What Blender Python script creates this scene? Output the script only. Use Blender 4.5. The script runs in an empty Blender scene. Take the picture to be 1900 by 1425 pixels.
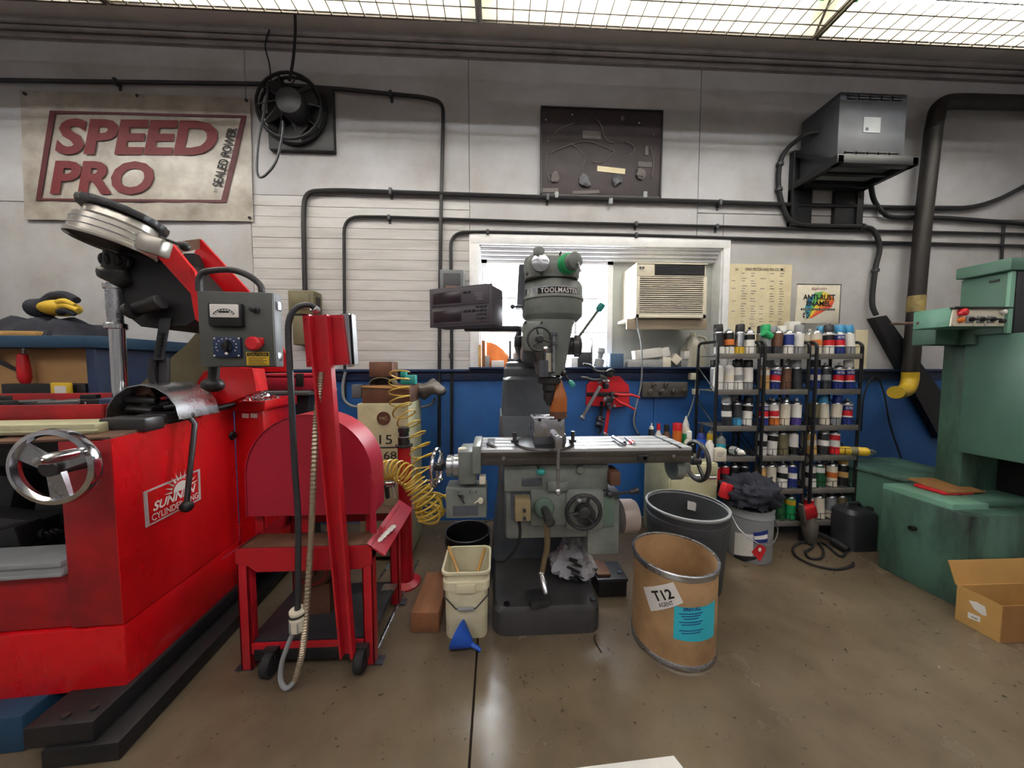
import bpy, bmesh, math, random
from mathutils import Vector as V, Matrix as M, Euler, noise
R = math.radians
sc = bpy.context.scene
COL = sc.collection
rnd = random.Random(11)

# ---------------------------------------------------------------- camera, world, lights, exposure
FPX = 600.0                       # focal length in pixels of the 1900 x 1425 frame
CAMZ = 1.40
cam_d = bpy.data.cameras.new('camera')
cam_d.sensor_width = 36.0
cam_d.lens = 36.0 * FPX / 1900.0
cam_d.clip_start = 0.05
cam = bpy.data.objects.new('camera', cam_d)
cam.location = (0, 0, CAMZ)
cam.rotation_euler = (R(90 - 3.1), R(0.0), R(-2.7))
COL.objects.link(cam)
sc.camera = cam
CROT = Euler(cam.rotation_euler).to_matrix()
CPOS = V((0, 0, CAMZ))

vs = sc.view_settings
vs.view_transform = 'Standard'
vs.look = 'None'
vs.exposure = 0.22
vs.gamma = 1.0
vs.use_curve_mapping = False

world = bpy.data.worlds.new('overcast_sky')
sc.world = world
world.use_nodes = True
wn = world.node_tree
wn.nodes['Background'].inputs['Color'].default_value = (0.93, 0.97, 1.0, 1)
wn.nodes['Background'].inputs['Strength'].default_value = 34.0

def area(name, loc, rot, sx, sy, power, col=(1, 1, 1)):
    d = bpy.data.lights.new(name, 'AREA')
    d.shape = 'RECTANGLE'; d.size = sx; d.size_y = sy
    d.energy = power; d.color = col
    o = bpy.data.objects.new(name, d)
    o.location = loc; o.rotation_euler = rot
    COL.objects.link(o)
    return o
WARM = (1.0, 0.99, 0.98)
# unseen fill lamps behind the photographer, where more tube rows are assumed
for i, x in enumerate((-3.3, -1.0, 1.3, 3.3)):
    area('unseen_fill_light', (x, -1.3, 3.55), (0, 0, 0), 2.0, 0.35, 9, WARM)
    area('unseen_fill_light', (x, -1.3, 3.62), (math.pi, 0, 0), 2.0, 0.2, 55, WARM)      # added uplight, fills the upper wall by ceiling bounce
    area('unseen_fill_light', (x, -3.6, 3.55), (0, 0, 0), 2.0, 0.35, 9, WARM)

# ---------------------------------------------------------------- helpers
WM = {}
def srgb(h):
    c = [int(h[i:i + 2], 16) / 255 for i in (0, 2, 4)]
    return tuple((x / 12.92 if x <= .04045 else ((x + .055) / 1.055) ** 2.4) for x in c)

def mat(name, h, rough=.5, metal=0., var=.35, scale=9., bump=0., dark=None, stretch=None, emit=None, alpha=None):
    m = bpy.data.materials.new(name); m.use_nodes = True
    nt = m.node_tree; bs = nt.nodes['Principled BSDF']
    c = srgb(h); d = srgb(dark) if dark else tuple(x * .45 for x in c)
    bs.inputs['Roughness'].default_value = rough
    bs.inputs['Metallic'].default_value = metal
    if emit:
        bs.inputs['Emission Color'].default_value = (*c, 1); bs.inputs['Emission Strength'].default_value = emit
    tc = nt.nodes.new('ShaderNodeTexCoord')
    no = nt.nodes.new('ShaderNodeTexNoise'); no.inputs['Scale'].default_value = scale; no.inputs['Detail'].default_value = 7
    no.inputs['Roughness'].default_value = .65
    src = tc.outputs['Object']
    if stretch:
        mp = nt.nodes.new('ShaderNodeMapping'); mp.inputs['Scale'].default_value = stretch
        nt.links.new(src, mp.inputs[0]); src = mp.outputs[0]
    nt.links.new(src, no.inputs['Vector'])
    rp = nt.nodes.new('ShaderNodeValToRGB')
    rp.color_ramp.elements[0].position = .38; rp.color_ramp.elements[1].position = .72
    rp.color_ramp.elements[0].color = (*c, 1)
    rp.color_ramp.elements[1].color = (*[c[i] + (d[i] - c[i]) * var for i in range(3)], 1)
    nt.links.new(no.outputs['Fac'], rp.inputs[0]); nt.links.new(rp.outputs[0], bs.inputs['Base Color'])
    mr = nt.nodes.new('ShaderNodeMapRange')
    mr.inputs['To Min'].default_value = max(.03, rough - .1); mr.inputs['To Max'].default_value = min(1, rough + .15)
    nt.links.new(no.outputs['Fac'], mr.inputs[0]); nt.links.new(mr.outputs[0], bs.inputs['Roughness'])
    if bump:
        bp = nt.nodes.new('ShaderNodeBump'); bp.inputs['Strength'].default_value = bump; bp.inputs['Distance'].default_value = .004
        n2 = nt.nodes.new('ShaderNodeTexNoise'); n2.inputs['Scale'].default_value = scale * 9; n2.inputs['Detail'].default_value = 4
        nt.links.new(src, n2.inputs['Vector'])
        nt.links.new(n2.outputs['Fac'], bp.inputs['Height']); nt.links.new(bp.outputs[0], bs.inputs['Normal'])
    return m

def ray(u, v):
    return CROT @ V(((u - 950) / FPX, -(v - 712.5) / FPX, -1))

def hit(u, v, fr=None, x=None, y=None, z=None):
    """the world (or frame-local) point seen at pixel u,v on the plane x=, y= or z="""
    o, d = CPOS, ray(u, v)
    if fr is not None:
        inv = fr.inverted(); o = inv @ o; d = inv.to_3x3() @ d
    ax, val = (0, x) if x is not None else (1, y) if y is not None else (2, z)
    return o + d * ((val - o[ax]) / d[ax])

def rect(u0, v0, u1, v1, y, fr=None):
    um, vm = (u0 + u1) / 2, (v0 + v1) / 2
    return (hit(u0, vm, fr, y=y).x, hit(u1, vm, fr, y=y).x, hit(um, v1, fr, y=y).z, hit(um, v0, fr, y=y).z)

def spline(pts, k=6, closed=False):
    pts = [V(p) for p in pts]; n = len(pts); out = []
    rng = range(n if closed else n - 1)
    g = (lambda i: pts[i % n]) if closed else (lambda i: pts[max(0, min(n - 1, i))])
    for i in rng:
        a, b, c, d = g(i - 1), g(i), g(i + 1), g(i + 2)
        for j in range(k):
            t = j / k
            out.append(.5 * ((2 * b) + (c - a) * t + (2 * a - 5 * b + 4 * c - d) * t * t + (3 * b - a - 3 * c + d) * t ** 3))
    if not closed: out.append(pts[-1])
    return out

def fillet(pts, rad, k=6):
    pts = [V(p) for p in pts]; out = [pts[0]]
    for i in range(1, len(pts) - 1):
        p, a, b = pts[i], pts[i - 1], pts[i + 1]
        da, db = (a - p), (b - p)
        r = min(rad, da.length * .49, db.length * .49)
        s, e = p + da.normalized() * r, p + db.normalized() * r
        for j in range(k + 1):
            t = j / k
            out.append(s * (1 - t) ** 2 + p * 2 * t * (1 - t) + e * t * t)
    out.append(pts[-1])
    return out

class B:
    def __init__(self, T=None):
        self.bm = bmesh.new(); self.T = T or M.Identity(4)
    def _v(self, p): return self.bm.verts.new(self.T @ V(p))
    def box(self, a, b, bev=0., seg=2):
        a, b = V(a), V(b)
        lo = V([min(a[i], b[i]) for i in range(3)]); hi = V([max(a[i], b[i]) for i in range(3)])
        vs_ = [self._v((x, y, z)) for x in (lo.x, hi.x) for y in (lo.y, hi.y) for z in (lo.z, hi.z)]
        fs = [(0, 1, 3, 2), (4, 6, 7, 5), (0, 4, 5, 1), (2, 3, 7, 6), (0, 2, 6, 4), (1, 5, 7, 3)]
        f = [self.bm.faces.new([vs_[i] for i in q]) for q in fs]
        if bev:
            bev = min(bev, .45 * min(hi - lo))
            ed = list({e for q in f for e in q.edges})
            bmesh.ops.bevel(self.bm, geom=ed, offset=bev, segments=seg, profile=.5, affect='EDGES')
        return self
    def obox(self, c, size, rot=None, bev=0.):
        T0 = self.T
        self.T = T0 @ M.Translation(V(c)) @ (rot.to_4x4() if rot is not None else M.Identity(4))
        s = V(size) / 2
        self.box(-s, s, bev); self.T = T0
        return self
    def ring(self, c, ux, uy, r, n):
        return [self._v(c + ux * (r * math.cos(2 * math.pi * i / n)) + uy * (r * math.sin(2 * math.pi * i / n))) for i in range(n)]
    def skin(self, rings, cap0=True, cap1=True, closed=False):
        n = len(rings[0]); m = len(rings)
        for k in range(m if closed else m - 1):
            a, b = rings[k], rings[(k + 1) % m]
            for i in range(n):
                self.bm.faces.new((a[i], a[(i + 1) % n], b[(i + 1) % n], b[i]))
        if not closed:
            if cap0: self.bm.faces.new(list(reversed(rings[0])))
            if cap1: self.bm.faces.new(rings[-1])
    def lathe(self, prof, o=(0, 0, 0), ax=(0, 0, 1), n=24, cap0=True, cap1=True):
        o, ax = V(o), V(ax).normalized()
        h = V((1, 0, 0)) if abs(ax.x) < .8 else V((0, 1, 0))
        ux = (h - ax * h.dot(ax)).normalized(); uy = ax.cross(ux)
        self.skin([self.ring(o + ax * z, ux, uy, max(r, .0002), n) for r, z in prof], cap0, cap1)
        return self
    def cyl(self, p0, p1, r0, r1=None, n=16, bev=0.):
        p0, p1 = V(p0), V(p1); L = (p1 - p0).length; r1 = r0 if r1 is None else r1
        if bev:
            pr = [(r0 - bev, 0), (r0, bev), (r1, L - bev), (r1 - bev, L)]
        else: pr = [(r0, 0), (r1, L)]
        return self.lathe(pr, p0, p1 - p0, n)
    def tube(self, pts, r, n=8, closed=False, rf=None):
        pts = [V(p) for p in pts]; m = len(pts); rings = []; prev = None
        for i, p in enumerate(pts):
            if closed: t = pts[(i + 1) % m] - pts[i - 1]
            else: t = pts[min(i + 1, m - 1)] - pts[max(i - 1, 0)]
            t.normalize()
            if prev is None:
                h = V((0, 0, 1)) if abs(t.z) < .9 else V((1, 0, 0))
                ux = (h - t * h.dot(t)).normalized()
            else:
                ux = prev - t * prev.dot(t)
                ux = ux.normalized() if ux.length > 1e-6 else V((1, 0, 0))
            prev = ux
            rings.append(self.ring(p, ux, t.cross(ux), rf(i / max(1, m - 1)) if rf else r, n))
        self.skin(rings, closed=closed)
        return self
    def torus(self, c, ax, R_, r, n=32, k=8, arc=None, sq=1.):
        ax = V(ax).normalized(); h = V((0, 0, 1)) if abs(ax.z) < .8 else V((1, 0, 0))
        ux = (h - ax * h.dot(ax)).normalized(); uy = ax.cross(ux); c = V(c)
        return self.tube([c + ux * R_ * math.cos(2 * math.pi * i / n) + uy * R_ * math.sin(2 * math.pi * i / n) for i in range(n)], r, k, True)
    def prism(self, pts, vec):
        vec = V(vec); a = [self._v(p) for p in pts]; b = [self._v(V(p) + vec) for p in pts]; n = len(a)
        self.bm.faces.new(a); self.bm.faces.new(list(reversed(b)))
        for i in range(n): self.bm.faces.new((a[i], b[i], b[(i + 1) % n], a[(i + 1) % n]))
        return self
    def hexa(self, q0, q1):
        """two quads joined into a solid"""
        a = [self._v(p) for p in q0]; b = [self._v(p) for p in q1]; n = len(a)
        self.bm.faces.new(a); self.bm.faces.new(list(reversed(b)))
        for i in range(n): self.bm.faces.new((a[i], b[i], b[(i + 1) % n], a[(i + 1) % n]))
        return self
    def sph(self, c, r, s=(1, 1, 1), n=14):
        T = self.T @ M.Translation(V(c)) @ M.Diagonal((*s, 1))
        bmesh.ops.create_uvsphere(self.bm, u_segments=n, v_segments=max(6, n // 2 + 1), radius=r, matrix=T)
        return self
    def sheet(self, grid, th, closed=False):
        """grid[i][j] of points -> thin solid"""
        f = lambda off: [[self._v(p + off) for p in row] for row in grid]
        a = f(V((0, 0, 0))); b = f(V(th)); m, n = len(a), len(a[0])
        for i in range(m - 1):
            for j in range(n - 1):
                self.bm.faces.new((a[i][j], a[i][j + 1], a[i + 1][j + 1], a[i + 1][j]))
                self.bm.faces.new((b[i][j], b[i + 1][j], b[i + 1][j + 1], b[i][j + 1]))
        bd = [(i, 0) for i in range(m)] + [(m - 1, j) for j in range(1, n)] + [(i, n - 1) for i in range(m - 2, -1, -1)] + [(0, j) for j in range(n - 2, 0, -1)]
        for k in range(len(bd)):
            p, q = bd[k], bd[(k + 1) % len(bd)]
            self.bm.faces.new((a[p[0]][p[1]], a[q[0]][q[1]], b[q[0]][q[1]], b[p[0]][p[1]]))
        return self
    def build(self, name, m, parent=None, local=False, sharp=35, label=None, kind=None):
        if parent is not None:
            W = WM[parent.name]
            if not local: bmesh.ops.transform(self.bm, matrix=W.inverted(), verts=self.bm.verts)
        elif local is False:
            xs = [v.co for v in self.bm.verts]
            lo = V([min(p[i] for p in xs) for i in range(3)]); hi = V([max(p[i] for p in xs) for i in range(3)])
            base = V(((lo.x + hi.x) / 2, (lo.y + hi.y) / 2, lo.z))
            W = M.Translation(base)
            bmesh.ops.translate(self.bm, vec=-base, verts=self.bm.verts)
        else: W = M.Identity(4)
        bmesh.ops.recalc_face_normals(self.bm, faces=self.bm.faces)
        me = bpy.data.meshes.new(name); self.bm.to_mesh(me); self.bm.free()
        me.materials.append(m)
        if sharp:
            me.shade_smooth(); me.set_sharp_from_angle(angle=R(sharp))
        o = bpy.data.objects.new(name, me); COL.objects.link(o)
        if parent is not None: o.parent = parent
        else: o.matrix_world = W
        WM[o.name] = W
        if label: o['label'] = label
        if kind: o['kind'] = kind
        return o

def tag(o, label, cat, group=None):
    o['label'] = label; o['category'] = cat
    if group: o['group'] = group
    return o
def thing(name, label, cat, loc=(0, 0, 0), rz=0., group=None, rot=None):
    o = bpy.data.objects.new(name, None); o.empty_display_size = .05
    COL.objects.link(o); o.location = loc
    e = Euler(rot) if rot else Euler((0, 0, rz)); o.rotation_euler = e
    WM[o.name] = M.Translation(V(loc)) @ e.to_matrix().to_4x4()
    return tag(o, label, cat, group)
def dup(o, parent=None):
    c = o.copy(); COL.objects.link(c)
    if parent is not None: c.parent = parent
    for ch in list(o.children): dup(ch, c)
    return c
def struct(o): o['kind'] = 'structure'; return o

_tx = {}
def text_bm(s, shear=0., bold=0., space=1.):
    k = (s, shear, bold, space)
    if k not in _tx:
        cu = bpy.data.curves.new('t', 'FONT'); cu.body = s; cu.size = 1; cu.shear = shear; cu.offset = bold
        cu.space_character = space; cu.resolution_u = 3; cu.fill_mode = 'FRONT'
        o = bpy.data.objects.new('t', cu); COL.objects.link(o)
        me = bpy.data.meshes.new_from_object(o)
        bpy.data.objects.remove(o)
        _tx[k] = ([v.co.copy() for v in me.vertices], [list(p.vertices) for p in me.polygons])
    return _tx[k]
def text(s, name, m, parent, c, xd, zd, w, h, shear=0., bold=0., bend=None, space=1., lift=.0008, local=False, label=None):
    """flat lettering fitted into a w x h box centred at c; bend=(axis_point, radius) wraps it round a vertical cylinder"""
    vs_, fs = text_bm(s, shear, bold, space)
    xs = [p.x for p in vs_]; ys = [p.y for p in vs_]
    x0, x1, y0, y1 = min(xs), max(xs), min(ys), max(ys)
    xd, zd, c = V(xd).normalized(), V(zd).normalized(), V(c); nn = xd.cross(zd)
    b = B()
    out = []
    for p in vs_:
        X = ((p.x - x0) / (x1 - x0) - .5) * w; Z = ((p.y - y0) / (y1 - y0) - .5) * h
        out.append(b._v(c + xd * X + zd * Z + nn * lift))
    if bend:
        o_, rr = V(bend[0]), bend[1] + lift
        a0 = math.atan2(c.y - o_.y, c.x - o_.x)
        for v in out:
            s_ = (v.co - c).dot(V(bend[2]) if len(bend) > 2 else xd)
            a = a0 + s_ / rr
            v.co = V((o_.x + rr * math.cos(a), o_.y + rr * math.sin(a), v.co.z))
    for f in fs:
        try: b.bm.faces.new([out[i] for i in f])
        except ValueError: pass
    return b.build(name, m, parent, local=local, sharp=0, label=label)

# ---------------------------------------------------------------- materials
m_wall = mat('white_wall_paint', 'B0B0B4', .75, 0, .65, 2.0, .15, dark='8E8880')
m_plank = mat('white_plank_paint', 'BEBDBE', .7, 0, .6, 3., .35, dark='8F8A84', stretch=(.6, 1, 6))
m_blue = mat('blue_wainscot_paint', '2B62A6', .45, 0, .45, 3., .12, dark='1C4270')
m_bluedk = mat('dark_blue_trim', '1C2F52', .45, 0, .5, 6, .2)
m_ceil = mat('ceiling_board', 'CDC6C2', .85, 0, .4, 2.)
m_trim = mat('grimy_trim', '8C8585', .7, 0, .6, 5, .2)
m_conduit = mat('dark_conduit', '2B2A2C', .45, .3, .5, 12)
m_white = mat('white_paint', 'D9D8D4', .4, 0, .25, 6)
m_wintrim = mat('window_frame_white', 'EEEFF1', .45, 0, .3, 7)
m_refl = mat('lamp_reflector', 'DED5B6', .45, 0, .25, 4, dark='BC9A60')
m_wire = mat('guard_wire', '3C342B', .5, .4, .3, 20)
m_black = mat('black_paint', '17171A', .45, 0, .3, 10)
m_blackr = mat('black_rubber', '1B1B1E', .7, 0, .3, 10)
m_dkgrey = mat('dark_grey_metal', '3A3B40', .4, .3, .5, 8, .1)
m_steel = mat('bright_steel', 'B9BBC0', .25, .95, .4, 12)
m_chrome = mat('chrome', 'D5D7DB', .12, 1., .2, 10)
m_iron = mat('oily_iron', '4A4A4C', .38, .7, .6, 9, .1)
m_grey = mat('grey_box_paint', '5F6468', .5, 0, .5, 6, .1)
m_mill = mat('mill_green_grey_paint', '7A807B', .36, 0, .6, 6, .12, dark='3A4042')
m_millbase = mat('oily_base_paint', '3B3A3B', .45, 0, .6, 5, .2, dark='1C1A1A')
m_milldk = mat('mill_dark_grey_paint', '565C64', .4, 0, .6, 5, .15, dark='1E2024')
m_red = mat('machine_red_enamel', 'CE1018', .26, 0, .45, 3.2, .05, dark='7A0A10', stretch=(1, 1, .35))
m_reddk = mat('dirty_red_enamel', 'A8151D', .4, 0, .75, 4., .1, dark='4A1A1E')
m_redcart = mat('cart_red_paint', 'B81A26', .33, 0, .5, 5., .06, dark='6C1620')
m_hood = mat('hood_pinkish_red', 'A81E34', .35, 0, .3, 3., .04, dark='7C1828')
m_green = mat('machine_green_paint', '507465', .38, 0, .4, 3., .06, dark='37544A')
m_greendk = mat('stained_green_paint', '4C6E60', .42, 0, 1.0, 5., .1, dark='141A16', stretch=(1, 1, .3))
m_greenlt = mat('pale_green_paint', '7DAE98', .4, 0, .3, 4)
m_card = mat('cardboard', 'B48A4E', .85, 0, .3, 4, .1)
m_carddk = mat('cardboard_brown', '95693A', .85, 0, .4, 4, .1)
m_drum = mat('fibre_drum_board', 'B08E66', .6, 0, .7, 3.4, .08, dark='5A3A1C')
m_wood = mat('timber', '8A5A3A', .75, 0, .6, 6, .3, dark='3C2618', stretch=(1, .15, 1))
m_woodlt = mat('pale_wood', 'C49A5C', .7, 0, .5, 6, .2, stretch=(.2, 1, 1))
m_plastw = mat('white_bucket_plastic', 'D8D2B4', .45, 0, .5, 5, .05, dark='8E8058')
m_cream = mat('cream_plastic', 'DAD3C0', .45, 0, .3, 6)
m_beige = mat('beige_metal', 'B9B795', .5, 0, .45, 6, .05, dark='6E6A50')
m_olive = mat('olive_box_metal', '6D664B', .5, 0, .45, 8, .05)
m_paper = mat('paper_white', 'DDDBD6', .8, 0, .2, 8)
m_poster = mat('aged_poster_paper', 'DBD0B0', .8, 0, .4, 5, dark='A08A58')
m_ink = mat('printed_ink', '1C1A1A', .7, 0, .1, 8)
m_inkred = mat('print_red', '640F1A', .55, 0, .25, 4)
m_dkred = mat('print_dark_red', '4C0D18', .55, 0, .25, 4)
m_vinyl = mat('dirty_vinyl', 'A9A29A', .33, 0, .75, 3.5, .1, dark='5E5449')
m_cyan = mat('cyan_label', '2FB4C8', .6, 0, .2, 8)
m_bluepl = mat('blue_plastic', '1C4FB0', .35, 0, .2, 6)
m_yellow = mat('yellow_plastic', 'D2AE2C', .45, 0, .35, 8)
m_hosey = mat('yellow_air_hose', 'B89B3E', .35, 0, .3, 12)
m_cloth = mat('dark_cloth', '262834', .95, 0, .4, 12, .5)
m_orange = mat('orange_plastic', 'D0702A', .45, 0, .4, 6)
m_amber = mat('brown_bottle_plastic', 'A8602E', .3, 0, .35, 5)
m_greenpl = mat('green_plastic', '1FA060', .4, 0, .2, 8)
m_teal = mat('teal_plastic', '2A8F88', .4, 0, .3, 8)
m_redpl = mat('red_plastic', 'C8202A', .35, 0, .2, 8)
m_greypl = mat('grey_plastic', '8C8F92', .5, 0, .3, 8)
m_brownbox = mat('brown_dro_plastic', '4A444C', .5, 0, .25, 9)
m_screen = mat('dark_red_screen', '2A1A22', .2, 0, .1, 5)
m_tan = mat('tan_pegboard', 'B98F5E', .7, 0, .3, 5)
m_bluebench = mat('blue_bench_paint', '1E4360', .5, 0, .5, 6)
m_rust = mat('rusty_brown', '6B4A38', .55, .2, .6, 7, .2, dark='2E1E18')
m_navy = mat('navy_label', '1B2F7A', .45, 0, .1, 8)
m_trafo = mat('transformer_grey', '3F4147', .5, 0, .4, 6, .1)
m_greywood = mat('grey_weathered_wood', 'A2937E', .75, 0, .5, 6, .2, stretch=(.2, 1, 1))
m_dirt_shade = mat('grease_and_shade_black', '141416', .5, .2, .3, 10, .2)  # real grease on parts; also paints shade in the hone opening and lid gap

def crumple(b, c, amp, sc_, seed=0.):
    """fold a mesh like rag: ridged noise along the outward direction"""
    for v in b.bm.verts:
        d = v.co - c
        p = v.co * sc_ + V((seed, seed * .7, -seed))
        n1 = abs(noise.noise(p)) + .5 * abs(noise.noise(p * 2.1)) + .3 * noise.noise(p * 4.3)
        v.co += d.normalized() * amp * (.55 - n1 * 1.6)
# ---------------------------------------------------------------- setting
D = 2.85                                   # back wall
CZ = 4.12                                  # ceiling
XL, XR, YB = -4.6, 4.9, -5.2
wx0, wx1, wz0, wz1 = rect(890, 458, 1337, 690, D)
RAIL = 1.365
# floor slabs with open joints
m_floor = bpy.data.materials.new('worn_concrete'); m_floor.use_nodes = True
nt = m_floor.node_tree; bs = nt.nodes['Principled BSDF']
tc = nt.nodes.new('ShaderNodeTexCoord')
def nz(scale, det=6, rough=.6):
    n = nt.nodes.new('ShaderNodeTexNoise'); n.inputs['Scale'].default_value = scale; n.inputs['Detail'].default_value = det
    n.inputs['Roughness'].default_value = rough; nt.links.new(tc.outputs['Object'], n.inputs['Vector']); return n
def ramp(fac, c0, c1, p0=.35, p1=.7):
    r = nt.nodes.new('ShaderNodeValToRGB'); r.color_ramp.elements[0].position = p0; r.color_ramp.elements[1].position = p1
    r.color_ramp.elements[0].color = (*c0, 1); r.color_ramp.elements[1].color = (*c1, 1); nt.links.new(fac, r.inputs[0]); return r
def mixc(f, a, b, mode='MIX'):
    x = nt.nodes.new('ShaderNodeMix'); x.data_type = 'RGBA'; x.blend_type = mode
    if isinstance(f, float): x.inputs[0].default_value = f
    else: nt.links.new(f, x.inputs[0])
    nt.links.new(a, x.inputs[6]); nt.links.new(b, x.inputs[7]); return x.outputs[2]
a1 = ramp(nz(1.3).outputs['Fac'], srgb('6A5E4C'), srgb('4B4033'))
a2 = ramp(nz(3.7).outputs['Fac'], srgb('746857'), srgb('574B3D'))
c1 = mixc(.5, a1.outputs[0], a2.outputs[0])
sp = ramp(nz(38, 3).outputs['Fac'], (0, 0, 0), (1, 1, 1), .66, .74)
dk = ramp(nz(3.7).outputs['Fac'], srgb('33291E'), srgb('3A2F24'))
c2 = mixc(sp.outputs[0], c1, dk.outputs[0])
nt.links.new(c2, bs.inputs['Base Color'])
rr = ramp(nz(2.2).outputs['Fac'], (.13, .13, .13), (.30, .30, .30))
nt.links.new(rr.outputs[0], bs.inputs['Roughness'])
bp = nt.nodes.new('ShaderNodeBump'); bp.inputs['Strength'].default_value = .04; bp.inputs['Distance'].default_value = .006
nt.links.new(nz(26, 5).outputs['Fac'], bp.inputs['Height']); nt.links.new(bp.outputs[0], bs.inputs['Normal'])
m_joint = mat('floor_joint_dirt', '2E241A', .9, 0, .4, 20, .4)
floor = struct(B().box((XL, YB, -.12), (XR, D + .24, -.015)).build('floor', m_joint))
xs = [XL, hit(872, 1400, z=0).x, XR]
for i in range(2):
    for (ya, yb) in ((YB, .25), (.258, D + .24)):
        B().box((xs[i] + (.005 if i else 0), ya, -.016), (xs[i + 1] - (.005 if i < 1 else 0), yb, 0)).build('slab', m_floor, floor, sharp=0)
ceiling = struct(B().box((XL, YB, CZ), (XR, D + .25, CZ + .12)).build('ceiling', m_ceil))
struct(B().box((XL - .15, YB, 0), (XL, D + .24, CZ)).build('wall_left', m_wall))
struct(B().box((XR, YB, 0), (XR + .15, D + .24, CZ)).build('wall_right', m_wall))
struct(B().box((XL - .15, YB - .15, 0), (XR + .15, YB, CZ)).build('wall_front', m_wall))
b = B(); W0, W1 = D + .012, D + .24
for (x0, x1, z0, z1) in ((XL, wx0, 0, CZ), (wx1, XR, 0, CZ), (wx0, wx1, 0, wz0), (wx0, wx1, wz1, CZ)):
    b.box((x0, W0, z0), (x1, W1, z1))
wall = struct(b.build('wall_back', m_wall))
# painted sheets and planks, each on the wall
def panel(x0, x1, z0, z1, m, name='panel', th=.012, g=.003):
    return B().box((x0 + g, W0 - th, z0 + g), (x1 - g, W0 + .002, z1 - g), .002, 1).build(name, m, wall)
def wxz(u, v): p = hit(u, v, y=D); return p.x, p.z
pxa = wxz(470, 500)[0]; pxb = wxz(872, 500)[0]; pza = wxz(670, 366)[1]
pxc = wxz(1297, 300)[0]; pzc = wxz(1500, 400)[1]
panel(XL, pxa, RAIL, 2.72, m_wall); panel(XL, pxa, 2.72, CZ - .1, m_wall)
panel(pxa, pxb, pza, CZ - .1, m_wall); panel(pxb, pxc, wz1 + .0, CZ - .1, m_wall)
panel(pxb, wx0, RAIL, wz1, m_wall)
panel(pxc, XR, pzc, CZ - .1, m_wall); panel(wx1, XR, RAIL, pzc, m_wall); panel(pxc, wx1, wz1, pzc, m_wall)
npl = 17
for i in range(npl):
    h = (pza - RAIL) / npl
    panel(pxa, pxb, RAIL + i * h, RAIL + (i + 1) * h, m_plank, 'plank', .012 + rnd.uniform(-.0008, .0012), .0009)
bx = [XL, -3.4, -2.2, -1.0, .2, 1.42, 2.64, XR]
for i in range(7): panel(bx[i], bx[i + 1], .02, RAIL - .06, m_blue, 'wainscot_board', .012, .002)
tr = struct(B().box((XL, D - .05, RAIL - .012), (XR, W0, RAIL + .012), .004).box((XL, D - .022, RAIL - .085), (XR, W0, RAIL - .012), .004).build('trim_1', m_bluedk))
b = B()
for (dz, dy, r) in ((0, .028, .020), (-.048, .03, .016), (-.10, .022, .013)):
    b.cyl((XL, D - dy, CZ - .055 + dz), (XR, D - dy, CZ - .055 + dz), r, n=10)
b.box((XL, D - .012, CZ - .17), (XR, W0, CZ), .003)
struct(b.build('trim_2', m_trim))
# --- window: frame, two sashes with glazing bars, infill board for the cooler
win = struct(B().box((wx0 - .075, D - .022, wz1), (wx1 + .05, W0, wz1 + .085), .004).box((wx0 - .085, D - .02, RAIL + .012), (wx0, W0, wz1 + .085), .004).box((wx1, D - .02, RAIL + .012), (wx1 + .06, W0, wz1 + .085), .004)
             .box((wx0 - .0, D - .0, wz0 - .04), (wx1, W1, wz0), .003)
             .box((wx0, D, wz1 - .012), (wx1, W1, wz1)).box((wx0, D, wz0), (wx0 + .012, W1, wz1)).box((wx1 - .012, D, wz0), (wx1, W1, wz1)).build('window_1', m_wintrim))
sx0, sx1 = wx0 + .012, hit(1136, 560, y=D + .1).x
smid = hit(1012, 560, y=D + .1).x
b = B(); y0, y1 = D + .09, D + .15
zt = hit(1000, 478, y=y0).z
for z_ in range(3): b.box((sx0, D + .02 + .025 * z_, wz1 - .012 - .028 * (z_ + 1)), (wx1 - .012, y1, wz1 - .012 - .028 * z_), .003)
b.box((sx0, y0, wz0), (sx0 + .05, y1, zt)).box((sx1 - .05, y0, wz0), (sx1, y1, zt)).box((sx0, y0, zt - .055), (sx1, y1, zt)).box((sx0, y0, wz0), (sx1, y1, wz0 + .05)).box((smid - .03, y0, wz0), (smid + .03, y1, zt))
b.build('window_frame', m_wintrim, win)
for (xa, xb) in ((sx0 + .05, smid - .03), (smid + .03, sx1 - .05)):
    b = B(); xm = (xa + xb) / 2 + (.1 if xa < smid - .1 else -.02)
    b.box((xm - .011, y0 + .012, wz0 + .05), (xm + .011, y1 - .02, zt - .055))
    for k in (1, 2):
        z_ = wz0 + .05 + (zt - wz0 - .1) * k / 3
        b.box((xa, y0 + .014, z_ - .008), (xb, y1 - .022, z_ + .008))
    b.build('glazing_bar', m_wintrim, win)
m_glass = bpy.data.materials.new('window_glass'); m_glass.use_nodes = True
gt = m_glass.node_tree; gt.nodes.clear()
go = gt.nodes.new('ShaderNodeOutputMaterial'); gm = gt.nodes.new('ShaderNodeMixShader'); g1 = gt.nodes.new('ShaderNodeBsdfTransparent'); g2 = gt.nodes.new('ShaderNodeBsdfGlossy')
gf = gt.nodes.new('ShaderNodeFresnel'); g2.inputs['Roughness'].default_value = .03
gm.inputs[0].default_value = .05; gt.nodes.remove(gf); gt.links.new(g1.outputs[0], gm.inputs[1]); gt.links.new(g2.outputs[0], gm.inputs[2]); gt.links.new(gm.outputs[0], go.inputs[0])
for (xa, xb) in ((sx0 + .05, smid - .03), (smid + .03, sx1 - .05)):
    B().box((xa, y1 - .018, wz0 + .05), (xb, y1 - .012, zt - .055)).build('pane', m_glass, win)
m_infill = mat('grey_infill_board', 'AEB2AE', .7, 0, .4, 4)
B().box((sx1, y0 + .02, wz0), (wx1 - .012, y1, zt)).build('infill_board', m_infill, win)
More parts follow.
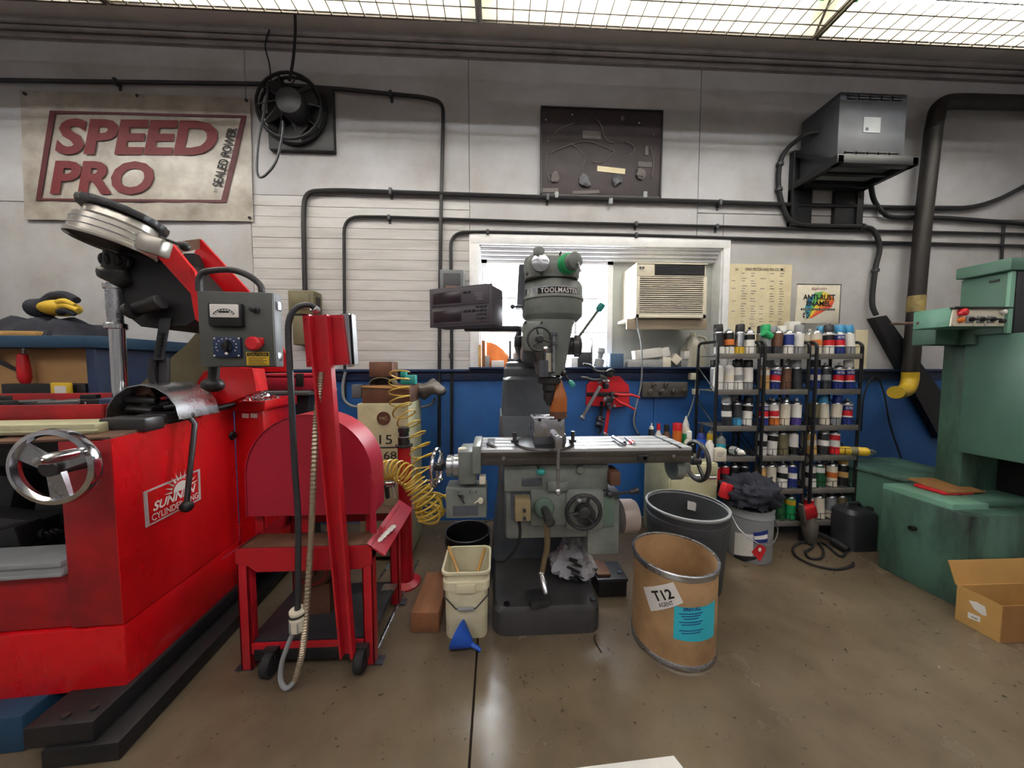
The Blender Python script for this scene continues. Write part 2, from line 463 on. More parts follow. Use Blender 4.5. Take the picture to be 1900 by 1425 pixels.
B().box((wx0 - .09, D - .085, RAIL + .012), (wx1 + .02, D + .09, RAIL + .03), .004).build('window_sill', m_bluedk, win)

# --- hanging fluorescent fixtures with wire guards
m_tube = bpy.data.materials.new('lit_fluorescent_tube'); m_tube.use_nodes = True
tb = m_tube.node_tree.nodes['Principled BSDF']; tb.inputs['Base Color'].default_value = (.9, .9, .9, 1)
tb.inputs['Emission Color'].default_value = (.97, .985, 1, 1); tb.inputs['Emission Strength'].default_value = 34.0
FZ, FY0, FY1 = 3.52, 1.46, 2.12
seps = [hit(225, 30, z=FZ).x, hit(891, 70, z=FZ).x, hit(1488, 97, z=FZ).x]
fl = (seps[2] - seps[0]) / 2
ft = None
names = ['fluorescent fixture at the left end of the ceiling row', 'fluorescent fixture over the red machine and the fan', 'fluorescent fixture over the mill and the black board', 'fluorescent fixture over the grey transformer, rightmost of the row']
for i in range(4):
    x0 = seps[0] + (i - 1) * fl
    if ft is None:
        ft = f = thing('ceiling_light', 'white ' + names[i] + ' with wire guard', 'ceiling light', (x0, FY0, FZ), group='wire guarded fluorescent lights')
        L = fl - .02; wy = FY1 - FY0
        pr = [(0, 0, .0), (0, .10, .13), (0, wy - .10, .13), (0, wy, 0), (0, wy, .006), (0, wy - .098, .14), (0, .098, .14), (0, 0, .006)]
        b = B(); b.prism([V(p) + V((.01, 0, .02)) for p in pr], (L, 0, 0)); b.build('reflector', m_refl, f, True)
        B().box((.03, wy * .4, .16), (L - .03, wy * .6, .23), .006).build('ballast_cover', m_white, f, True)
        for yy in (.16, wy - .16):
            tbo = B().cyl((.12, yy, .1), (L - .1, yy, .1), .019, n=10).build('tube', m_tube, f, True)
            B().box((.09, yy - .022, .08), (.12, yy + .022, .15), .003).box((L - .1, yy - .022, .08), (L - .07, yy + .022, .15), .003).build('lamp_holder', m_greenpl if yy > .3 else m_white, f, True)
        b = B(); ny = 9; nx = 23
        for k in range(ny): b.cyl((.01, wy * k / (ny - 1), 0), (L + .01, wy * k / (ny - 1), 0), .0036 if k not in (0, ny - 1) else .007, n=5)
        for k in range(nx):
            xx = .01 + L * k / (nx - 1)
            b.tube([(xx, -.004, .02), (xx, 0, 0), (xx, wy, 0), (xx, wy + .004, .02)], .0035, 5)
        for xx in (.012, L + .004): b.box((xx - .006, 0, -.006), (xx + .006, wy, .01))
        b.build('wire_guard', m_wire, f, True)
        b = B()
        for xx in (.3, L - .3): b.cyl((xx, wy / 2, .2), (xx, wy / 2, CZ - FZ), .006, n=6)
        b.build('hanger_rod', m_conduit, f, True)
    else:
        f = dup(ft); f.location.x = x0; f['label'] = 'white ' + names[i] + ' with wire guard'

# ---------------------------------------------------------------- things on the wall
def wp(u, v, off=.0): return hit(u, v, y=D - off)
# banner
bn = thing('banner', 'dirty white vinyl banner with big red SPEED PRO lettering', 'banner', wp(255, 410, .01))
yb = D - .016
q = [hit(38, 168, y=yb), hit(465, 182, y=yb), hit(470, 411, y=yb), hit(47, 408, y=yb)]
g = []
for i in range(15):
    row = []
    for j in range(25):
        s, t = j / 24, i / 14
        p = (q[0] * (1 - s) + q[1] * s) * (1 - t) + (q[3] * (1 - s) + q[2] * s) * t
        p.y += -.005 + .004 * math.sin(9 * s + 5 * t) * math.sin(7 * t + 2 * s) + (.003 * math.sin(40 * s) if t > .8 else 0)
        row.append(p)
    g.append(row)
B().sheet(g, (0, .0025, 0)).build('vinyl_sheet', m_vinyl, bn, sharp=60)
yb = D - .028
def bq(u, v): return hit(u, v, y=yb)
def bframe(pts, w):
    b = B(); n = len(pts); c = sum((V(p) for p in pts), V()) / n
    inn = [p + (c - p).normalized() * w for p in pts]
    for i in range(n):
        a, bb = pts[i], pts[(i + 1) % n]
        b.prism([a, bb, inn[(i + 1) % n], inn[i]], (0, .001, 0))
    return b
B_ = [bq(92, 205), bq(457, 214), bq(420, 376), bq(66, 372)]
bframe(B_, .045).build('red_border', m_dkred, bn, sharp=0)
xd = (bq(400, 250) - bq(100, 246)); zd = (0, 0, 1)
def bt(s, u0, v0, u1, v1, m, nm='lettering', shear=.2, bold=.04):
    c = (bq(u0, v0) + bq(u1, v1)) / 2
    return text(s, nm, m, bn, c, xd, (0, 0, 1), abs(bq(u1, v0).x - bq(u0, v0).x), abs(bq(u0, v1).z - bq(u0, v0).z), shear, bold, lift=.002)
bt('SPEED', 100, 221, 404, 288, m_inkred); bt('PRO', 90, 298, 286, 361, m_inkred)
c = (bq(403, 345) + bq(432, 238)) / 2
text('SEALED POWER', 'lettering', m_ink, bn, c, bq(432, 238) - bq(403, 345), bq(398, 290) - bq(416, 293), (bq(433, 236) - bq(404, 346)).length, .075, 0, .02, lift=.002)
text('BY', 'lettering', m_ink, bn, (bq(401, 353)), bq(432, 238) - bq(403, 345), bq(398, 290) - bq(416, 293), .035, .028, lift=.002)
b = B()
for (u, v) in ((46, 174), (255, 178), (457, 186), (463, 404)): b.cyl(hit(u, v, y=yb), hit(u, v, y=yb + .012), .012, n=10)
b.build('grommet', m_dkgrey, bn)
# conduits on the wall
def conduit(name, label, pts, r=.016, off=.024, fil=.12, straps=(), m=m_conduit, cat='conduit'):
    P = [hit(u, v, y=D - off) for u, v in pts]
    b = B().tube(fillet(P, fil), r, 8)
    o = thing(name, label, cat, P[0])
    b.build('pipe', m, o)
    for (u, v) in straps:
        p = hit(u, v, y=D - off)
        B().box(p + V((-.012, -r - .003, -r - .008)), p + V((.012, r + off * .5, r + .008)), .003).box(p + V((-.01, off - .006, -r - .03)), p + V((.01, off, r + .008))).build('strap', m_dkgrey, o)
    return o
conduit('conduit', 'long dark conduit above the banner bending down beside the fan to the blue wall', [(-60, 148), (200, 152), (500, 156), (640, 166), (790, 181), (822, 190), (822, 230), (818, 400), (816, 560), (815, 700), (815, 830)], .015, .03, .1, [(215, 152), (725, 175), (815, 640)])
conduit('conduit', 'dark conduit rising from the olive switch box and running right below the black board', [(566, 548), (563, 400), (566, 356), (620, 353), (1000, 366), (1300, 374), (1500, 381), (1700, 386), (1800, 386), (1850, 372), (1960, 315)], .019, .03, .2, [(725, 356), (1016, 367), (1335, 377)])
conduit('conduit', 'dark conduit rising from the red pedestal and turning right along the planks', [(640, 740), (639, 560), (638, 402), (700, 402), (1000, 412), (1330, 420), (1600, 428), (1960, 436)], .013, .022, .15, [(722, 404), (1180, 416), (1330, 421)])
conduit('conduit', 'dark conduit running just above the window and down past the left jamb', [(838, 845), (838, 640), (836, 432), (890, 430), (1165, 436), (1600, 449), (1960, 458)], .014, .022, .12, [(836, 660), (905, 431), (1180, 437)])
conduit('conduit', 'short thin conduit dropping to the green machine at the right edge', [(1863, 418), (1860, 455), (1858, 500)], .01, .02, .05)
# square black wall fan with motor and hanging cord
fx0, fx1, fz0, fz1 = rect(497, 163, 619, 279, D - .04)
fan = thing('wall_fan', 'sooty black square exhaust fan with motor and hanging cord', 'fan', ((fx0 + fx1) / 2, D, fz0))
B().box((fx0, D - .045, fz0), (fx1, D, fz1), .006).build('back_plate', m_black, fan)
cc = V(((fx0 * .62 + fx1 * .38), D - .05, (fz0 * .35 + fz1 * .65)))
b = B(); b.torus(V(((fx0 + fx1) / 2 - .05, D - .11, (fz0 + fz1) / 2 + .05)), (0, 1, 0), .25, .012, 28, 6)
b.torus(V(((fx0 + fx1) / 2 - .05, D - .06, (fz0 + fz1) / 2 + .05)), (0, 1, 0), .255, .012, 28, 6)
for k in range(10):
    a = k * math.pi / 5; c0 = V(((fx0 + fx1) / 2 - .05, D - .11, (fz0 + fz1) / 2 + .05))
    b.tube([c0 + V((math.cos(a) * .06, -.05, math.sin(a) * .06)), c0 + V((math.cos(a) * .25, 0, math.sin(a) * .25)), c0 + V((math.cos(a) * .255, .07, math.sin(a) * .255))], .005, 5)
b.build('guard', m_black, fan)
b = B()
for k in range(4):
    a = k * math.pi / 2 + .5; rot = M.Rotation(-a, 3, 'Y')
    b.obox(c0 + rot @ V((.13, .01, 0)), (.17, .006, .12), rot @ M.Rotation(.4, 3, 'X'))
b.build('blade', m_black, fan)
b = B(); mc = hit(535, 185, y=D - .24); b.lathe([(.05, -.02), (.095, 0), (.1, .1), (.085, .15), (.03, .16)], mc, (0, 1, 0), 20); b.build('motor', m_black, fan)
P = [hit(u, v, y=D - .2) for u, v in ((525, 225), (524, 250), (512, 300), (488, 328), (477, 318), (480, 260), (492, 200), (497, 160))]
B().tube(spline(P, 5), .009, 6).build('cord', m_dkgrey, fan)
P = [hit(u, v, y=D - .16) for u, v in ((537, 150), (544, 110), (548, 55))] ; P.append(V((P[-1].x, P[-1].y, CZ)))
B().tube(spline(P, 4), .011, 6).build('cord', m_conduit, fan)
P = [hit(u, v, y=D - .06) for u, v in ((504, 165), (500, 120), (492, 85), (500, 55))]
B().tube(spline(P, 4), .006, 6).build('cord', m_conduit, fan)
# black board with scraps
kx0, kx1, kz0, kz1 = rect(1003, 202, 1228, 366, D - .03)
kb = thing('notice_board', 'blackened brown board with loose wires and torn tape above the window', 'board', ((kx0 + kx1) / 2, D, kz0))
m_board = mat('sooty_brown_board', '33262A', .55, 0, .8, 3., .2, dark='131114')
B().box((kx0, D - .035, kz0), (kx1, D, kz1), .004).build('board', m_board, kb)
e = .012
b = B()
for (a, c_) in (((kx0, kz1 - e), (kx1, kz1)), ((kx0, kz0), (kx1, kz0 + e)), ((kx0, kz0), (kx0 + e, kz1)), ((kx1 - e, kz0), (kx1, kz1))): b.box((a[0], D - .042, a[1]), (c_[0], D - .03, c_[1]))
b.build('edging', m_black, kb)
def kp(u, v, o=.042): return hit(u, v, y=D - o)
m_tape = mat('faded_tape', '625B5A', .7, 0, .5, 20)
for (u0, v0, u1, v1, m) in ((1108, 310, 1160, 321, m_poster), (1081, 243, 1115, 258, m_tape), (1184, 300, 1210, 310, m_tape), (1006, 349, 1036, 357, m_tape), (1062, 353, 1112, 360, m_tape), (1197, 270, 1203, 288, m_tape)):
    p, q_ = kp(u0, v0, .036), kp(u1, v1, .04)
    B().obox((p + q_) / 2, (abs(q_.x - p.x), .003, abs(q_.z - p.z)), M.Rotation(rnd.uniform(-.06, .08), 3, 'Y')).build('tape_strip', m, kb)
m_wirepale = mat('pale_wire', '6E665F', .6, 0, .3, 12)
for pts in (((1107, 221), (1115, 232), (1120, 250), (1128, 262), (1140, 264)), ((1028, 248), (1040, 238), (1066, 228)), ((1020, 285), (1040, 275), (1090, 262), (1140, 280)), ((1160, 262), (1175, 270), (1176, 280), (1165, 290)), ((1015, 280), (1014, 310), (1020, 335)), ((1140, 280), (1120, 300), (1100, 300)), ((1205, 270), (1213, 295), (1210, 330)), ((1060, 265), (1085, 290), (1080, 310))):
    B().tube(spline([kp(u, v, .044) for u, v in pts], 5), .0035 if pts[0][0] == 1107 else .0025, 5).build('wire', m_wirepale, kb)
for (u, v, s) in ((1085, 335, .05), (1145, 335, .045), (1030, 328, .04), (1190, 322, .04), (1155, 219, .02)):
    b = B(); b.sph(kp(u, v, .048), s, (1, .25, 1), 7)
    for w in b.bm.verts: w.co += V((rnd.uniform(-.3, .3), rnd.uniform(-.1, .1), rnd.uniform(-.3, .3))) * s
    b.build('rag_scrap', m_tape if s < .045 else m_dkgrey, kb)
for (u, v) in ((1013, 222), (1062, 213), (1186, 228), (1213, 250), (1017, 261), (1095, 263)):
    B().cyl(kp(u, v, .036), kp(u, v, .05), .007, n=8).build('pin', m_steel, kb)
for (u, v) in ((1033, 362), (1134, 374), (1198, 362)):
    p = kp(u, v, .05); B().box(p + V((-.018, 0, -.02)), p + V((.018, .03, .035)), .008).build('clip', m_greypl, kb)
# grey transformer on a steel bracket
TD = .36
tx0, tx1, tz0, tz1 = rect(1556, 172, 1681, 300, D - TD)
tr_ = thing('transformer', 'grey wall transformer with louvres on a black steel bracket', 'transformer', ((tx0 + tx1) / 2, D, hit(1500, 380, y=D).z))
tz0 = hit(1620, 297, y=D - TD).z
B().box((tx0, D - TD, tz0), (tx1, D - .04, tz1), .008).build('housing', m_trafo, tr_)
for v in (182, 287):
    for k in range(5):
        xa = tx0 + (tx1 - tx0) * (.1 + .165 * k); z_ = hit(1620, v, y=D - TD).z
        for dz in (-.016, .004):
            B().box((xa, D - TD - .012, z_ + dz), (xa + (tx1 - tx0) * .14, D - TD + .005, z_ + dz + .014), .003).build('louvre', m_black, tr_)
p = hit(1617, 233, y=D - TD); B().box(p + V((-.07, -.004, -.055)), p + V((.07, .001, .06))).build('rating_label', m_greypl, tr_)
B().box(p + V((-.05, -.006, -.04)), p + V((-.03, -.003, -.02))).build('warning_mark', m_black, tr_)
b = B(); bz = tz0 - .035
for xx in (tx0 - .03, tx1 + .02):
    b.box((xx - .025, D - TD - .06, bz - .03), (xx + .025, D, bz + .03), .004)
    b.box((xx - .03, D - .05, bz - .34), (xx + .03, D, bz + .3), .004)
    b.hexa([(xx - .02, D - TD, bz), (xx + .02, D - TD, bz), (xx + .02, D - TD, bz + .04), (xx - .02, D - TD, bz + .04)], [(xx - .02, D - .02, bz + .26), (xx + .02, D - .02, bz + .26), (xx + .02, D - .02, bz + .31), (xx - .02, D - .02, bz + .31)])
b.box((tx0 - .06, D - TD - .06, bz - .03), (tx1 + .05, D - TD, bz + .035), .004).box((tx0 - .05, D - .1, bz - .03), (tx1 + .04, D - .04, bz + .03), .004).box((tx0 - .05, D - .26, bz - .02), (tx1 + .04, D - .23, bz))
for xx in (tx0 + .04, tx1 - .1): b.box((xx - .1, D - .035, bz - .35), (xx + .1, D, bz - .02), .004)
b.build('bracket', m_black, tr_)
B().box((tx0 - .01, D - TD + .02, tz0 - .012), (tx1 + .01, D - .1, tz0 + .002)).build('base_board', m_greypl, tr_)
def cable(name, label, P, r, m, fil=None, cat='cable', k=5, rings=None):
    o = thing(name, label, cat, P[0])
    B().tube(spline(P, k), r, 8).build('sheath', m, o)
    if rings:
        for p, t in rings: B().cyl(p - t * .012, p + t * .012, r * 1.5, n=10).build('clamp', m_dkgrey, o)
    return o
P = [V((tx0 - .0, D - .2, hit(1530, 245, y=D - .2).z))] + [hit(u, v, y=y_) for u, v, y_ in ((1495, 250, D - .16), (1462, 275, D - .06), (1447, 305, D - .03), (1445, 350, D - .03), (1456, 392, D - .03), (1475, 415, D - .04), (1530, 419, D - .04), (1600, 421, D - .04), (1622, 430, D - .04), (1632, 460, D - .04), (1624, 500, D - .04), (1618, 560, D - .05), (1626, 585, D - .06))]
cable('flexible_conduit', 'black flexible conduit looping from the transformer side down to the black chute', P, .019, m_blackr, rings=[(hit(1447, 305, y=D - .03), V((0, 0, 1))), (hit(1445, 352, y=D - .03), V((0, 0, 1))), (hit(1624, 502, y=D - .04), V((0, 0, 1))), (hit(1600, 421, y=D - .04), V((1, 0, 0)))])
P = [hit(u, v, y=y_) for u, v, y_ in ((1616, 345, D - .12), (1622, 372, D - .05), (1640, 396, D - .04), (1660, 403, D - .03), (1740, 404, D - .03), (1830, 410, D - .03), (1960, 420, D - .03))]
cable('flexible_conduit', 'black flexible conduit from under the transformer running right behind the duct pipe', P, .018, m_blackr)
# exhaust pipe
pp = [hit(1970, 193, y=D - .12), hit(1780, 188, y=D - .12), hit(1742, 190, y=D - .12), hit(1732, 240, y=D - .12), hit(1712, 420, y=D - .12), hit(1700, 560, y=D - .12), hit(1689, 690, y=D - .12)]
ep = thing('exhaust_pipe', 'dark dented exhaust pipe running up the wall and off right', 'pipe', pp[-1])
m_pipe = mat('sooty_pipe', '2A2624', .5, .2, .6, 5, .15, dark='120F0E')
b = B(); b.tube(fillet(pp[:4], .14, 8), .055, 18); b.build('pipe', m_pipe, ep)
b = B(); b.tube(pp[3:], .055, 18); b.build('pipe', m_pipe, ep)
P = [hit(u, v, y=y_) for u, v, y_ in ((1689, 690, D - .12), (1688, 706, D - .12), (1682, 722, D - .14), (1670, 728, D - .18), (1662, 728, D - .22))]
B().tube(spline(P, 6), .055, 16).build('elbow', m_yellow, ep, label='yellow plastic elbow at the foot of the pipe')
p, p2 = [pp[5] + (pp[4] - pp[5]).normalized() * k for k in (.05, -.09)]; B().cyl(p, p2, 0.0575, n=20).build('collar', mat('worn_yellow_band', '9A8650', .5, 0, .8, 14, dark='3A3026'), ep, label='worn yellow patch on the pipe')
# black chute
ch0, ch1, ch2, ch3 = [hit(u, v, y=D - .062) for u, v in ((1622, 590), (1645, 585), (1800, 790), (1775, 800))]
ct = thing('cable_chute', 'black sheet metal cable chute slanting down behind the exhaust pipe', 'cable chute', ch3)
B().hexa([ch0, ch1, hit(1800, 800, y=D - .062), hit(1745, 815, y=D - .062)], [p + V((0, .06, 0)) for p in (ch0, ch1, hit(1800, 800, y=D - .062), hit(1745, 815, y=D - .062))]).build('trough', m_black, ct)
for u, v in ((1640, 600), (1690, 668), (1745, 745)):
    p = hit(u, v, y=D - .066); B().cyl(p, p + V((0, .01, 0)), .006, n=8).build('screw', m_dkgrey, ct)
# olive switch boxes on the planks
x0, x1, z0, z1 = rect(535, 539, 596, 582, D - .13)
sb = thing('switch_box', 'olive safety switch box mounted on the white planks', 'switch box', ((x0 + x1) / 2, D, hit(560, 640, y=D).z))
x0, x1, z0, z1 = rect(535, 538, 583, 640, D - .13); z2 = hit(560, 583, y=D - .13).z
B().box((x0, D - .13, z2), (x1, D, z1), .01).build('housing', m_olive, sb)
B().box((x0 + .03, D - .138, z2 + .04), (x1 - .03, D - .128, z1 - .03), .006).build('cover', m_olive, sb)
B().box((x0 + .02, D - .12, z0), (x1 - .06, D, z2 - .005), .01).build('lower_housing', m_olive, sb)
B().box((x1, D - .1, z2 + .03), (x1 + .02, D - .06, z1 - .05), .004).build('lever', m_conduit, sb)
x0, x1, z0, z1 = rect(816, 500, 861, 560, D - .1)
sb = thing('switch_box', 'grey switch box behind the digital readout by the window', 'switch box', ((x0 + x1) / 2, D, z0))
B().box((x0, D - .1, z0), (x1, D, z1), .008).build('housing', m_grey, sb)
B().box((x0 + .03, D - .108, z0 + .03), (x1 - .03, D - .098, z1 - .03), .008).build('cover', m_dkgrey, sb)
B().box((x0 + .05, D - .113, z0 + .08), (x1 - .05, D - .105, z0 + .13), .003).build('red_tab', m_rust, sb)
# poster and second strip
x0, x1, z0, z1 = rect(1350, 490, 1467, 640, D - .004)
po = thing('wall_chart', 'yellowed piston and pin size chart pinned beside the window', 'poster', ((x0 + x1) / 2, D, z0))
B().box((x0, D - .003, z0), (x1, D, z1)).build('sheet', m_poster, po)
c = hit(1420, 500, y=D - .004); text('OHIO PISTON AND PIN CO. INC.', 'lettering', m_ink, po, c, (1, 0, 0), (0, 0, 1), hit(1452, 500, y=D).x - hit(1377, 500, y=D).x, .026, bold=.01)
for u in (1367, 1450): text('\u00bb', 'lettering', m_ink, po, hit(u, 500, y=D - .004), (1, 0, 0), (0, 0, 1), .03, .02)
b = B()
for r_ in range(26):
    z_ = z1 - .085 - r_ * .0225
    for cidx in range(6):
        if rnd.random() < (.25 if cidx in (0, 3) else .75):
            xx = x0 + .03 + cidx * (x1 - x0 - .06) / 6 + rnd.uniform(0, .012)
            b.box((xx, D - .0042, z_), (xx + rnd.uniform(.025, .05), D - .0028, z_ + .006))
b.build('printed_rows', m_trim, po, sharp=0, kind='stuff')
x0, x1, z0, z1 = rect(1586, 612, 1609, 692, D - .004)
tag(B().box((x0, D - .003, z0), (x1, D, z1)).build('wall_chart', m_poster), 'edge of a yellowed chart on the wall behind the right paint rack', 'poster')
# wire hooks round the little boxes on the wall (thin loop of cable right of the racks)
P = [hit(u, v, y=D - .03) for u, v in ((1598, 800), (1602, 740), (1614, 706), (1628, 702), (1640, 730), (1652, 790), (1672, 850))]
tag(B().tube(spline(P, 6), .006, 6).build('cable_loop', m_blackr), 'thin dark cable looped on the blue wall right of the racks', 'cable')
# ---------------------------------------------------------------- red cylinder hone (left)
hn = thing('honing_machine', 'big red cylinder honing machine with silver head and chrome handwheel', 'honing machine', (-1.456, 1.277, 0), R(4))
HW = WM[hn.name]
def L(u, v, **k): return hit(u, v, HW, **k)
def HB(): return B()
def hb(b, name, m, par=hn, **k):      # build geometry given in machine-local coordinates
    return b.build(name, m, par, local=True, **k)
zt0, zt1, zs = L(184, 819, x=0).z, L(432, 757, x=0).z, .39
yk = L(437, 850, x=0).y; xo, yf = L(222, 1412, z=0).x, L(222, 1412, z=0).y
XLL = -2.0
b = B(); b.box((xo - .24, yf, 0), (xo, 1.35, .07), .006).box((xo - .30, yf + .01, .07), (xo - .085, 1.35, .148), .006)
hb(b, 'skid', m_black)
for dx, dy in ((-.2, .04), (-.13, .06)): hb(B().cyl((xo + dx, yf + dy, .148), (xo + dx, yf + dy, .156), .012, n=10), 'bolt', m_iron)
hb(B().box((xo - .24 - 1.0, yf + .1, 0), (xo - 1.0, .85, .15), .006), 'skid', m_black)
p = L(15, 1400, z=0); hb(B().box((p.x - .12, p.y, 0), (p.x + .05, p.y + .14, .14), .01), 'levelling_foot', m_bluebench)
zb = L(150, 1285, y=.0).z
hb(B().box((XLL, .0, zb), (0, .86, zs), .008), 'plinth', m_red)
hb(B().box((XLL, .03, .148), (L(168, 1300, y=.03).x, .86, zb), .006), 'toe_board', m_reddk)
hb(B().prism([(0, .002, zs + .006), (0, yk, zs + .006), (0, yk, zt1), (0, .002, zt0)], (-.03, 0, 0)), 'side_panel', m_red)
hb(B().box((L(119, 1000, y=0).x, 0, zs + .006), (-.001, .05, zt0 - .004), .006), 'front_post', m_reddk)
xp = L(121, 1000, y=0).x
zl0, zl1 = L(60, 1069, y=0).z, L(60, 1041, y=0).z
hb(B().box((XLL, .012, zs + .006), (xp, .05, zl0), .005), 'front_panel', m_reddk)
b = B(); b.box((XLL, -.012, zl0), (xp, .1, zl1 - .02), .004).box((XLL, -.02, zl1 - .02), (xp, .12, zl1), .003).box((XLL, -.02, zl0), (xp, 0, zl0 + .012), .003)
hb(b, 'tray_rail', m_greypl)
hb(B().box((XLL, .5, zs), (-.03, .52, zt1), 0), 'inner_wall', m_dirt_shade)  # near-black sheet keeps the opening dark, shade put into its colour
hb(B().box((XLL, .1, zl0 - .03), (-.03, .5, zl0), 0), 'drip_floor', m_dirt_shade)
for (u0, v0, u1, v1, yy, m) in ((-60, 962, 62, 990, .22, m_iron), (30, 1000, 118, 1032, .3, m_dkgrey), (-30, 985, 30, 1030, .12, m_dirt_shade), (60, 930, 118, 965, .36, m_iron), (-60, 880, 20, 960, .4, m_dkgrey)):
    x0, x1, z0, z1 = rect(u0, v0, u1, v1, yy, HW)
    hb(B().obox(((x0 + x1) / 2, yy + .05, (z0 + z1) / 2), (x1 - x0, .09, z1 - z0), M.Rotation(rnd.uniform(-.3, .3), 3, 'Y'), .008), 'slide_block', m)
for k in range(9):
    c = L(80 + k * 5, 990 + 3 * math.sin(k), y=.2 + .01 * k); hb(B().torus(c, (0, 1, .5) if k % 2 else (1, .3, .2), .016, .005, 12, 5), 'chain_link', m_iron)
# deck, rail, long tray
zd = zt0 + .012
hb(B().prism([(-.42, .0, zt0 - .01), (0, .0, zt0 - .0), (0, yk, zt1), (-.42, yk, zt1)], (0, 0, .008)), 'deck_plate', m_rust)
x0, x1, z0, z1 = rect(-120, 789, 176, 808, .06, HW)
b = B(); b.box((XLL, .06, z0), (x1 + .0, .2, z1), .004).box((XLL, .055, z0 + .008), (x1 + .005, .07, z0 + .016), .002); hb(b, 'way_rail', m_beige)
x0, x1, z0, z1 = rect(-100, 752, 194, 792, .24, HW)
b = B(); b.box((XLL, .24, z0), (x1, .255, z1), .002).box((XLL, .52, z0), (x1, .535, z1 + .03), .002).box((x1 - .015, .24, z0), (x1, .535, z1), .002).box((XLL, .24, z0), (x1, .535, z0 + .01))
hb(b, 'tool_tray', m_reddk)
# hand wheel
wc = L(102, 866, y=-.1)
b = B(); n = 48
prof = [(.115, -.016), (.130, -.012), (.133, .004), (.130, .016), (.116, .016), (.110, .0)]
rings = []
for i in range(n):
    a = 2 * math.pi * i / n
    rings.append([b._v(wc + V((r * math.cos(a), h, r * math.sin(a)))) for r, h in prof])
b.skin(rings, closed=True)
hw = hb(b, 'handwheel', m_chrome)
b = B(); b.cyl(wc + V((0, -.022, 0)), wc + V((0, .14, 0)), .03, .034, 20, .004)
hb(b, 'hub', m_iron, hw)
for a in (R(148), R(277), R(25)):
    d = V((math.cos(a), 0, math.sin(a))); s = V((-math.sin(a), 0, math.cos(a)))
    b = B(); q0 = [wc + d * .02 + s * .022 + V((0, -.008, 0)), wc + d * .02 - s * .022 + V((0, -.008, 0)), wc + d * .02 - s * .022 + V((0, .01, 0)), wc + d * .02 + s * .022 + V((0, .01, 0))]
    q1 = [wc + d * .117 + s * .03 + V((0, -.004, 0)), wc + d * .117 - s * .03 + V((0, -.004, 0)), wc + d * .117 - s * .03 + V((0, .008, 0)), wc + d * .117 + s * .03 + V((0, .008, 0))]
    b.hexa(q0, q1); hb(b, 'spoke', m_steel, hw)
hp = wc + V((.092, -.012, .052))
hb(B().lathe([(.012, 0), (.012, .012), (.017, .016), (.0185, .09), (.014, .1), (.0135, .112), (.005, .114)], hp, (-.0, -1, 0), 18), 'grip', m_chrome, hw)
# cabinet block at the back right with tray
xc = L(489, 800, y=yk).x
hb(B().box((.002, yk, .2), (xc, .96, L(460, 763, y=yk).z), .006), 'cabinet', m_red)
ct_z = L(460, 763, y=yk).z
b = B(); x0, x1 = L(427, 750, y=yk).x, xc + .02
zt = L(460, 744, y=yk - .01).z
for (a, c_) in (((x0, yk - .015, ct_z + .002), (x1, yk, zt)), ((x0, 0.94, ct_z + .002), (x1, 0.955, zt)), ((x0, yk, ct_z + .002), (x0 + .012, 0.94, zt)), ((x1 - .012, yk, ct_z + .002), (x1, 0.94, zt)), ((x0, yk, ct_z + .002), (x1, 0.94, ct_z + .02))): b.box(a, c_, .003)
b.box((x0 - .01, yk - .025, zt - .012), (x1 + .01, yk - .013, zt), .003)
hb(b, 'bits_tray', m_red)
for (u0, u1) in ((448, 462), (465, 477)):
    p = L((u0 + u1) / 2, 765, y=yk - .001); hb(B().obox(p + V((0, 0, -.02)), (.035, .003, .025), M.Rotation(.1, 3, 'Y')), 'sticker', m_paper)
kp_ = L(430, 808, x=.0); hb(B().lathe([(.022, 0), (.026, .004), (.02, .012), (.006, .016), (.005, .03)], kp_, (1, 0, 0), 14), 'panel_knob', m_black)
# name plate on the side panel
m_plate = mat('silver_plate', 'C6C8CC', .35, .2, .3, 10)
n0, n1, n2, n3 = [L(u, v, x=.004) for u, v in ((267, 913), (371, 870), (373, 926), (272, 979))]
plate = hb(B().prism([V((0.0, p.y, p.z)) for p in (n0, n1, n2, n3)], (.004, 0, 0)), 'name_plate', m_plate, label='silver and red riveted name plate')
c = (n0 + n1 + n2 + n3) / 4
ii = [c + (p - c) * .9 for p in (n0, n1, n2, n3)]
hb(B().prism([V((.004, p.y, p.z)) for p in ii], (.0008, 0, 0)), 'red_field', m_red, plate)
xd = ((n1 - n0) + (n2 - n3)).normalized(); zd_ = V((1, 0, 0)).cross(xd)
wid = (n1 - n0).length; hh = (n0 - n3).length
ctr = V((.0052, c.y, c.z))
text('Sunnen'.upper(), 'lettering', m_paper, plate, ctr - zd_ * hh * .02, xd, zd_, wid * .78, hh * .26, .35, .03, local=True)
text('CYLINDER KING', 'lettering', m_paper, plate, ctr - zd_ * hh * .31, xd, zd_, wid * .84, hh * .19, 0, .01, local=True)
b = B()
sc_ = ctr + zd_ * hh * .1 + xd * wid * .12
for k in range(11):
    a = R(8 + 16.4 * k); d = xd * math.cos(a) + zd_ * math.sin(a); s = V((1, 0, 0)).cross(d)
    b.prism([sc_ + d * .05 + s * .005, sc_ + d * .05 - s * .005, sc_ + d * .088], (.0008, 0, 0))
b.prism([sc_ + (xd * math.cos(R(15 * k)) + zd_ * math.sin(R(15 * k))) * .042 for k in range(13)], (.0008, 0, 0))
hb(b, 'sun_emblem', m_paper, plate, sharp=0)
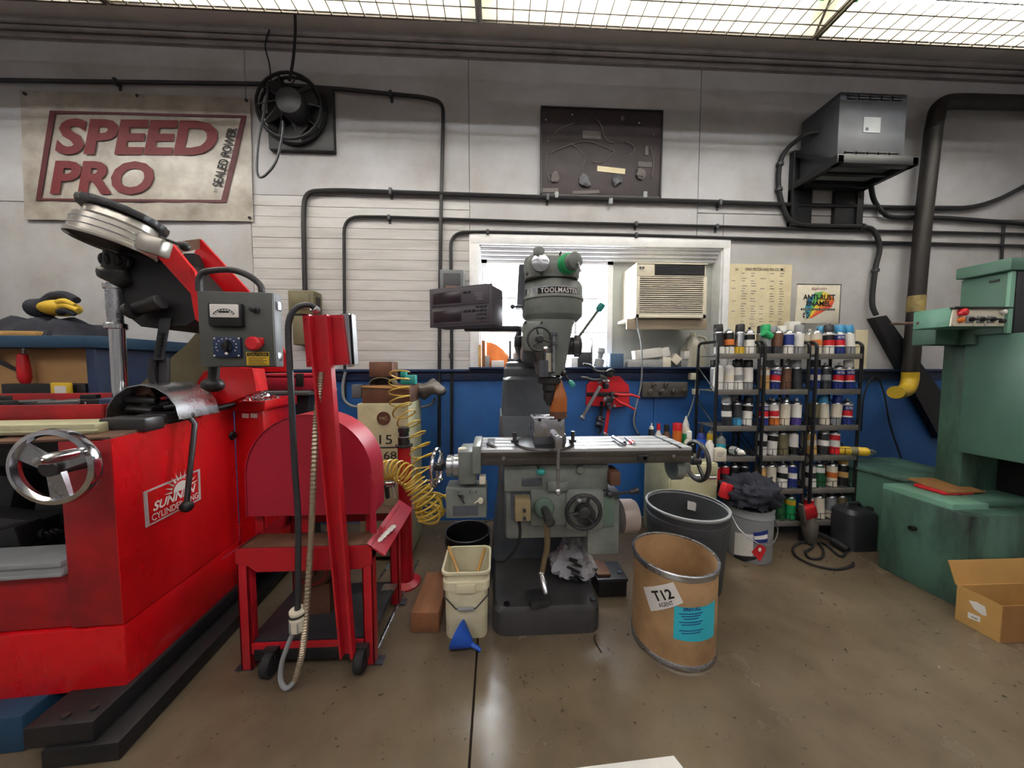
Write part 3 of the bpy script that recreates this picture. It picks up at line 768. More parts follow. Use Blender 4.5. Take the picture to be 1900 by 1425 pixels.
# deck iron block, rod and drop lever
x0, x1, z0, z1 = rect(257, 772, 345, 797, .2, HW)
yy = L(300, 790, x=-.02).y
b = B(); p = L(286, 785, x=.01); b.box((p.x - .16, p.y - .05, p.z - .03), (p.x + .01, p.y + .04, p.z + .03), .01)
p2 = L(320, 778, x=.0); b.box((p2.x - .12, p2.y - .03, p2.z - .028), (p2.x, p2.y + .06, p2.z + .03), .01)
hb(b, 'clamp_block', m_iron)
p3, p4 = L(341, 771, x=.015), L(432, 750, x=.02)
hb(B().cyl(p3, p4, .016, n=12), 'shaft', m_iron)
p5 = L(346, 935, x=.05); b = B(); b.sph(p3 + V((.02, 0, 0)), .022); b.tube([p3 + V((.02, 0, 0)), p3 + V((.045, 0, -.04)), V((.05, p5.y, p5.z))], .011, 10)
lv = hb(b, 'drop_lever', m_iron); hb(B().sph((.05, p5.y, p5.z - .012), .026), 'ball_knob', m_black, lv)
# spindle stack
ys = .36
def sp_(u, v): return L(u, v, y=ys)
def stack(name, u0, v0, u1, v1, w, m, n=20, bev=.003, w1=None):
    a, c_ = sp_(u0, v0), sp_(u1, v1); s = (sp_(u0 + 1, v0) - sp_(u0, v0)).length
    return hb(B().cyl(c_, a, (w1 or w) * s / 2, w * s / 2, n, bev), name, m)
stack('spindle', 217, 605, 224, 745, 24, m_chrome)
stack('spindle_sleeve', 210, 530, 215, 602, 25, m_steel)
stack('collar', 209, 527, 210, 537, 30, m_chrome); stack('collar', 215, 600, 216, 611, 35, m_chrome)
a, c_ = sp_(211, 498), sp_(208, 520)
hb(B().lathe([(.05, 0), (.06, .02), (.062, .035), (.045, .05), (.03, .075), (.028, .1)], c_ + V((.003, 0, -.005)), (a - c_) + V((.02, 0, 0)), 20), 'universal_joint', m_iron)
a, c_ = sp_(222, 472), sp_(214, 505)
b = B(); b.cyl(c_, a, .045, .05, 18, .004)
for k in range(8):
    an = k * math.pi / 4; b.sph(c_ + (a - c_) * .6 + V((math.cos(an) * .045, math.sin(an) * .045, 0)), .014, (1, 1, 2), 8)
hb(b, 'chuck_knob', m_black)
b = B(); p = L(222, 790, y=ys); q = L(222, 738, y=ys)
b.box((p.x - .075, ys - .05, p.z), (p.x + .03, ys + .07, q.z), .012)
hb(b, 'spindle_block', m_bluedk); hb(B().cyl((p.x + .05, ys - .06, q.z - .05), (p.x + .05, ys + .05, q.z - .05), .042, n=18, bev=.005).box((p.x + .02, ys - .04, p.z), (p.x + .08, ys + .04, q.z - .05), .005), 'spindle_clamp', m_iron)
hb(B().box((p.x - .085, ys - .055, p.z - .01), (p.x - .072, ys + .05, q.z - .01), .003), 'guard_strip', m_steel)
# head drum: tilted silver bell with toothed disc
h0, h1 = L(209, 460, y=.30), L(247, 408, y=.42)
ax = V((.21, .16, .95)).normalized()
s = (L(210, 460, y=.30) - h0).length
b = B(); Rb = 66 * s
b.lathe([(Rb * .985, 0), (Rb, .006), (Rb, .016), (Rb * .955, .02), (Rb * .955, .09), (Rb * .82, .105), (Rb * .80, .135), (Rb * .4, .137)], h0, ax, 48, cap0=False)
b.lathe([(Rb * .4, .13), (Rb * .93, .07), (Rb * .93, .016), (Rb * .985, 0)], h0, ax, 48, cap0=False, cap1=False)
m_silver = mat('silver_paint', 'BEBAB0', .28, .75, .45, 6)
hd = hb(b, 'drive_head', m_silver)
hb(B().lathe([(Rb * .9, .0), (Rb * .95, .02), (Rb * .9, .05), (.02, .07)], h0 + ax * .012, ax, 40), 'head_underside', m_dirt_shade, hd)
b = B(); n = 72; top = h0 + ax * .14; ux = V((1, 0, -.46)); ux = (ux - ax * ux.dot(ax)).normalized(); uy = ax.cross(ux)
rr_ = [[], [], [], []]
for i in range(n):
    a = 2 * math.pi * i / n; r = Rb * (1.0 + .02 * (1 if (i // 2) % 2 else -.2)); d = ux * math.cos(a) + uy * math.sin(a)
    for k, (q, h) in enumerate(((.6, 0), (.97, 0), (1, .012), (.99, .026))): rr_[k].append(b._v(top + d * r * q + ax * h))
b.skin(rr_)
hb(b, 'toothed_pulley', m_iron, hd)
b = B(); 
for dz in (.04, .068): b.torus(h0 + ax * dz, ax, Rb * .958, .003, 48, 5)
hb(b, 'head_band', m_chrome, hd)
p = L(262, 452, y=.18); b = B(); b.obox(p + V((.03, .02, .0)), (.1, .06, .075), M.Rotation(.3, 3, 'Y'), .012); hb(b, 'lock_boss', m_silver, hd)
p0, p1 = L(298, 441, y=.2), L(343, 457, y=.2); b = B(); b.cyl(p0, p1, .006, n=8).sph(p1, .02); hb(b, 'lock_lever', m_black, hd)
# arm: near plate, far plate, cover, underside
ya, yb_ = .34, .74
def poly(name, pts, y, th, m, **k):
    return hb(B().prism([L(u, v, y=y) for u, v in pts], (0, th, 0)), name, m, **k)
poly('arm_plate', [(276, 458), (318, 452), (360, 503), (372, 545), (372, 600), (362, 592), (354, 545)], ya, .02, m_red)
poly('arm_plate', [(371, 443), (462, 541), (532, 660), (530, 690), (455, 690), (372, 610), (352, 560), (352, 490)], yb_, .02, m_red)
q0 = [L(u, v, y=ya + .02) for u, v in ((313, 458), (345, 478))]; q1 = [L(371, 443, y=yb_), L(371, 470, y=yb_)]
hb(B().prism([L(300, 452, y=ya + .02), L(371, 443, y=yb_), L(371, 458, y=yb_), L(320, 470, y=ya + .02)], (0, 0, -.01)), 'arm_cover', m_rust)
poly('arm_underside', [(215, 520), (228, 560), (236, 585), (262, 606), (345, 604), (364, 592), (356, 547), (282, 466), (200, 470)], ya + .03, .3, m_dirt_shade)
poly('arm_web', [(340, 470), (360, 470), (400, 560), (480, 690), (400, 690), (360, 600)], yb_ - .06, .04, m_dirt_shade)
poly('dust_guard', [(250, 722), (345, 640), (374, 606), (470, 700), (375, 740)], yb_ + .08, .02, m_olive)
poly('arm_pivot', [(378, 690), (415, 680), (468, 684), (476, 726), (430, 745), (392, 756), (347, 772), (350, 735)], .5, .1, m_red)
for (u, v, r) in ((360, 741, .022), (404, 716, .028)):
    p = L(u, v, y=.5); hb(B().lathe([(r, 0), (r * .9, .015), (r * .5, .03), (.002, .032)], p, (0, -1, 0), 16), 'pivot_bolt', m_black)
# linkage
b = B(); b.cyl(L(240, 578, y=.32), L(300, 560, y=.32), .026, .034, 16, .004).cyl(L(238, 579, y=.30), L(246, 576, y=.30), .034, n=16)
hb(b, 'link_cylinder', m_black)
b = B(); b.hexa([L(296, 590, y=.36), L(318, 590, y=.36), L(318, 590, y=.42), L(296, 590, y=.42)], [L(284, 668, y=.36), L(304, 668, y=.36), L(304, 668, y=.42), L(284, 668, y=.42)])
hb(b, 'feed_rack', m_dkgrey)
b = B()
for k in range(16):
    p, q = L(294 - k * .5, 618 + k * 2.9, y=.355), L(304 - k * .5, 617 + k * 2.9, y=.355); b.obox((p + q) / 2, ((q - p).length, .008, .004))
hb(b, 'rack_teeth', m_black)
for off in (0, 18):
    hb(B().tube(spline([L(288 + off, 665, y=.4), L(284 + off * 1.2, 690, y=.39), L(289 + off * 0.94, 715, y=.38), L(300 + off * .6, 735, y=.38)], 5), .019, 10), 'hose', m_blackr)
# drip shield with links on the deck
g = []
for i in range(9):
    a = math.pi * i / 8
    row = []
    for yv in (.22, .45): c0 = L(297, 775, y=.3); row.append(V((c0.x - .125 * math.cos(a) * (1.15), yv, c0.z + .155 * math.sin(a))))
    g.append(row)
hb(B().sheet(g, (.0, 0, .006)), 'drip_shield', m_steel)
for k in range(12):
    c0 = L(270 + rnd.uniform(-12, 70), 755 + rnd.uniform(-14, 14), y=.28 + rnd.uniform(0, .1))
    ang = rnd.uniform(0, 3); d = V((math.cos(ang), .3 * math.sin(2 * ang), .5 * math.sin(ang))) * rnd.uniform(.03, .06)
    hb(B().cyl(c0 - d, c0 + d, rnd.uniform(.012, .022), n=10, bev=.003), 'linkage', m_iron if k % 2 else m_dirt_shade)
# control box
cb0 = L(440, 610, y=.14)
x0, x1, z0, z1 = rect(369, 541, 510, 681, .14, HW)
cb = hb(B().box((x0, .14, z0), (x1, .20, z1), .006), 'control_box', m_grey)
m_face = mat('control_face_grey', '50534F', .5, .1, .45, 4)
hb(B().box((x0 + .003, .136, z0 + .003), (x1 - .003, .141, z1 - .003), .002), 'cover', m_face, cb)
def cu(u, v, y=.13): return L(u, v, y=y)
def cbox(u0, v0, u1, v1, yf_, yb2, name, m, bev=.003):
    x0, x1, z0, z1 = rect(u0, v0, u1, v1, yf_, HW)
    return hb(B().box((x0, yf_, z0), (x1, yb2, z1), bev), name, m, cb)
cbox(384, 561, 447, 606, .112, .14, 'meter', m_black, .008)
cbox(388, 564, 442, 589, .109, .12, 'meter_face', m_paper, .004)
b = B(); b.tube([cu(415 + 22 * math.cos(a), 590 - 17 * math.sin(a), .1075) for a in [R(25 + k * 10) for k in range(14)]], .001, 4)
for k in range(9):
    a = R(30 + 15 * k); p, q = cu(415 + 22 * math.cos(a), 590 - 17 * math.sin(a), .108), cu(415 + 18 * math.cos(a), 590 - 13 * math.sin(a), .108); b.tube([p, q], .0011, 4)
x0_, x1_, z0_, z1_ = rect(405, 577, 424, 580, .1075, HW); b.box((x0_, .1075, z0_), (x1_, .109, z1_)); hb(b, 'meter_scale', m_ink, cb)
cbox(395, 625, 446, 663, .125, .14, 'selector_plate', m_bluedk, .003)
b = B()
for k in range(11):
    a = R(-30 + 24 * k); b.sph(cu(420 + 19 * math.cos(a), 643 - 15 * math.sin(a), .1245), .003, n=6)
for u, v in ((398, 628), (443, 628), (398, 660), (443, 660)): b.sph(cu(u, v, .1245), .004, n=6)
hb(b, 'dial_marks', m_paper, cb)
p, q = cu(420, 650, .11), cu(421, 634, .11); hb(B().cyl(cu(420, 643, .125), cu(420, 643, .11), .018, n=14).obox((p + q) / 2, (.01, .02, .05), M.Rotation(.05, 3, 'Y'), .003), 'selector_knob', m_black, cb)
hb(B().sph(cu(420, 656, .105), .006, n=8), 'knob_mark', m_paper, cb)
p = cu(473, 574); hb(B().lathe([(.016, 0), (.016, .01), (.01, .014), (.014, .03), (.008, .034)], p + V((0, .01, 0)), (0, -1, 0), 14), 'indicator_cap', m_dkgrey, cb)
cbox(465, 626, 488, 640, .128, .14, 'stop_surround', m_redpl, .004)
p = cu(476, 638); hb(B().lathe([(.02, 0), (.02, .015), (.029, .022), (.03, .035), (.022, .042)], p + V((0, .01, 0)), (0, -1, 0), 18), 'stop_button', m_redpl, cb)
cbox(457, 653, 499, 678, .133, .14, 'caution_label', m_yellow, .001)
cbox(458, 654, 498, 661, .1325, .14, 'caution_strip', m_ink, .0005)
text('CAUTION', 'lettering', m_yellow, cb, L(478, 657.5, y=.1322), (1, 0, 0), (0, 0, 1), .07, .012, local=True)
b = B()
for k in range(5):
    x0_, x1_, z0_, z1_ = rect(461, 663.5 + k * 2.8, 495 - (k % 2) * 6, 664.6 + k * 2.8, .1325, HW); b.box((x0_, .1325, z0_), (x1_, .134, z1_))
hb(b, 'printed_rows', m_ink, cb, sharp=0, kind='stuff')
for v in (567, 662):
    p = L(511, v, y=.16); hb(B().box((p.x - .002, .155, p.z - .02), (p.x + .014, .19, p.z + .02), .004), 'latch', m_steel, cb)
P = [L(370, 541, y=.17), L(370, 520, y=.17), L(378, 506, y=.17), L(395, 502, y=.17), L(430, 501, y=.17), L(460, 511, y=.17), L(482, 528, y=.17), L(486, 543, y=.17)]
hb(B().tube(spline(P, 6), .013, 10), 'carry_handle', m_iron, cb)
hb(B().cyl(L(395, 712, y=.2), L(398, 680, y=.2), .02, n=12).sph(L(395, 714, y=.2), .042, (1, 1, .8)), 'pedestal', m_black, cb)
# metal bits heap
b = B(); yb2 = yk + .05
for k in range(70):
    c0 = V((rnd.uniform(x0 - .0, x1), 0, 0))
    px = rnd.uniform(L(440, 745, y=yk + .1).x, L(500, 745, y=yk + .1).x); py = rnd.uniform(yk + .03, yk + .26)
    rad = 1 - abs(px - (L(470, 745, y=yk + .1).x)) / .16
    pz = ct_z + .03 + max(0, rad) * rnd.uniform(.01, .065)
    d = V((rnd.uniform(-1, 1), rnd.uniform(-1, 1), rnd.uniform(-.6, .6))).normalized() * rnd.uniform(.008, .018)
    p = HW @ V((px, py, pz)); b.cyl(p - d, p + d, rnd.uniform(.004, .009), n=6)
o = b.build('metal_offcuts', m_chrome, sharp=30); tag(o, 'heap of shiny metal bits in the red tray on the honing machine', 'metal bits'); o['kind'] = 'stuff'

# dark tools lying in the long tray
for i, (u, v, kind) in enumerate(((20, 742, 0), (60, 745, 1), (95, 744, 2), (130, 748, 1), (165, 745, 0), (186, 747, 2))):
    p = hit(u, v + 3, HW, y=.34); w = HW @ V((p.x, .30 + .03 * (i % 3), L(60, 754, y=.26).z + .0))
    nm = ['dark iron honing block', 'short black iron bar', 'grey wrench'][kind] + ' lying in the long red tray, ' + ['first', 'second', 'third', 'fourth', 'fifth', 'sixth'][i] + ' from the left edge'
    o = thing(['honing_block', 'iron_bar', 'wrench'][kind], nm, 'tool', w)
    rot = M.Rotation(rnd.uniform(-.3, .3), 3, 'Z')
    if kind == 0: B(M.Translation(w)).obox((0, 0, .0), (.14, .05, .05), rot, .008).obox((.02, 0, .03), (.06, .03, .03), rot, .005).build('block', m_dirt_shade, o)
    elif kind == 1: B(M.Translation(w)).cyl((-.08, 0, .0), (.08, .02, .005), .02, n=10, bev=.004).build('bar', m_iron, o)
    else: B(M.Translation(w)).obox((0, 0, 0), (.16, .02, .01), rot, .004).cyl(rot @ V((.08, 0, -.006)), rot @ V((.08, 0, .008)), .022, n=12).build('bar', m_greypl, o)

# ---------------------------------------------------------------- blue work bench behind the hone
yw = 2.18
x0, x1, z0, z1 = rect(-260, 622, 180, 645, yw)
wb = thing('workbench', 'blue topped workbench with tan back board behind the honing machine', 'workbench', ((x0 + x1) / 2, 2.5, 0))
B().box((x0, yw, z0), (x1, D - .03, z1), .006).build('bench_top', m_bluebench, wb)
p = hit(170, 690, y=yw + .02)
B().box((p.x - .03, yw + .02, 0), (p.x + .03, D - .05, z0), .004).build('end_panel', m_bluedk, wb)
B().box((x0, yw + .12, .75), (p.x - .03, yw + .14, z0), .003).build('tan_board', m_tan, wb)
zsf = hit(80, 740, y=yw + .1).z
B().box((x0, yw - .02, zsf - .04), (p.x - .03, D - .1, zsf), .004).build('shelf', m_bluebench, wb)
B().box((x0, yw, .0), (x0 + .05, D - .1, z0)).build('leg', m_bluebench, wb)
zb_ = z1
def place(u, v, y): return hit(u, v, y=y)
# jacket
cl = B(); c = V((hit(100, 600, y=2.45).x, 2.48, zb_))
g = []
W2 = hit(182, 600, y=2.4).x
X0 = hit(15, 600, y=2.4).x
for i in range(17):
    row = []
    for j in range(31):
        s, t = j / 30, i / 16
        x = X0 + (W2 - X0) * s; y = 2.2 + .42 * t
        h = .03 + .11 * math.sin(math.pi * min(1, t * 1.1)) ** .7 * (.55 + .45 * math.sin(math.pi * min(1, s * 1.05))) + .014 * math.sin(23 * s + 9 * t) + .012 * math.sin(17 * t - 11 * s)
        if t < .08: h = .004
        if s > .9: h *= (1 - s) * 10
        row.append(V((x, y, zb_ + max(h, .004) - .003)))
    g.append(row)
for i, row in enumerate(g):
    for p_ in row:
        if 1 < i: p_.z += .05 * (.3 - abs(noise.noise(p_ * 9))) * (1 if p_.z > zb_ + .03 else 0)
b = B(); b.sheet(g, (0, 0, -.001)); o = b.build('jacket', m_cloth, sharp=70); tag(o, 'crumpled dark work jacket lying on the blue workbench', 'jacket')
# glove
gc = hit(112, 572, y=2.36)
gl = thing('work_glove', 'yellow and black work glove resting on the dark jacket', 'glove', gc)
b = B(); 
b.sph(gc + V((0, 0, .0)), .1, (1.15, .8, .55), 16); b.build('palm', m_yellow, gl)
b = B(); b.tube(spline([gc + V((-.1, 0, .02)), gc + V((-.04, 0, .075)), gc + V((.05, -.01, .085)), gc + V((.13, -.02, .05))], 6), .03, 10, rf=lambda t: .036 * (1 - .35 * t)); b.build('finger', m_cloth, gl)
for k, (dx, dz, ln) in enumerate(((.1, .03, .1), (.11, 0, .12), (.1, -.03, .1))):
    b = B(); b.tube(spline([gc + V((.05, -.04, dz)), gc + V((.05 + dx * .6, -.06, dz + .005)), gc + V((.05 + ln, -.05, dz - .02))], 5), .02, 10, rf=lambda t: .024 * (1 - .4 * t)); b.build('finger', m_yellow if k < 2 else m_cloth, gl)
b = B(); b.cyl(gc + V((-.17, 0, .0)), gc + V((-.08, 0, .0)), .06, .065, 16, .008); b.build('cuff', m_cloth, gl)
p = hit(30, 618, y=2.22); tag(B().box((p.x - .25, 2.2, zb_), (hit(66, 618, y=2.2).x, 2.32, zb_ + .03), .003).build('wood_offcut', m_woodlt), 'pale wood offcut at the left end of the blue workbench', 'wood')
p = hit(48, 660, y=yw + .06); t0 = thing('screwdriver', 'red handled screwdriver hanging below the blue bench top', 'screwdriver', p)
B().lathe([(.005, 0), (.016, .01), (.03, .05), (.028, .13), (.022, .2), (.01, .21)], hit(48, 716, y=yw + .06), (-.03, 0, 1), 12).build('handle', m_redpl, t0)
B().cyl(hit(44, 664, y=yw + .06), hit(44, 640, y=yw + .06), .007, n=8).build('shank', m_steel, t0)
p = hit(20, 680, y=yw + .1); t0 = thing('file', 'black file leaning on the tan board at the left edge', 'file', p)
B().hexa([hit(-20, 668, y=yw + .1), hit(-20, 656, y=yw + .1), hit(-20, 656, y=yw + .11), hit(-20, 668, y=yw + .11)], [hit(36, 692, y=yw + .1), hit(37, 686, y=yw + .1), hit(37, 686, y=yw + .11), hit(36, 692, y=yw + .11)]).build('blade', m_black, t0)
x0, x1, z0, z1 = rect(2, 712, 158, 738, yw + .02)
t0 = thing('tool_case', 'open black tool case with sockets on the shelf under the bench', 'tool case', ((x0 + x1) / 2, yw + .1, zsf))
B().box((x0, yw + .02, zsf), (x1, yw + .09, z1), .006).build('lid', m_black, t0)
for k in range(7):
    p = hit(30 + k * 14, 732, y=yw); B().cyl((p.x, yw - .005, zsf + .02), (p.x, yw + .02, zsf + .02), .014, n=10).build('socket', m_steel if k % 2 else m_yellow, t0)
x0, x1, z0, z1 = rect(95, 713, 131, 738, yw - .01)
t0 = thing('parts_organizer', 'small yellow framed card standing on the black tool case', 'card', ((x0 + x1) / 2, yw, zsf))
B().box((x0, yw - .015, zsf), (x1, yw + .005, z1 + .01), .006).build('frame', m_yellow, t0)
b = B()
B().box((x0 + .03, yw - .018, zsf + .03), (x1 - .02, yw - .012, z1 - .01)).build('card', m_paper, t0)

# ---------------------------------------------------------------- red cart with arched hood
yc0, yc1 = 1.47, 1.90
ca = thing('machine_cart', 'red welded steel cart with an arched hood and a leaning post', 'cart', hit(570, 1245, y=yc0))
xl, xr = hit(443, 1140, y=yc0).x, hit(693, 1140, y=yc0).x
zt_, zr = hit(570, 1015, y=yc0).z, hit(570, 1050, y=yc0).z
lw = .048
for (x, y) in ((xl, yc0), (xr - lw, yc0), (xl, yc1 - lw), (xr - lw, yc1 - lw)):
    b = B(); b.box((x, y, .004), (x + lw, y + .008, zt_), .002).box((x if x > xl else x, y, .004), (x + .008, y + lw, zt_), .002).box((x + lw - .008, y, .004), (x + lw, y + lw, zt_), .002)
    b.build('leg', m_redcart, ca)
    B().box((x - .03 if x == xl else x, y, 0), (x + lw if x == xl else x + lw + .035, y + lw, .008), .002).build('foot_plate', m_dkgrey, ca)
B().prism([(xl, yc0 - .004, zt_), (xr, yc0 - .004, zt_), (xr, yc0 - .004, zr), (xr - .03, yc0 - .004, zr - .0), (xr - .05, yc0 - .004, zr - .02), (xl + .09, yc0 - .004, zr - .02), (xl + .05, yc0 - .004, zr + .01), (xl, yc0 - .004, zr + .02)], (0, .01, 0)).build('top_rail', m_redcart, ca)
B().box((xl, yc1 - .01, zr), (xr, yc1, zt_), .003).box((xl, yc0, zr + .02), (xl + .008, yc1, zt_), .002).box((xr - .008, yc0, zr + .02), (xr, yc1, zt_), .002).build('side_rail', m_redcart, ca)
B().box((xl, yc0, zt_ - .006), (xr, yc0 + .13, zt_), .002).box((xl, yc1 - .1, zt_ - .006), (xr, yc1, zt_), .002).build('deck', m_rust, ca)
za, zb2 = hit(570, 1191, y=yc0).z, hit(570, 1211, y=yc0).z
B().box((xl + lw, yc0 + .002, zb2), (xr - lw, yc0 + .01, za), .002).build('lower_rail', m_redcart, ca)
B().box((xl + .02, yc0 + .02, .1), (xr - .02, yc1 - .02, .13), .003).build('shelf', m_dkgrey, ca)
B().box((xl + lw + .01, yc0 + .0, .045), (xr - lw, yc0 + .03, .1), .003).build('dolly_bar', m_black, ca)
for u in (497, 668):
    p = hit(u, 1285, z=.0); xx = hit(u, 1262, y=yc0 - .04).x
    w = B(); w.lathe([(.02, -.02), (.05, -.02), (.055, -.014), (.055, .014), (.05, .02), (.02, .02)], (xx, yc0 - .02, .055), (1, 0, .0), 20)
    wh = w.build('caster', m_blackr, ca)
    B().box((xx - .03, yc0 - .03, .055), (xx - .024, yc0 + .02, .115)).box((xx + .024, yc0 - .03, .055), (xx + .03, yc0 + .02, .115)).box((xx - .03, yc0 - .03, .11), (xx + .03, yc0 + .03, .116)).build('caster_fork', m_iron, wh)
# flared flanges left and right
z1f = zt_ + .004
B().prism([(xr - .02, yc0 - .004, z1f), (xr + .055, yc0 - .004, z1f - .055), (xr + .06, yc0 - .004, z1f - .05), (xr - .02, yc0 - .004, z1f + .008)], (0, yc1 - yc0 + .06, 0)).build('chip_chute', m_hood, ca)
B().prism([(xl + .015, yc0 - .004, z1f), (xl - .055, yc0 - .004, z1f - .05), (xl - .06, yc0 - .004, z1f - .044), (xl + .015, yc0 - .004, z1f + .008)], (0, yc1 - yc0, 0)).build('chip_chute', m_hood, ca)
b = B()
for k in range(5): p = V((xr + .01 + .006 * k, yc0 + .07 + .03 * k, z1f - .015)); b.sph(p, .018, (1, 1.4, .3), 7)
b.build('tape_scrap', m_paper, ca)
# hood
yh0, yh1 = 1.56, 1.71
hx0, hx1, hz0, hz1 = rect(456, 770, 689, 956, yh0)
r = (hx1 - hx0) / 2; cx = (hx0 + hx1) / 2; zc = hz1 - r * 1.0
arc = [(hx0, hz0)] + [(cx - r * math.cos(math.pi * k / 24), zc + r * math.sin(math.pi * k / 24)) for k in range(25)] + [(hx1, hz0)]
B().prism([(x, yh0, z) for x, z in arc], (0, .004, 0)).build('hood_front', m_hood, ca)
b = B(); b.skin([[b._v((cx + (x - cx) * k, y, zc + (z - zc) * k)) for k, y in ((1.014, yh0 - .006), (1.014, yh1), (1.002, yh1), (1.002, yh0 - .006))] for x, z in arc]); b.build('hood_shell', m_hood, ca)
B().prism([(x, yh1 - .004, z) for x, z in arc], (0, .004, 0)).build('hood_back', m_hood, ca)
for xx in (hx0 + .02, cx - .05, hx1 - .03):
    B().box((xx - .02, yh0 + .04, zt_), (xx + .02, yh0 + .05, hz0 + .06), .002).build('hood_bracket', m_redcart, ca)
B().prism([(hx1 - .0, yh0 - .02, hz0 + .2), (hx1 + .02, yh0 - .02, hz0 + .16), (hx1 + .025, yh0 - .02, zt_ + .02), (hx1 - .005, yh0 - .02, zt_ + .02)], (0, .004, 0)).build('side_flap', m_hood, ca)
# motor low inside
mc = V((hit(585, 1080, y=1.66).x, 1.62, .37))
b = B(); b.lathe([(.04, 0), (.095, .015), (.105, .03), (.105, .2), (.09, .22)], mc, (0, 1, 0), 24); b.lathe([(.03, -.02), (.035, 0)], mc, (0, 1, 0), 16)
b.box((mc.x - .08, 1.64, .13), (mc.x + .08, 1.8, mc.z - .08))
mo = b.build('motor', m_rust, ca)
for rr2 in (.05, .075): B().torus(mc + V((0, .01, 0)), (0, 1, 0), rr2, .005, 24, 6).build('motor_ring', m_reddk, mo)
for (u, v) in ((712, 1062), (722, 1090)):
    p = hit(u, v, y=1.72)
    B().obox(p, (.07, .05, .008), M.Rotation(-.9, 3, 'Y') if v < 1070 else None).build('bracket_plate', m_steel, ca)
# leaning post with switch box
def pc(u, v, y=yc0 - .03): return hit(u, v, y=y)
pw = [pc(577, 585), pc(613, 585), pc(660, 1213), pc(636, 1213)]
b = B(); b.prism(pw, (0, .006, 0))
b.hexa([pw[0], pw[0] + V((.008, 0, 0)), pw[3] + V((.008, 0, 0)), pw[3]], [p + V((0, -.03, 0)) for p in (pw[0], pw[0] + V((.008, 0, 0)), pw[3] + V((.008, 0, 0)), pw[3])])
b.hexa([pw[1], pw[1] - V((.012, 0, 0)), pw[2] - V((.012, 0, 0)), pw[2]], [p + V((0, -.03, 0)) for p in (pw[1], pw[1] - V((.012, 0, 0)), pw[2] - V((.012, 0, 0)), pw[2])])
b.build('post', m_redcart, ca)
q = [pc(561, 585, yc0 - .022), pc(634, 584, yc0 - .022), pc(646, 676, yc0 - .022), pc(569, 681, yc0 - .022)]
bp_ = B().prism(q, (0, .02, 0)).build('switch_plate', m_redcart, ca)
for t in (.05, .38, .93):
    for s in (.07, .9):
        p = q[0] * (1 - t) * (1 - s) + q[1] * t * (1 - s) + q[3] * (1 - t) * s + q[2] * t * s
        B().cyl(p, p + V((0, -.006, 0)), .006, n=8).build('screw', m_redcart, bp_)
q2 = [pc(632, 582, yc0 - .01), pc(647, 582, yc0 - .01), pc(653, 676, yc0 - .01), pc(645, 681, yc0 - .01)]
swb = B().hexa(q2, [p + V((0, .05, 0)) for p in q2]).build('switch_box', m_chrome, ca, label='chrome edged switch box at the back of the post')
B().hexa([p + V((.004, .004, 0)) for p in (q2[1], q2[1] + V((.006, 0, 0)), q2[2] + V((.006, 0, 0)), q2[2])], [p + V((.004, .045, 0)) for p in (q2[1], q2[1] + V((.006, 0, 0)), q2[2] + V((.006, 0, 0)), q2[2])]).build('gasket', m_black, swb)
# power leads of the cart
ld = thing('power_lead', 'dark grey power lead with white plug hanging from the leaning red post', 'lead', hit(553, 1140, y=1.40))
P = [hit(u, v, y=y_) for u, v, y_ in ((588, 576, 1.46), (575, 566, 1.44), (552, 570, 1.42), (538, 590, 1.41), (535, 625, 1.41), (540, 720, 1.40), (546, 850, 1.40), (553, 960, 1.40), (553, 1080, 1.40), (552, 1134, 1.40))]
B().tube(spline(P, 6), .0125, 10).build('sheath', m_dkgrey, ld)
B().cyl(hit(590, 578, y=1.47), hit(580, 571, y=1.45), .018, n=12, bev=.003).build('gland', m_steel, ld)
p, q = hit(553, 1171, y=1.40), hit(553, 1130, y=1.40)
cn = B().lathe([(.02, 0), (.03, .01), (.034, .06), (.034, .065), (.03, .07), (.03, .085), (.034, .088), (.034, .098), (.02, .1)], p, q - p, 18).build('plug', m_cream, ld)
for k in range(6):
    a = k * math.pi / 3; B().box(p + V((math.cos(a) * .032 - .003, math.sin(a) * .032 - .003, .012)), p + V((math.cos(a) * .032 + .003, math.sin(a) * .032 + .003, .06)), .001).build('rib', m_greypl, cn)
B().torus(p + V((0, 0, .08)), (0, 0, 1), .033, .004, 20, 6).build('plug_ring', m_black, cn)
fx = thing('flex_conduit', 'ribbed pale armoured cable looping under the plug and up beside the red post', 'cable', hit(545, 1275, y=1.38))
P = [hit(u, v, y=y_) for u, v, y_ in ((545, 1172, 1.40), (535, 1195, 1.39), (523, 1230, 1.38), (521, 1262, 1.37), (532, 1277, 1.36), (548, 1262, 1.37))]
B().tube(spline(P, 6), .010, 10).build('sheath', m_greypl, fx)
P2 = spline([hit(u, v, y=y_) for u, v, y_ in ((548, 1262, 1.37), (560, 1215, 1.38), (566, 1160, 1.40), (572, 1080, 1.41), (578, 980, 1.42), (582, 880, 1.42), (586, 790, 1.43), (591, 740, 1.44), (597, 690, 1.44))], 24)
b = B(); b.tube(P2, .012, 10, rf=lambda t: .0125 + .0022 * math.sin(t * 2 * math.pi * 95)); 
b.build('armour', mat('armoured_cable', 'A89A84', .35, .6, .3, 40), fx, sharp=0)
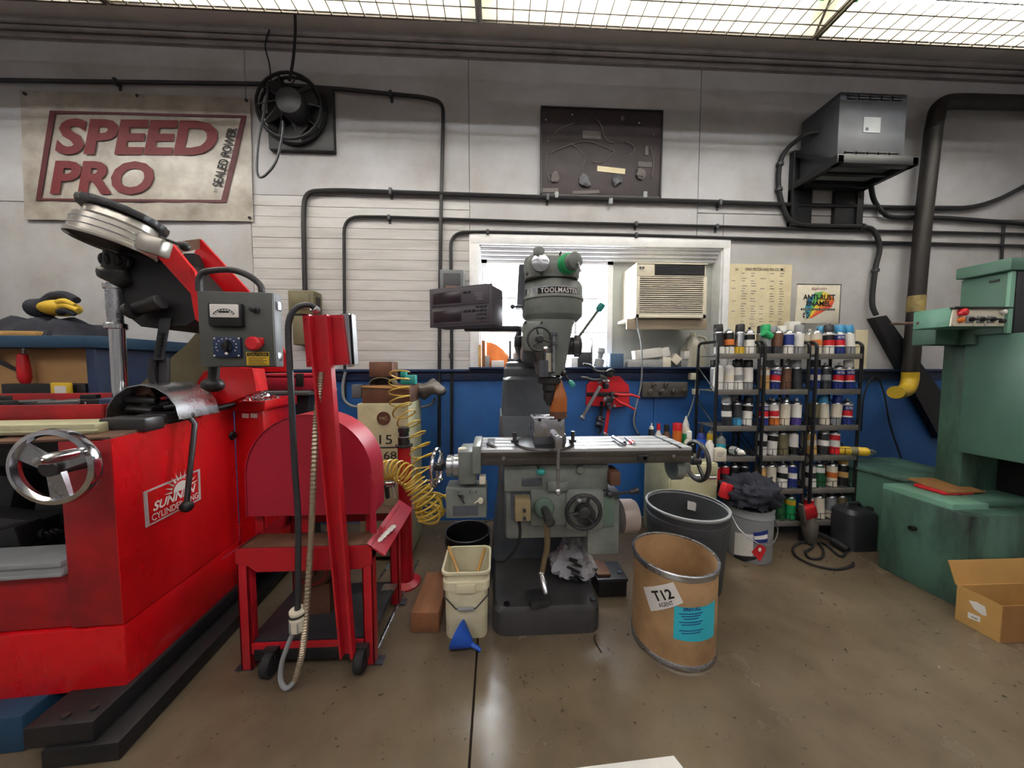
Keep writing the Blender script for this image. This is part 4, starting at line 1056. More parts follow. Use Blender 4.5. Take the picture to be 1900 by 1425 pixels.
# ---------------------------------------------------------------- knee type milling machine (centre)
m_paleg = mat('faded_mill_green', '5F7568', .4, 0, .5, 7)
ml = thing('milling_machine', 'grey green knee type milling machine standing in front of the window', 'milling machine', (hit(1015, 1178, z=0).x, 2.05, 0))
def R4(u0, v0, u1, v1, y): return rect(u0, v0, u1, v1, y)
def mbox(u0, v0, u1, v1, y, y2, name, m, bev=.006, par=ml, **k):
    x0, x1, z0, z1 = rect(u0, v0, u1, v1, y)
    return B().box((x0, y, z0), (x1, y2, z1), bev).build(name, m, par, **k)
by = hit(1015, 1178, z=0).y
x0, x1 = hit(914, 1172, y=by).x, hit(1117, 1172, y=by).x
bt_ = hit(1015, 1128, y=by).z
b = B(); r = .07
def rr(x0, y0, x1, y1, r, z, k=5):
    out = []
    for cx_, cy_, a0 in ((x1 - r, y1 - r, 0), (x0 + r, y1 - r, 90), (x0 + r, y0 + r, 180), (x1 - r, y0 + r, 270)):
        for i in range(k + 1):
            a = R(a0 + 90 * i / k); out.append((cx_ + r * math.cos(a), cy_ + r * math.sin(a), z))
    return out
def rloft(b, rows): b.skin([[b._v(p) for p in row] for row in rows])
rloft(b, [rr(x0, by, x1, 2.52, r, 0), rr(x0, by, x1, 2.52, r, bt_ - .025), rr(x0 + .015, by + .015, x1 - .015, 2.52, r, bt_), rr(x0 + .05, by + .06, x1 - .05, 2.5, r, bt_ + .006)])
b.build('base', m_millbase, ml)
for u, v in ((940, 1121), (1100, 1112)):
    p = hit(u, v, z=bt_ + .004); B().cyl(p, p + V((0, 0, .006)), .017, n=12).build('bolt_hole', m_dirt_shade, ml)
# column: pedestal and upper column with bright edge
cx0, cx1 = hit(929, 780, y=2.06).x, hit(1046, 780, y=2.06).x
zs1 = hit(985, 772, y=2.06).z; zt1_ = hit(985, 705, y=2.06).z
b = B(); rloft(b, [rr(cx0 - .06, 2.04, cx1 + .1, 2.5, .04, bt_), rr(cx0 - .02, 2.05, cx1 + .05, 2.5, .04, .5), rr(cx0 - .005, 2.05, cx1 + .01, 2.5, .04, zs1 - .01), rr(cx0, 2.055, cx1, 2.5, .035, zs1)])
rloft(b, [rr(cx0 + .008, 2.06, cx1 - .006, 2.48, .03, zs1 + .001), rr(cx0 + .02, 2.07, cx1 - .015, 2.47, .03, zt1_), rr(cx0 + .05, 2.09, cx1 - .04, 2.45, .03, zt1_ + .02)])
b.build('column', m_milldk, ml)
ccx, ccy = (cx0 + cx1) / 2, 2.27
tz = hit(985, 690, y=2.1).z
B().lathe([(.175, 0), (.18, .01), (.18, .06), (.165, .075), (.165, .10), (.14, .11)], (ccx, ccy, zt1_ + .01), n=32).build('turret', m_milldk, ml)
rz0 = hit(985, 655, y=1.9).z
B().box((ccx - .1, 1.82, rz0 - .04), (ccx + .11, 2.62, rz0 + .16), .03).build('ram', m_milldk, ml)
B().lathe([(.12, 0), (.13, .02), (.13, .1), (.1, .12)], (ccx, 1.78, rz0 + .06), (0, 1, 0), 24).build('head_clamp', m_milldk, ml)
# knee and saddle
ky = 1.60
mbox(938, 905, 1132, 1000, ky + .0, 2.04, 'knee', m_mill, .02)
kn = mbox(984, 908, 1052, 976, ky - .03, ky + .02, 'knee_front_plate', m_mill, .01)
mbox(935, 862, 1130, 912, ky - .02, 1.98, 'saddle', m_mill, .012)
mbox(968, 888, 1006, 902, ky - .024, ky, 'saddle_plate', m_milldk, .003)
mbox(1016, 896, 1055, 912, ky - .05, ky, 'gib_block', m_mill, .006)
mbox(1050, 910, 1122, 986, ky - .04, ky + .1, 'gear_cover', m_mill, .02)
mbox(1090, 925, 1150, 1030, ky - .01, ky + .22, 'drive_box', m_mill, .012)
mbox(1116, 920, 1141, 978, ky - .02, ky + .1, 'drive_cover', m_paleg, .006)
mbox(1118, 912, 1150, 924, ky - .02, ky + .1, 'drive_cap', m_milldk, .006)
# drive motor, pale cylinder right of the knee
a, c_ = hit(1150, 957, y=ky + .1), hit(1184, 957, y=ky + .1)
B().lathe([(.088, 0), (.088, .07), (.08, .085), (.05, .095), (.045, .1)], a, (1, 0, 0), 24).build('drive_motor', mat('pale_motor_paint', '9C8F88', .45, .2, .5, 6), ml)
# speed lever
p0, p1 = hit(1131, 917, y=ky - .03), hit(1186, 909, y=ky - .08)
b = B(); b.sph(p0, .018).cyl(p0, hit(1170, 913, y=ky - .07), .007, n=8).cyl(hit(1168, 914, y=ky - .07), p1, .011, .016, 12, .004); b.build('speed_lever', m_iron, ml)
# stepped gibs / limit block
mbox(1132, 876, 1152, 902, ky - .06, ky + .06, 'limit_block', m_rust, .006)
# table
ty0 = hit(1000, 833, z=1.0).y; tx0_ = hit(889, 833, y=ty0).x; tx1_ = hit(1284, 829, y=ty0).x
ty1 = ty0 + .27
zb_t, zg0, zg1 = hit(1100, 861, y=ty0).z, hit(1100, 848, y=ty0).z, hit(1100, 850, y=ty0).z
m_table = mat('table_iron', '5A5650', .35, .55, .6, 7, .1, dark='37302A')
m_tabletop = mat('ground_table_top', 'C6C8CB', .34, .35, .5, 8, .05)
tbl = B().box((tx0_, ty0, zg1 + .001), (tx1_, ty1, .985), .003).build('table', m_table, ml)
ns = 4; wslot = .014
sw = (ty1 - ty0 - 3 * wslot) / ns
for k in range(ns):
    ya_ = ty0 + k * (sw + wslot); B().box((tx0_, ya_, .984), (tx1_, ya_ + sw, 1.0), .0015).build('table_land', m_tabletop, tbl)
B().box((tx0_, ty0 + .02, zg0 - .004), (tx1_, ty1 - .02, zg1 + .004)).build('table_groove', m_dirt_shade, tbl)
B().box((tx0_, ty0, zb_t), (tx1_, ty1, zg0), .003).build('table_apron', m_table, tbl)
for u, v in ((1089, 841), (1248, 845), (935, 850), (1195, 849)):
    p = hit(u, v, y=ty0); B().cyl(p + V((0, -.012 if v > 842 else -.002, 0)), p + V((0, .004, 0)), .009 if v > 842 else .004, n=10).build('stop_bolt', m_steel, tbl)
p = hit(1194, 849, y=ty0); B().box((p.x - .03, ty0 - .012, p.z - .02), (p.x + .02, ty0, p.z + .014), .003).build('table_stop', m_iron, tbl)
for xx in (tx0_ + .055,):
    B().box((xx - .02, ty0 + .03, .99), (xx + .02, ty1 - .03, 1.0008), .001).build('oil_pocket', m_dirt_shade, tbl)
B().box((tx1_ - .07, ty0 + .0, .992), (tx1_ - .05, ty1, 1.0006), .001).build('oil_pocket', m_dirt_shade, tbl)
# right end bracket and wheel, left end feed unit
def wheel(c, ax, R_, r, nspk, m, name, hub=.022, dish=.02, a0=30, hand=None, par=ml, mh=None):
    ax = V(ax).normalized(); c = V(c)
    b = B().torus(c, ax, R_, r, 36, 8); w = b.build(name, m, par)
    h = V((0, 0, 1)) if abs(ax.z) < .8 else V((1, 0, 0)); ux = (h - ax * h.dot(ax)).normalized(); uy = ax.cross(ux)
    B().lathe([(hub * .8, 0), (hub, .004), (hub, .045), (hub * .7, .05)], c - ax * .01 - ax * dish, ax, 18).build('hub', m_iron, w)
    for k in range(nspk):
        a = R(a0 + 360 / nspk * k); d = ux * math.cos(a) + uy * math.sin(a)
        B().tube([c + d * hub * .6 - ax * dish * .0, c + d * (R_ * .5), c + d * (R_ - r * .3)], r * .8, 8).build('spoke', m, w)
    if hand is not None:
        a = R(hand); d = ux * math.cos(a) + uy * math.sin(a)
        B().lathe([(.006, 0), (.006, .012), (.010, .016), (.012, .05), (.004, .06)], c + d * R_, ax, 12).build('grip', mh or m_steel, w)
    return w
p = hit(1262, 868, y=1.64)
B().lathe([(.07, 0), (.07, .04), (.05, .06), (.03, .09)], (p.x - .05, 1.64, p.z + .01), (1, 0, 0), 24).build('end_bracket', m_mill, ml)
x_r = hit(1299, 860, y=1.60).x
wheel((x_r, 1.63, hit(1299, 858, y=1.60).z), (1, 0, 0), .1, .011, 3, m_iron, 'table_handwheel', a0=20, hand=200, mh=m_chrome)
mbox(850, 838, 884, 900, 1.56, 1.74, 'feed_gearbox', m_mill, .012)
mbox(876, 828, 892, 880, 1.53, 1.76, 'feed_flange', m_mill, .006)
a = hit(827, 864, y=1.66); c_ = hit(851, 864, y=1.66)
B().lathe([(.03, 0), (.055, .01), (.055, .035), (.048, .036), (.048, .04), (.06, .045), (.06, .075), (.05, .08)], a, (1, 0, 0), 24).build('feed_dial', m_steel, ml)
p = hit(858, 838, y=1.62); B().cyl(p + V((0, 0, -.02)), p + V((0, 0, .02)), .022, n=14, bev=.004).build('oil_cap', m_cream, ml)
wheel((hit(811, 866, y=1.66).x, 1.66, hit(811, 866, y=1.66).z), (-1, .12, 0), .092, .010, 3, m_chrome, 'table_handwheel', a0=60, hand=100)
p0 = hit(815, 853, y=1.6); B().cyl(p0, hit(826, 863, y=1.66), .008, n=8).build('feed_lever', m_steel, ml)
fb = mbox(827, 905, 903, 962, 1.58, 1.7, 'feed_control_box', m_mill, .008)
mbox(840, 939, 887, 957, 1.577, 1.59, 'instruction_plate', m_milldk, .002, fb)
for u, v, r_ in ((858, 921, .012), (892, 928, .016), (850, 911, .005), (872, 911, .005), (884, 911, .005)):
    p = hit(u, v, y=1.58); B().cyl(p, p + V((0, -.02, 0)), r_ * .9, r_ * .7, 10).build('control_knob', m_steel if u < 890 else m_cream, fb)
p = hit(858, 921, y=1.56); B().tube([p, p + V((-.02, -.012, .012)), p + V((.01, -.012, -.03))], .005, 6).build('toggle', m_iron, fb)
B().tube(spline([hit(892, 928, y=1.56), hit(886, 930, y=1.55), hit(880, 934, y=1.55)], 4), .003, 5).build('toggle', m_cream, fb)
b = B(); mbox(889, 884, 901, 899, 1.56, 1.6, 'limit_switch', m_cream, .004, fb)
# control of the knee: elevating crank
cy = ky - .03
c0 = hit(1009, 940, y=cy)
B().lathe([(.05, 0), (.05, .02), (.042, .03), (.02, .034)], c0, (0, -1, 0), 24).build('crank_bearing', m_paleg, ml)
cr = B().lathe([(.02, 0), (.02, .05), (.024, .06), (.024, .1), (.012, .104)], c0 + V((0, -.03, 0)), (0.12, -1, -.22), 18).build('crank_hub', m_iron, ml)
P = [hit(u, v, y=y_) for u, v, y_ in ((1013, 962, 1.48), (1015, 985, 1.475), (1015, 1015, 1.47), (1010, 1040, 1.47), (1006, 1062, 1.47))]
B().tube(spline(P, 6), .014, 10, rf=lambda t: .016 - .004 * t).build('crank_arm', mat('worn_crank', '77684E', .4, .5, .6, 14), ml)
p, q = hit(1004, 1062, y=1.47), hit(1011, 1092, y=1.42)
B().lathe([(.013, 0), (.015, .01), (.0105, .012), (.0125, .02), (.014, .07), (.010, .088), (.003, .092)], p, q - p, 14).build('crank_grip', m_steel, ml)
wheel(hit(1083, 950, y=ky - .09), (0, -1, 0), .082, .011, 3, m_iron, 'cross_handwheel', hub=.028, a0=-20, hand=25, mh=m_steel)
w_ = B().lathe([(.03, 0), (.05, .005), (.05, .04)], hit(1083, 950, y=ky - .04), (0, -1, 0), 24).build('cross_dial', m_iron, ml)
p = hit(1003, 875, y=ky - .03); b = B(); b.cyl(hit(997, 864, y=ky - .02), p, .005, n=8); b.build('lock_lever', m_iron, ml); B().sph(hit(1004, 876, y=ky - .05), .019, (1.2, 1, .9)).build('knob', m_teal, ml)
p = hit(1076, 871, y=ky - .02); B().cyl(p, p + V((0, -.012, 0)), .02, n=16, bev=.003).build('oil_cap', m_mill, ml)
for u in (958, 1150): pass
b = B(); b.tube([hit(946, 861, y=ky - .03), hit(950, 864, y=ky - .04), hit(962, 865, y=ky - .04), hit(966, 861, y=ky - .03)], .006, 6); b.build('pull_handle', m_milldk, ml)
# switch box on the knee with its lead
sw_ = mbox(956, 929, 985, 968, ky - .1, ky - .02, 'push_button_box', mat('dirty_beige_switch', '8F8160', .5, .1, .5, 8), .006)
for v in (946, 961):
    p = hit(973, v, y=ky - .1); B().cyl(p, p + V((0, -.014, 0)), .008, n=10).build('button', m_dkgrey, sw_)
mbox(948, 918, 984, 966, ky - .025, ky, 'switch_backing', m_milldk, .003)
P = [hit(u, v, y=y_) for u, v, y_ in ((963, 968, ky - .06), (965, 985, ky - .06), (962, 1005, ky - .05), (950, 1027, ky), (935, 1041, 1.66), (920, 1040, 1.7))]
B().tube(spline(P, 6), .0075, 8).build('switch_lead', m_blackr, ml)
# --- head
hy = 1.66
def hxz(u, v, y=hy): p = hit(u, v, y=y); return p
hc = hit(1026, 560, y=hy); px = (hit(1027, 560, y=hy) - hit(1026, 560, y=hy)).x
zz = lambda v, y=1.5: hit(1026, v, y=y).z
yf_ = 1.50
prof = [(48, 665), (50, 640), (53, 615), (55, 600), (57, 595)]
Rr = 57.5 * (hit(1027, 550, y=1.6) - hit(1026, 550, y=1.6)).x
hcx = hit(1026, 550, y=1.62).x
b = B(); b.lathe([(Rr * .80, zz(592)), (Rr * .97, zz(581)), (Rr * .99, zz(578)), (Rr * .99, zz(551)), (Rr * 1.03, zz(549)), (Rr * 1.03, zz(546)), (Rr, zz(543)), (Rr * .985, zz(520)), (Rr * .93, zz(514)), (Rr * .7, zz(511))], (hcx, 1.65, 0), n=40)
pul = b.build('pulley_housing', m_mill, ml)
# name band, bent round the housing
def band(u0, u1, v0, v1, rr_, name, m, par):
    x0 = hit(u0, 530, y=1.5).x; x1 = hit(u1, 530, y=1.5).x
    aa = [math.asin(max(-.97, min(.97, (x - hcx) / rr_))) for x in (x0, x1)]
    g = []
    for i in range(15):
        a = aa[0] + (aa[1] - aa[0]) * i / 14; d = V((math.sin(a), -math.cos(a), 0))
        g.append([V((hcx, 1.65, 0)) + d * rr_ + V((0, 0, zz(v))) for v in (v1, v0)])
    return B().sheet(g, (0, .0015, 0)).build(name, m, par)
band(978, 1080, 530, 546, Rr * 1.0, 'name_band', m_chrome, pul)
band(999, 1074, 532, 544, Rr * 1.006, 'name_field', m_ink, pul)
text('TOOLMASTER', 'lettering', m_paper, pul, V((hcx + .014, 1.65 - Rr * 1.012, (zz(532) + zz(544)) / 2)), (1, 0, 0), (0, 0, 1), Rr * 1.22, (zz(532) - zz(544)) * .78, 0, .02, bend=((hcx, 1.65, 0), Rr * 1.012), space=1.1)
# lower head body with quill channel
b = B()
x_l, x_r_ = lambda v: hit(968, v, y=1.62).x, None
def prow(v, ul, ur, d0, d1, y0=1.5): x0, x1 = hit(ul, v, y=1.56).x, hit(ur, v, y=1.56).x; return rr(x0, d0, x1, d1, min(.06, (x1 - x0) * .3), zz(v))
rloft(b, [prow(696, 1002, 1046, 1.53, 1.76), prow(680, 1000, 1049, 1.52, 1.78), prow(640, 985, 1056, 1.51, 1.8), prow(605, 976, 1062, 1.5, 1.82), prow(592, 975, 1066, 1.5, 1.82)])
b.build('quill_housing', m_mill, ml)
mbox(1013, 655, 1024, 690, 1.505, 1.53, 'quill_slot', m_cream, .002)
mbox(1010, 651, 1013, 695, 1.498, 1.53, 'slot_edge', m_milldk, .001); mbox(1024, 651, 1030, 692, 1.495, 1.53, 'depth_stop', m_iron, .002)
B().cyl(hit(1027, 690, y=1.49), hit(1027, 622, y=1.49), .007, n=8).build('stop_rod', m_steel, ml)
for v in (622, 640): p = hit(1028, v, y=1.49); B().cyl(p, p + V((0, 0, .012)), .018, n=14).build('stop_nut', m_milldk, ml)
gb = mbox(971, 595, 1009, 652, 1.47, 1.6, 'feed_gear_case', m_mill, .012)
mbox(970, 640, 1004, 672, 1.55, 1.72, 'head_side', m_milldk, .02)
for u, v in ((975, 599), (1005, 599)): p = hit(u, v, y=1.47); B().cyl(p, p + V((0, -.006, 0)), .006, n=8).build('screw', m_iron, gb)
wheel(hit(1001, 629, y=1.42), (0, -1, 0), .052, .0055, 3, m_iron, 'feed_handwheel', hub=.018, a0=15, hand=205, mh=m_chrome)
mbox(1000, 668, 1018, 700, 1.5, 1.56, 'quill_clamp', m_milldk, .006)
# quill, spindle nose
p = hit(1019, 702, y=1.6)
B().lathe([(.05, .0), (.058, .006), (.058, .03), (.045, .035)], (p.x, 1.6, zz(712, 1.6)), n=24).build('quill', m_iron, ml)
B().lathe([(.012, zz(752, 1.6)), (.018, zz(747, 1.6)), (.028, zz(741, 1.6)), (.03, zz(728, 1.6)), (.026, zz(727, 1.6)), (.034, zz(724, 1.6)), (.034, zz(713, 1.6)), (.03, zz(711, 1.6))], (p.x, 1.6, 0), n=20).build('spindle_nose', m_iron, ml)
# quill feed lever hub, right
hb_ = hit(1064, 642, y=1.62)
lv = B().lathe([(.03, -.05), (.045, -.045), (.045, .0), (.055, .005), (.055, .03), (.04, .04), (.012, .044)], hb_, (1, -.3, 0), 20).build('lever_hub', m_iron, ml)
p1 = hit(1112, 573, y=1.5); b = B(); b.cyl(hit(1066, 636, y=1.58), p1, .008, n=8); b.build('quill_lever', m_steel, ml)
B().lathe([(.01, 0), (.016, .006), (.017, .03), (.012, .04)], hit(1109, 577, y=1.505), p1 - hit(1066, 636, y=1.58), 12).build('lever_knob', m_teal, ml)
p0, p1 = hit(1046, 693, y=1.52), hit(1057, 707, y=1.48)
b = B(); b.sph(p0, .014).cyl(p0, p1, .005, n=8); b.build('clamp_lever', m_black, ml)
B().lathe([(.007, 0), (.012, .005), (.013, .028), (.008, .034)], p1, hit(1064, 716, y=1.46) - p1, 10).build('lever_knob', m_teal, ml)
# motor housing on top
b = B(); rloft(b, [prow(512, 975, 1074, 1.50, 1.86), prow(490, 972, 1075, 1.49, 1.88), prow(474, 974, 1073, 1.50, 1.88), prow(466, 982, 1062, 1.52, 1.86), prow(463, 992, 1052, 1.55, 1.84)])
mh = b.build('motor_housing', m_mill, ml)
p = hit(1003, 487, y=1.475)
B().lathe([(.036, 0), (.040, .004), (.040, .02), (.034, .022)], p + V((0, .02, 0)), (0, -1, 0), 26).build('speed_dial', m_chrome, mh)
B().box(p + V((-.007, -.006, -.034)), p + V((.007, .0, .032)), .002).build('dial_bar', m_steel, mh)
p = hit(1001, 468, y=1.475); B().lathe([(.02, 0), (.026, .006), (.026, .03), (.016, .036)], p + V((0, .03, 0)), (-.1, -1, .2), 16).build('speed_knob', m_mill, mh)
p = hit(1054, 488, y=1.48)
B().lathe([(.046, 0), (.046, .05), (.04, .055)], p + V((-.01, .04, 0)), (.45, -1, 0), 26).build('range_ring', m_greenpl, mh, label='green ring of the drum switch')
B().lathe([(.038, 0), (.038, .03), (.03, .034)], p + V((.013, -.012, 0)), (.45, -1, 0), 24).build('drum_switch', m_mill, mh)
q = p + V((.035, -.045, -.01)); B().tube([q, q + V((.004, -.01, -.02)), q + V((.01, -.012, -.045))], .006, 8).build('switch_handle', m_steel, mh)
for u, v in ((978, 508), (1006, 507), (1040, 470)): p = hit(u, v, y=1.49); B().cyl(p + V((0, .01, 0)), p + V((0, -.006, 0)), .006, n=8).build('screw', m_iron, mh)
b = B(); x0, x1, z0, z1 = rect(958, 497, 978, 570, 1.66); b.hexa([(x0, 1.6, z0), (x1, 1.6, z0), (x1, 1.74, z0), (x0, 1.74, z0)], [(x0 + .01, 1.6, z1), (x1, 1.6, z1), (x1, 1.74, z1), (x0 + .01, 1.74, z1)]); b.build('belt_cover', m_milldk, ml)
mbox(955, 623, 968, 642, 1.6, 1.7, 'feed_reverse_box', m_dkgrey, .006)
b = B(); b.cyl(hit(953, 569, y=1.58), hit(970, 569, y=1.6), .006, n=8).sph(hit(951, 569, y=1.58), .012); b.build('brake_lever', m_milldk, ml)
# digital readout on its arm
ar = mbox(861, 604, 965, 614, 1.64, 1.68, 'readout_arm', m_black, .004)
rc = hit(850, 568, y=1.5)
T = M.Translation(V((hit(866, 568, y=1.55).x, 1.57, rc.z))) @ M.Rotation(R(-24), 4, 'Z')
w, h, dd = .318, .175, .13
ro = B(T).box((-w / 2, -dd / 2, -h / 2), (w / 2, dd / 2, h / 2), .006).build('readout_box', m_brownbox, ml)
B(T).box((-w / 2 - .004, -dd / 2 - .006, -h / 2 - .003), (w / 2 + .004, -dd / 2 + .004, h / 2 + .003), .003).build('bezel', m_brownbox, ro)
for k in (0, 1):
    zc_ = .042 - .084 * k
    B(T).box((-w / 2 + .01, -dd / 2 - .009, zc_ - .037), (w / 2 - .01, -dd / 2 - .004, zc_ + .037), .003).build('display_panel', m_brownbox, ro)
    B(T).box((-w / 2 + .02, -dd / 2 - .0105, zc_ - .026), (.01, -dd / 2 - .006, zc_ + .026), .002).build('display', m_screen, ro)
    for j in range(3 if k else 2): B(T).box((.022 + j * .022, -dd / 2 - .0125, zc_ + .012), (.038 + j * .022, -dd / 2 - .008, zc_ + .024), .002).build('key', m_black, ro)
for r_ in range(4):
    for j in range(3): B(T).box((.085 + j * .02, -dd / 2 - .0125, -.012 - r_ * .017), (.1 + j * .02, -dd / 2 - .008, -.001 - r_ * .017), .002).build('key', m_dkgrey, ro)
b = B(T)
for j in range(4): b.box((.08 + .004 * j, -dd / 2 - .0098, .05 - .009 * j), (.12 + .004 * (j % 2), -dd / 2 - .0085, .0525 - .009 * j))
b.build('printed_marks', m_greypl, ro, sharp=0)
# foot block on the base and clutter at the base
p = hit(997, 1117, z=bt_ + .012)
o = B().obox(hit(998, 1110, z=bt_ + .03), (.1, .1, .035), M.Rotation(.15, 3, 'Z'), .004).build('steel_block', m_iron); tag(o, 'flat steel block lying on the mill base below the crank handle', 'block')
# ---- vise on the table
vz = 1.0
vc = hit(1012, 825, z=1.0); vcx = hit(1014, 815, y=1.62).x; vy = 1.64
vi = thing('milling_vise', 'grey swivel base machine vise bolted to the mill table', 'vise', (vcx, vy, vz))
B().lathe([(.15, 0), (.155, .005), (.15, .014), (.13, .02), (.09, .03)], (vcx - .01, vy, vz), n=40).build('swivel_base', m_iron, vi)
B().box((vcx - .075, 1.53, vz + .018), (vcx + .085, 1.8, vz + .075), .012).build('body', m_milldk, vi)
jx0, jx1, jz0, jz1 = rect(991, 779, 1047, 797, 1.53)
B().box((jx0, 1.525, vz + .062), (jx1, 1.56, jz1), .003).build('jaw', m_steel, vi)
B().box((jx0, 1.68, vz + .06), (jx1, 1.72, jz1), .003).build('jaw', m_steel, vi)
b = B(); b.hexa([(jx0, 1.56, vz + .06), (jx1, 1.56, vz + .06), (jx1, 1.68, vz + .06), (jx0, 1.68, vz + .06)], [(jx0, 1.56, jz1 - .004), (jx1, 1.56, jz1 - .004), (jx1, 1.68, jz1 - .004), (jx0, 1.68, jz1 - .004)]); b.build('work_plate', m_steel, vi)
for u in (1001, 1038):
    p = hit(u, 779, y=1.525); B().cyl(p, p + V((0, -.006, 0)), .008, n=10).build('jaw_screw', m_dirt_shade, vi)
for u, v in ((955, 806), (1063, 804)):
    p = hit(u, v, y=1.6); B().cyl((p.x, 1.6, vz + .018), (p.x, 1.6, p.z + .01), .01, n=6).cyl((p.x, 1.6, vz + .02), (p.x, 1.6, vz + .032), .019, n=6).build('hold_down_bolt', m_iron, vi)
p = hit(1025, 803, y=1.53); q = hit(1035, 815, y=1.46)
B().cyl(p, q, .02, n=14, bev=.003).build('screw_shaft', m_steel, vi)
h1, h2 = hit(1036, 812, y=1.44), hit(1035, 912, y=1.44)
hd_ = B().cyl(h1 + V((0, 0, -.03)), h2, .0085, n=10).box(h1 + V((-.016, -.012, -.05)), h1 + V((.016, .012, .005)), .004).sph(h2, .017).build('vise_handle', m_steel, vi)
# bottle and rod on the vise
bz = jz1
bc = V((hit(1035, 760, y=1.62).x, 1.61, bz)); s_ = (hit(1036, 740, y=1.61) - hit(1035, 740, y=1.61)).x
zb0 = hit(1035, 768, y=1.59).z; k_ = lambda v: max(0., hit(1035, v, y=1.6).z - bz)
bo = thing('squeeze_bottle', 'brown plastic squeeze bottle of oil standing on the vise', 'bottle', bc)
B().lathe([(15.5 * s_, 0), (16 * s_, .004), (16 * s_, k_(739)), (15.5 * s_, k_(736)), (9 * s_, k_(716)), (6 * s_, k_(705)), (4.5 * s_, k_(702))], bc, n=28).build('bottle_body', m_amber, bo)
B().lathe([(16.1 * s_, .001), (16.15 * s_, k_(763)), (15.6 * s_, k_(763))], bc, n=28, cap0=False, cap1=False).build('dark_base', m_rust, bo)
B().lathe([(6.5 * s_, 0), (6.5 * s_, .012), (3 * s_, .02), (1.6 * s_, .045)], bc + V((0, 0, k_(704))), n=16).build('cap', m_dkgrey, bo)
p, q = hit(989, 765, y=1.56), hit(1028, 770, y=1.55); p.z = q.z = bz + .008
o = thing('chuck_key', 'thin steel rod lying across the vise beside the brown bottle', 'rod', (p + q) / 2 - V((0, 0, .008)))
B().cyl(p, q, .006, n=8).cyl(p, p + (q - p) * .15, .011, n=10).build('rod', m_steel, o)
# tools on the right of the table
def on_table(u, v, h=0.): return hit(u, v, z=1.0 + h)
p, q = on_table(1138, 812, .014), on_table(1158, 824, .014)
o = thing('steel_tube', 'short chromed tube lying on the mill table beside the red handled driver', 'tube', (p + q) / 2 - V((0, 0, .014)))
B().lathe([(.009, 0), (.014, .003), (.014, (q - p).length), (.009, (q - p).length), (.009, .01)], p, q - p, 14, cap0=False, cap1=False).build('tube_body', m_chrome, o)
p, q = on_table(1160, 812, .008), on_table(1177, 824, .008)
o = thing('hand_driver', 'bright hand tool with a red grip lying on the mill table', 'hand tool', (p + q) / 2 - V((0, 0, .008)))
d = q - p
B().cyl(p, p + d * .62, .005, .007, 8).build('shank', m_chrome, o); B().cyl(p + d * .6, p + d * .85, .012, n=12, bev=.003).build('grip', m_redpl, o); B().cyl(p + d * .85, q, .009, n=10).build('end_cap', m_steel, o)
p, q = on_table(906, 824, .006), on_table(921, 830, .006)
o = thing('hex_key', 'small bright wrench lying at the left end of the mill table', 'wrench', (p + q) / 2 - V((0, 0, .006)))
B().cyl(p, q, .006, n=8).cyl(p + V((0, 0, -.005)), p + V((0, 0, .006)), .012, n=10).build('shank', m_chrome, o)
b = B(); p = hit(972, 790, y=1.7); 
# ---- crumpled newspaper, battery, timber, buckets, funnel
c = hit(1060, 1050, y=1.86); zc0 = bt_ + .008
g_ = B(); g_.sph((c.x, 1.84, zc0 + .105), .125, (.95, .8, .9), 22)
bmesh.ops.subdivide_edges(g_.bm, edges=g_.bm.edges, cuts=1)
for v_ in g_.bm.verts:
    d = (v_.co - V((c.x, 1.84, zc0 + .105)))
    n_ = math.sin(31 * d.x + 17 * d.z) * .013 + math.sin(43 * d.z - 29 * d.y + 2) * .012 + math.sin(70 * d.x - 50 * d.y) * .007
    v_.co += d.normalized() * n_; v_.co.z = max(v_.co.z, zc0)
m_news = mat('newsprint', 'A9AAB0', .8, 0, .3, 8)
nw = thing('newspaper_ball', 'crumpled newspaper ball sitting on the right of the mill base', 'newspaper', (c.x, 1.84, zc0))
crumple(g_, V((c.x, 1.84, zc0 + .105)), .03, 16, 3)
for v_ in g_.bm.verts: v_.co.z = max(v_.co.z, zc0)
g_.build('paper', m_news, nw, sharp=12)
for k in range(7):
    b = B(); cc_ = V((c.x - .02 + .012 * (k % 3), 1.728 - .004 * (k % 2), zc0 + .17 - .018 * k))
    b.obox(cc_, (.05 + .03 * (k % 2), .003, .007 if k % 3 else .014), M.Rotation(.35 + .1 * (k % 2), 3, 'Y')); b.build('printed_line', m_ink, nw)
x0, x1 = hit(1092, 1105, y=1.86).x, hit(1160, 1105, y=1.86).x; zt_b = hit(1125, 1073, y=1.86).z
ba = thing('car_battery', 'black car battery with grey lid on the floor right of the mill base', 'battery', ((x0 + x1) / 2 + .03, 1.94, 0))
x0 = max(x0, hit(1117, 1172, y=by).x + .006) if False else x0
B().box((x0 + .06, 1.86, 0), (x1 + .01, 2.02, zt_b - .02), .006).build('case', m_black, ba)
B().box((x0 + .05, 1.85, zt_b - .02), (x1 + .015, 2.03, zt_b), .004).build('lid', m_dkgrey, ba)
B().box((x0 + .055, 1.87, zt_b), (x0 + .14, 2.02, zt_b + .02), .004).build('vent_cover', m_rust, ba)
p = V((x1 - .02, 1.9, zt_b)); B().cyl(p, p + V((0, 0, .015)), .012, n=10).build('terminal', m_steel, ba)
# timber baulk
p0, p1 = hit(764, 1175, z=0), hit(816, 1175, z=0); ht = hit(790, 1137, y=p0.y).z
o = B(M.Translation(V(((p0.x + p1.x) / 2, p0.y + .17, ht / 2)))).obox((0, 0, 0), (p1.x - p0.x, .34, ht), M.Rotation(-.03, 3, 'Z'), .006).build('timber_baulk', m_wood)
tag(o, 'short thick baulk of dirty timber on the floor beside the white bucket', 'timber')
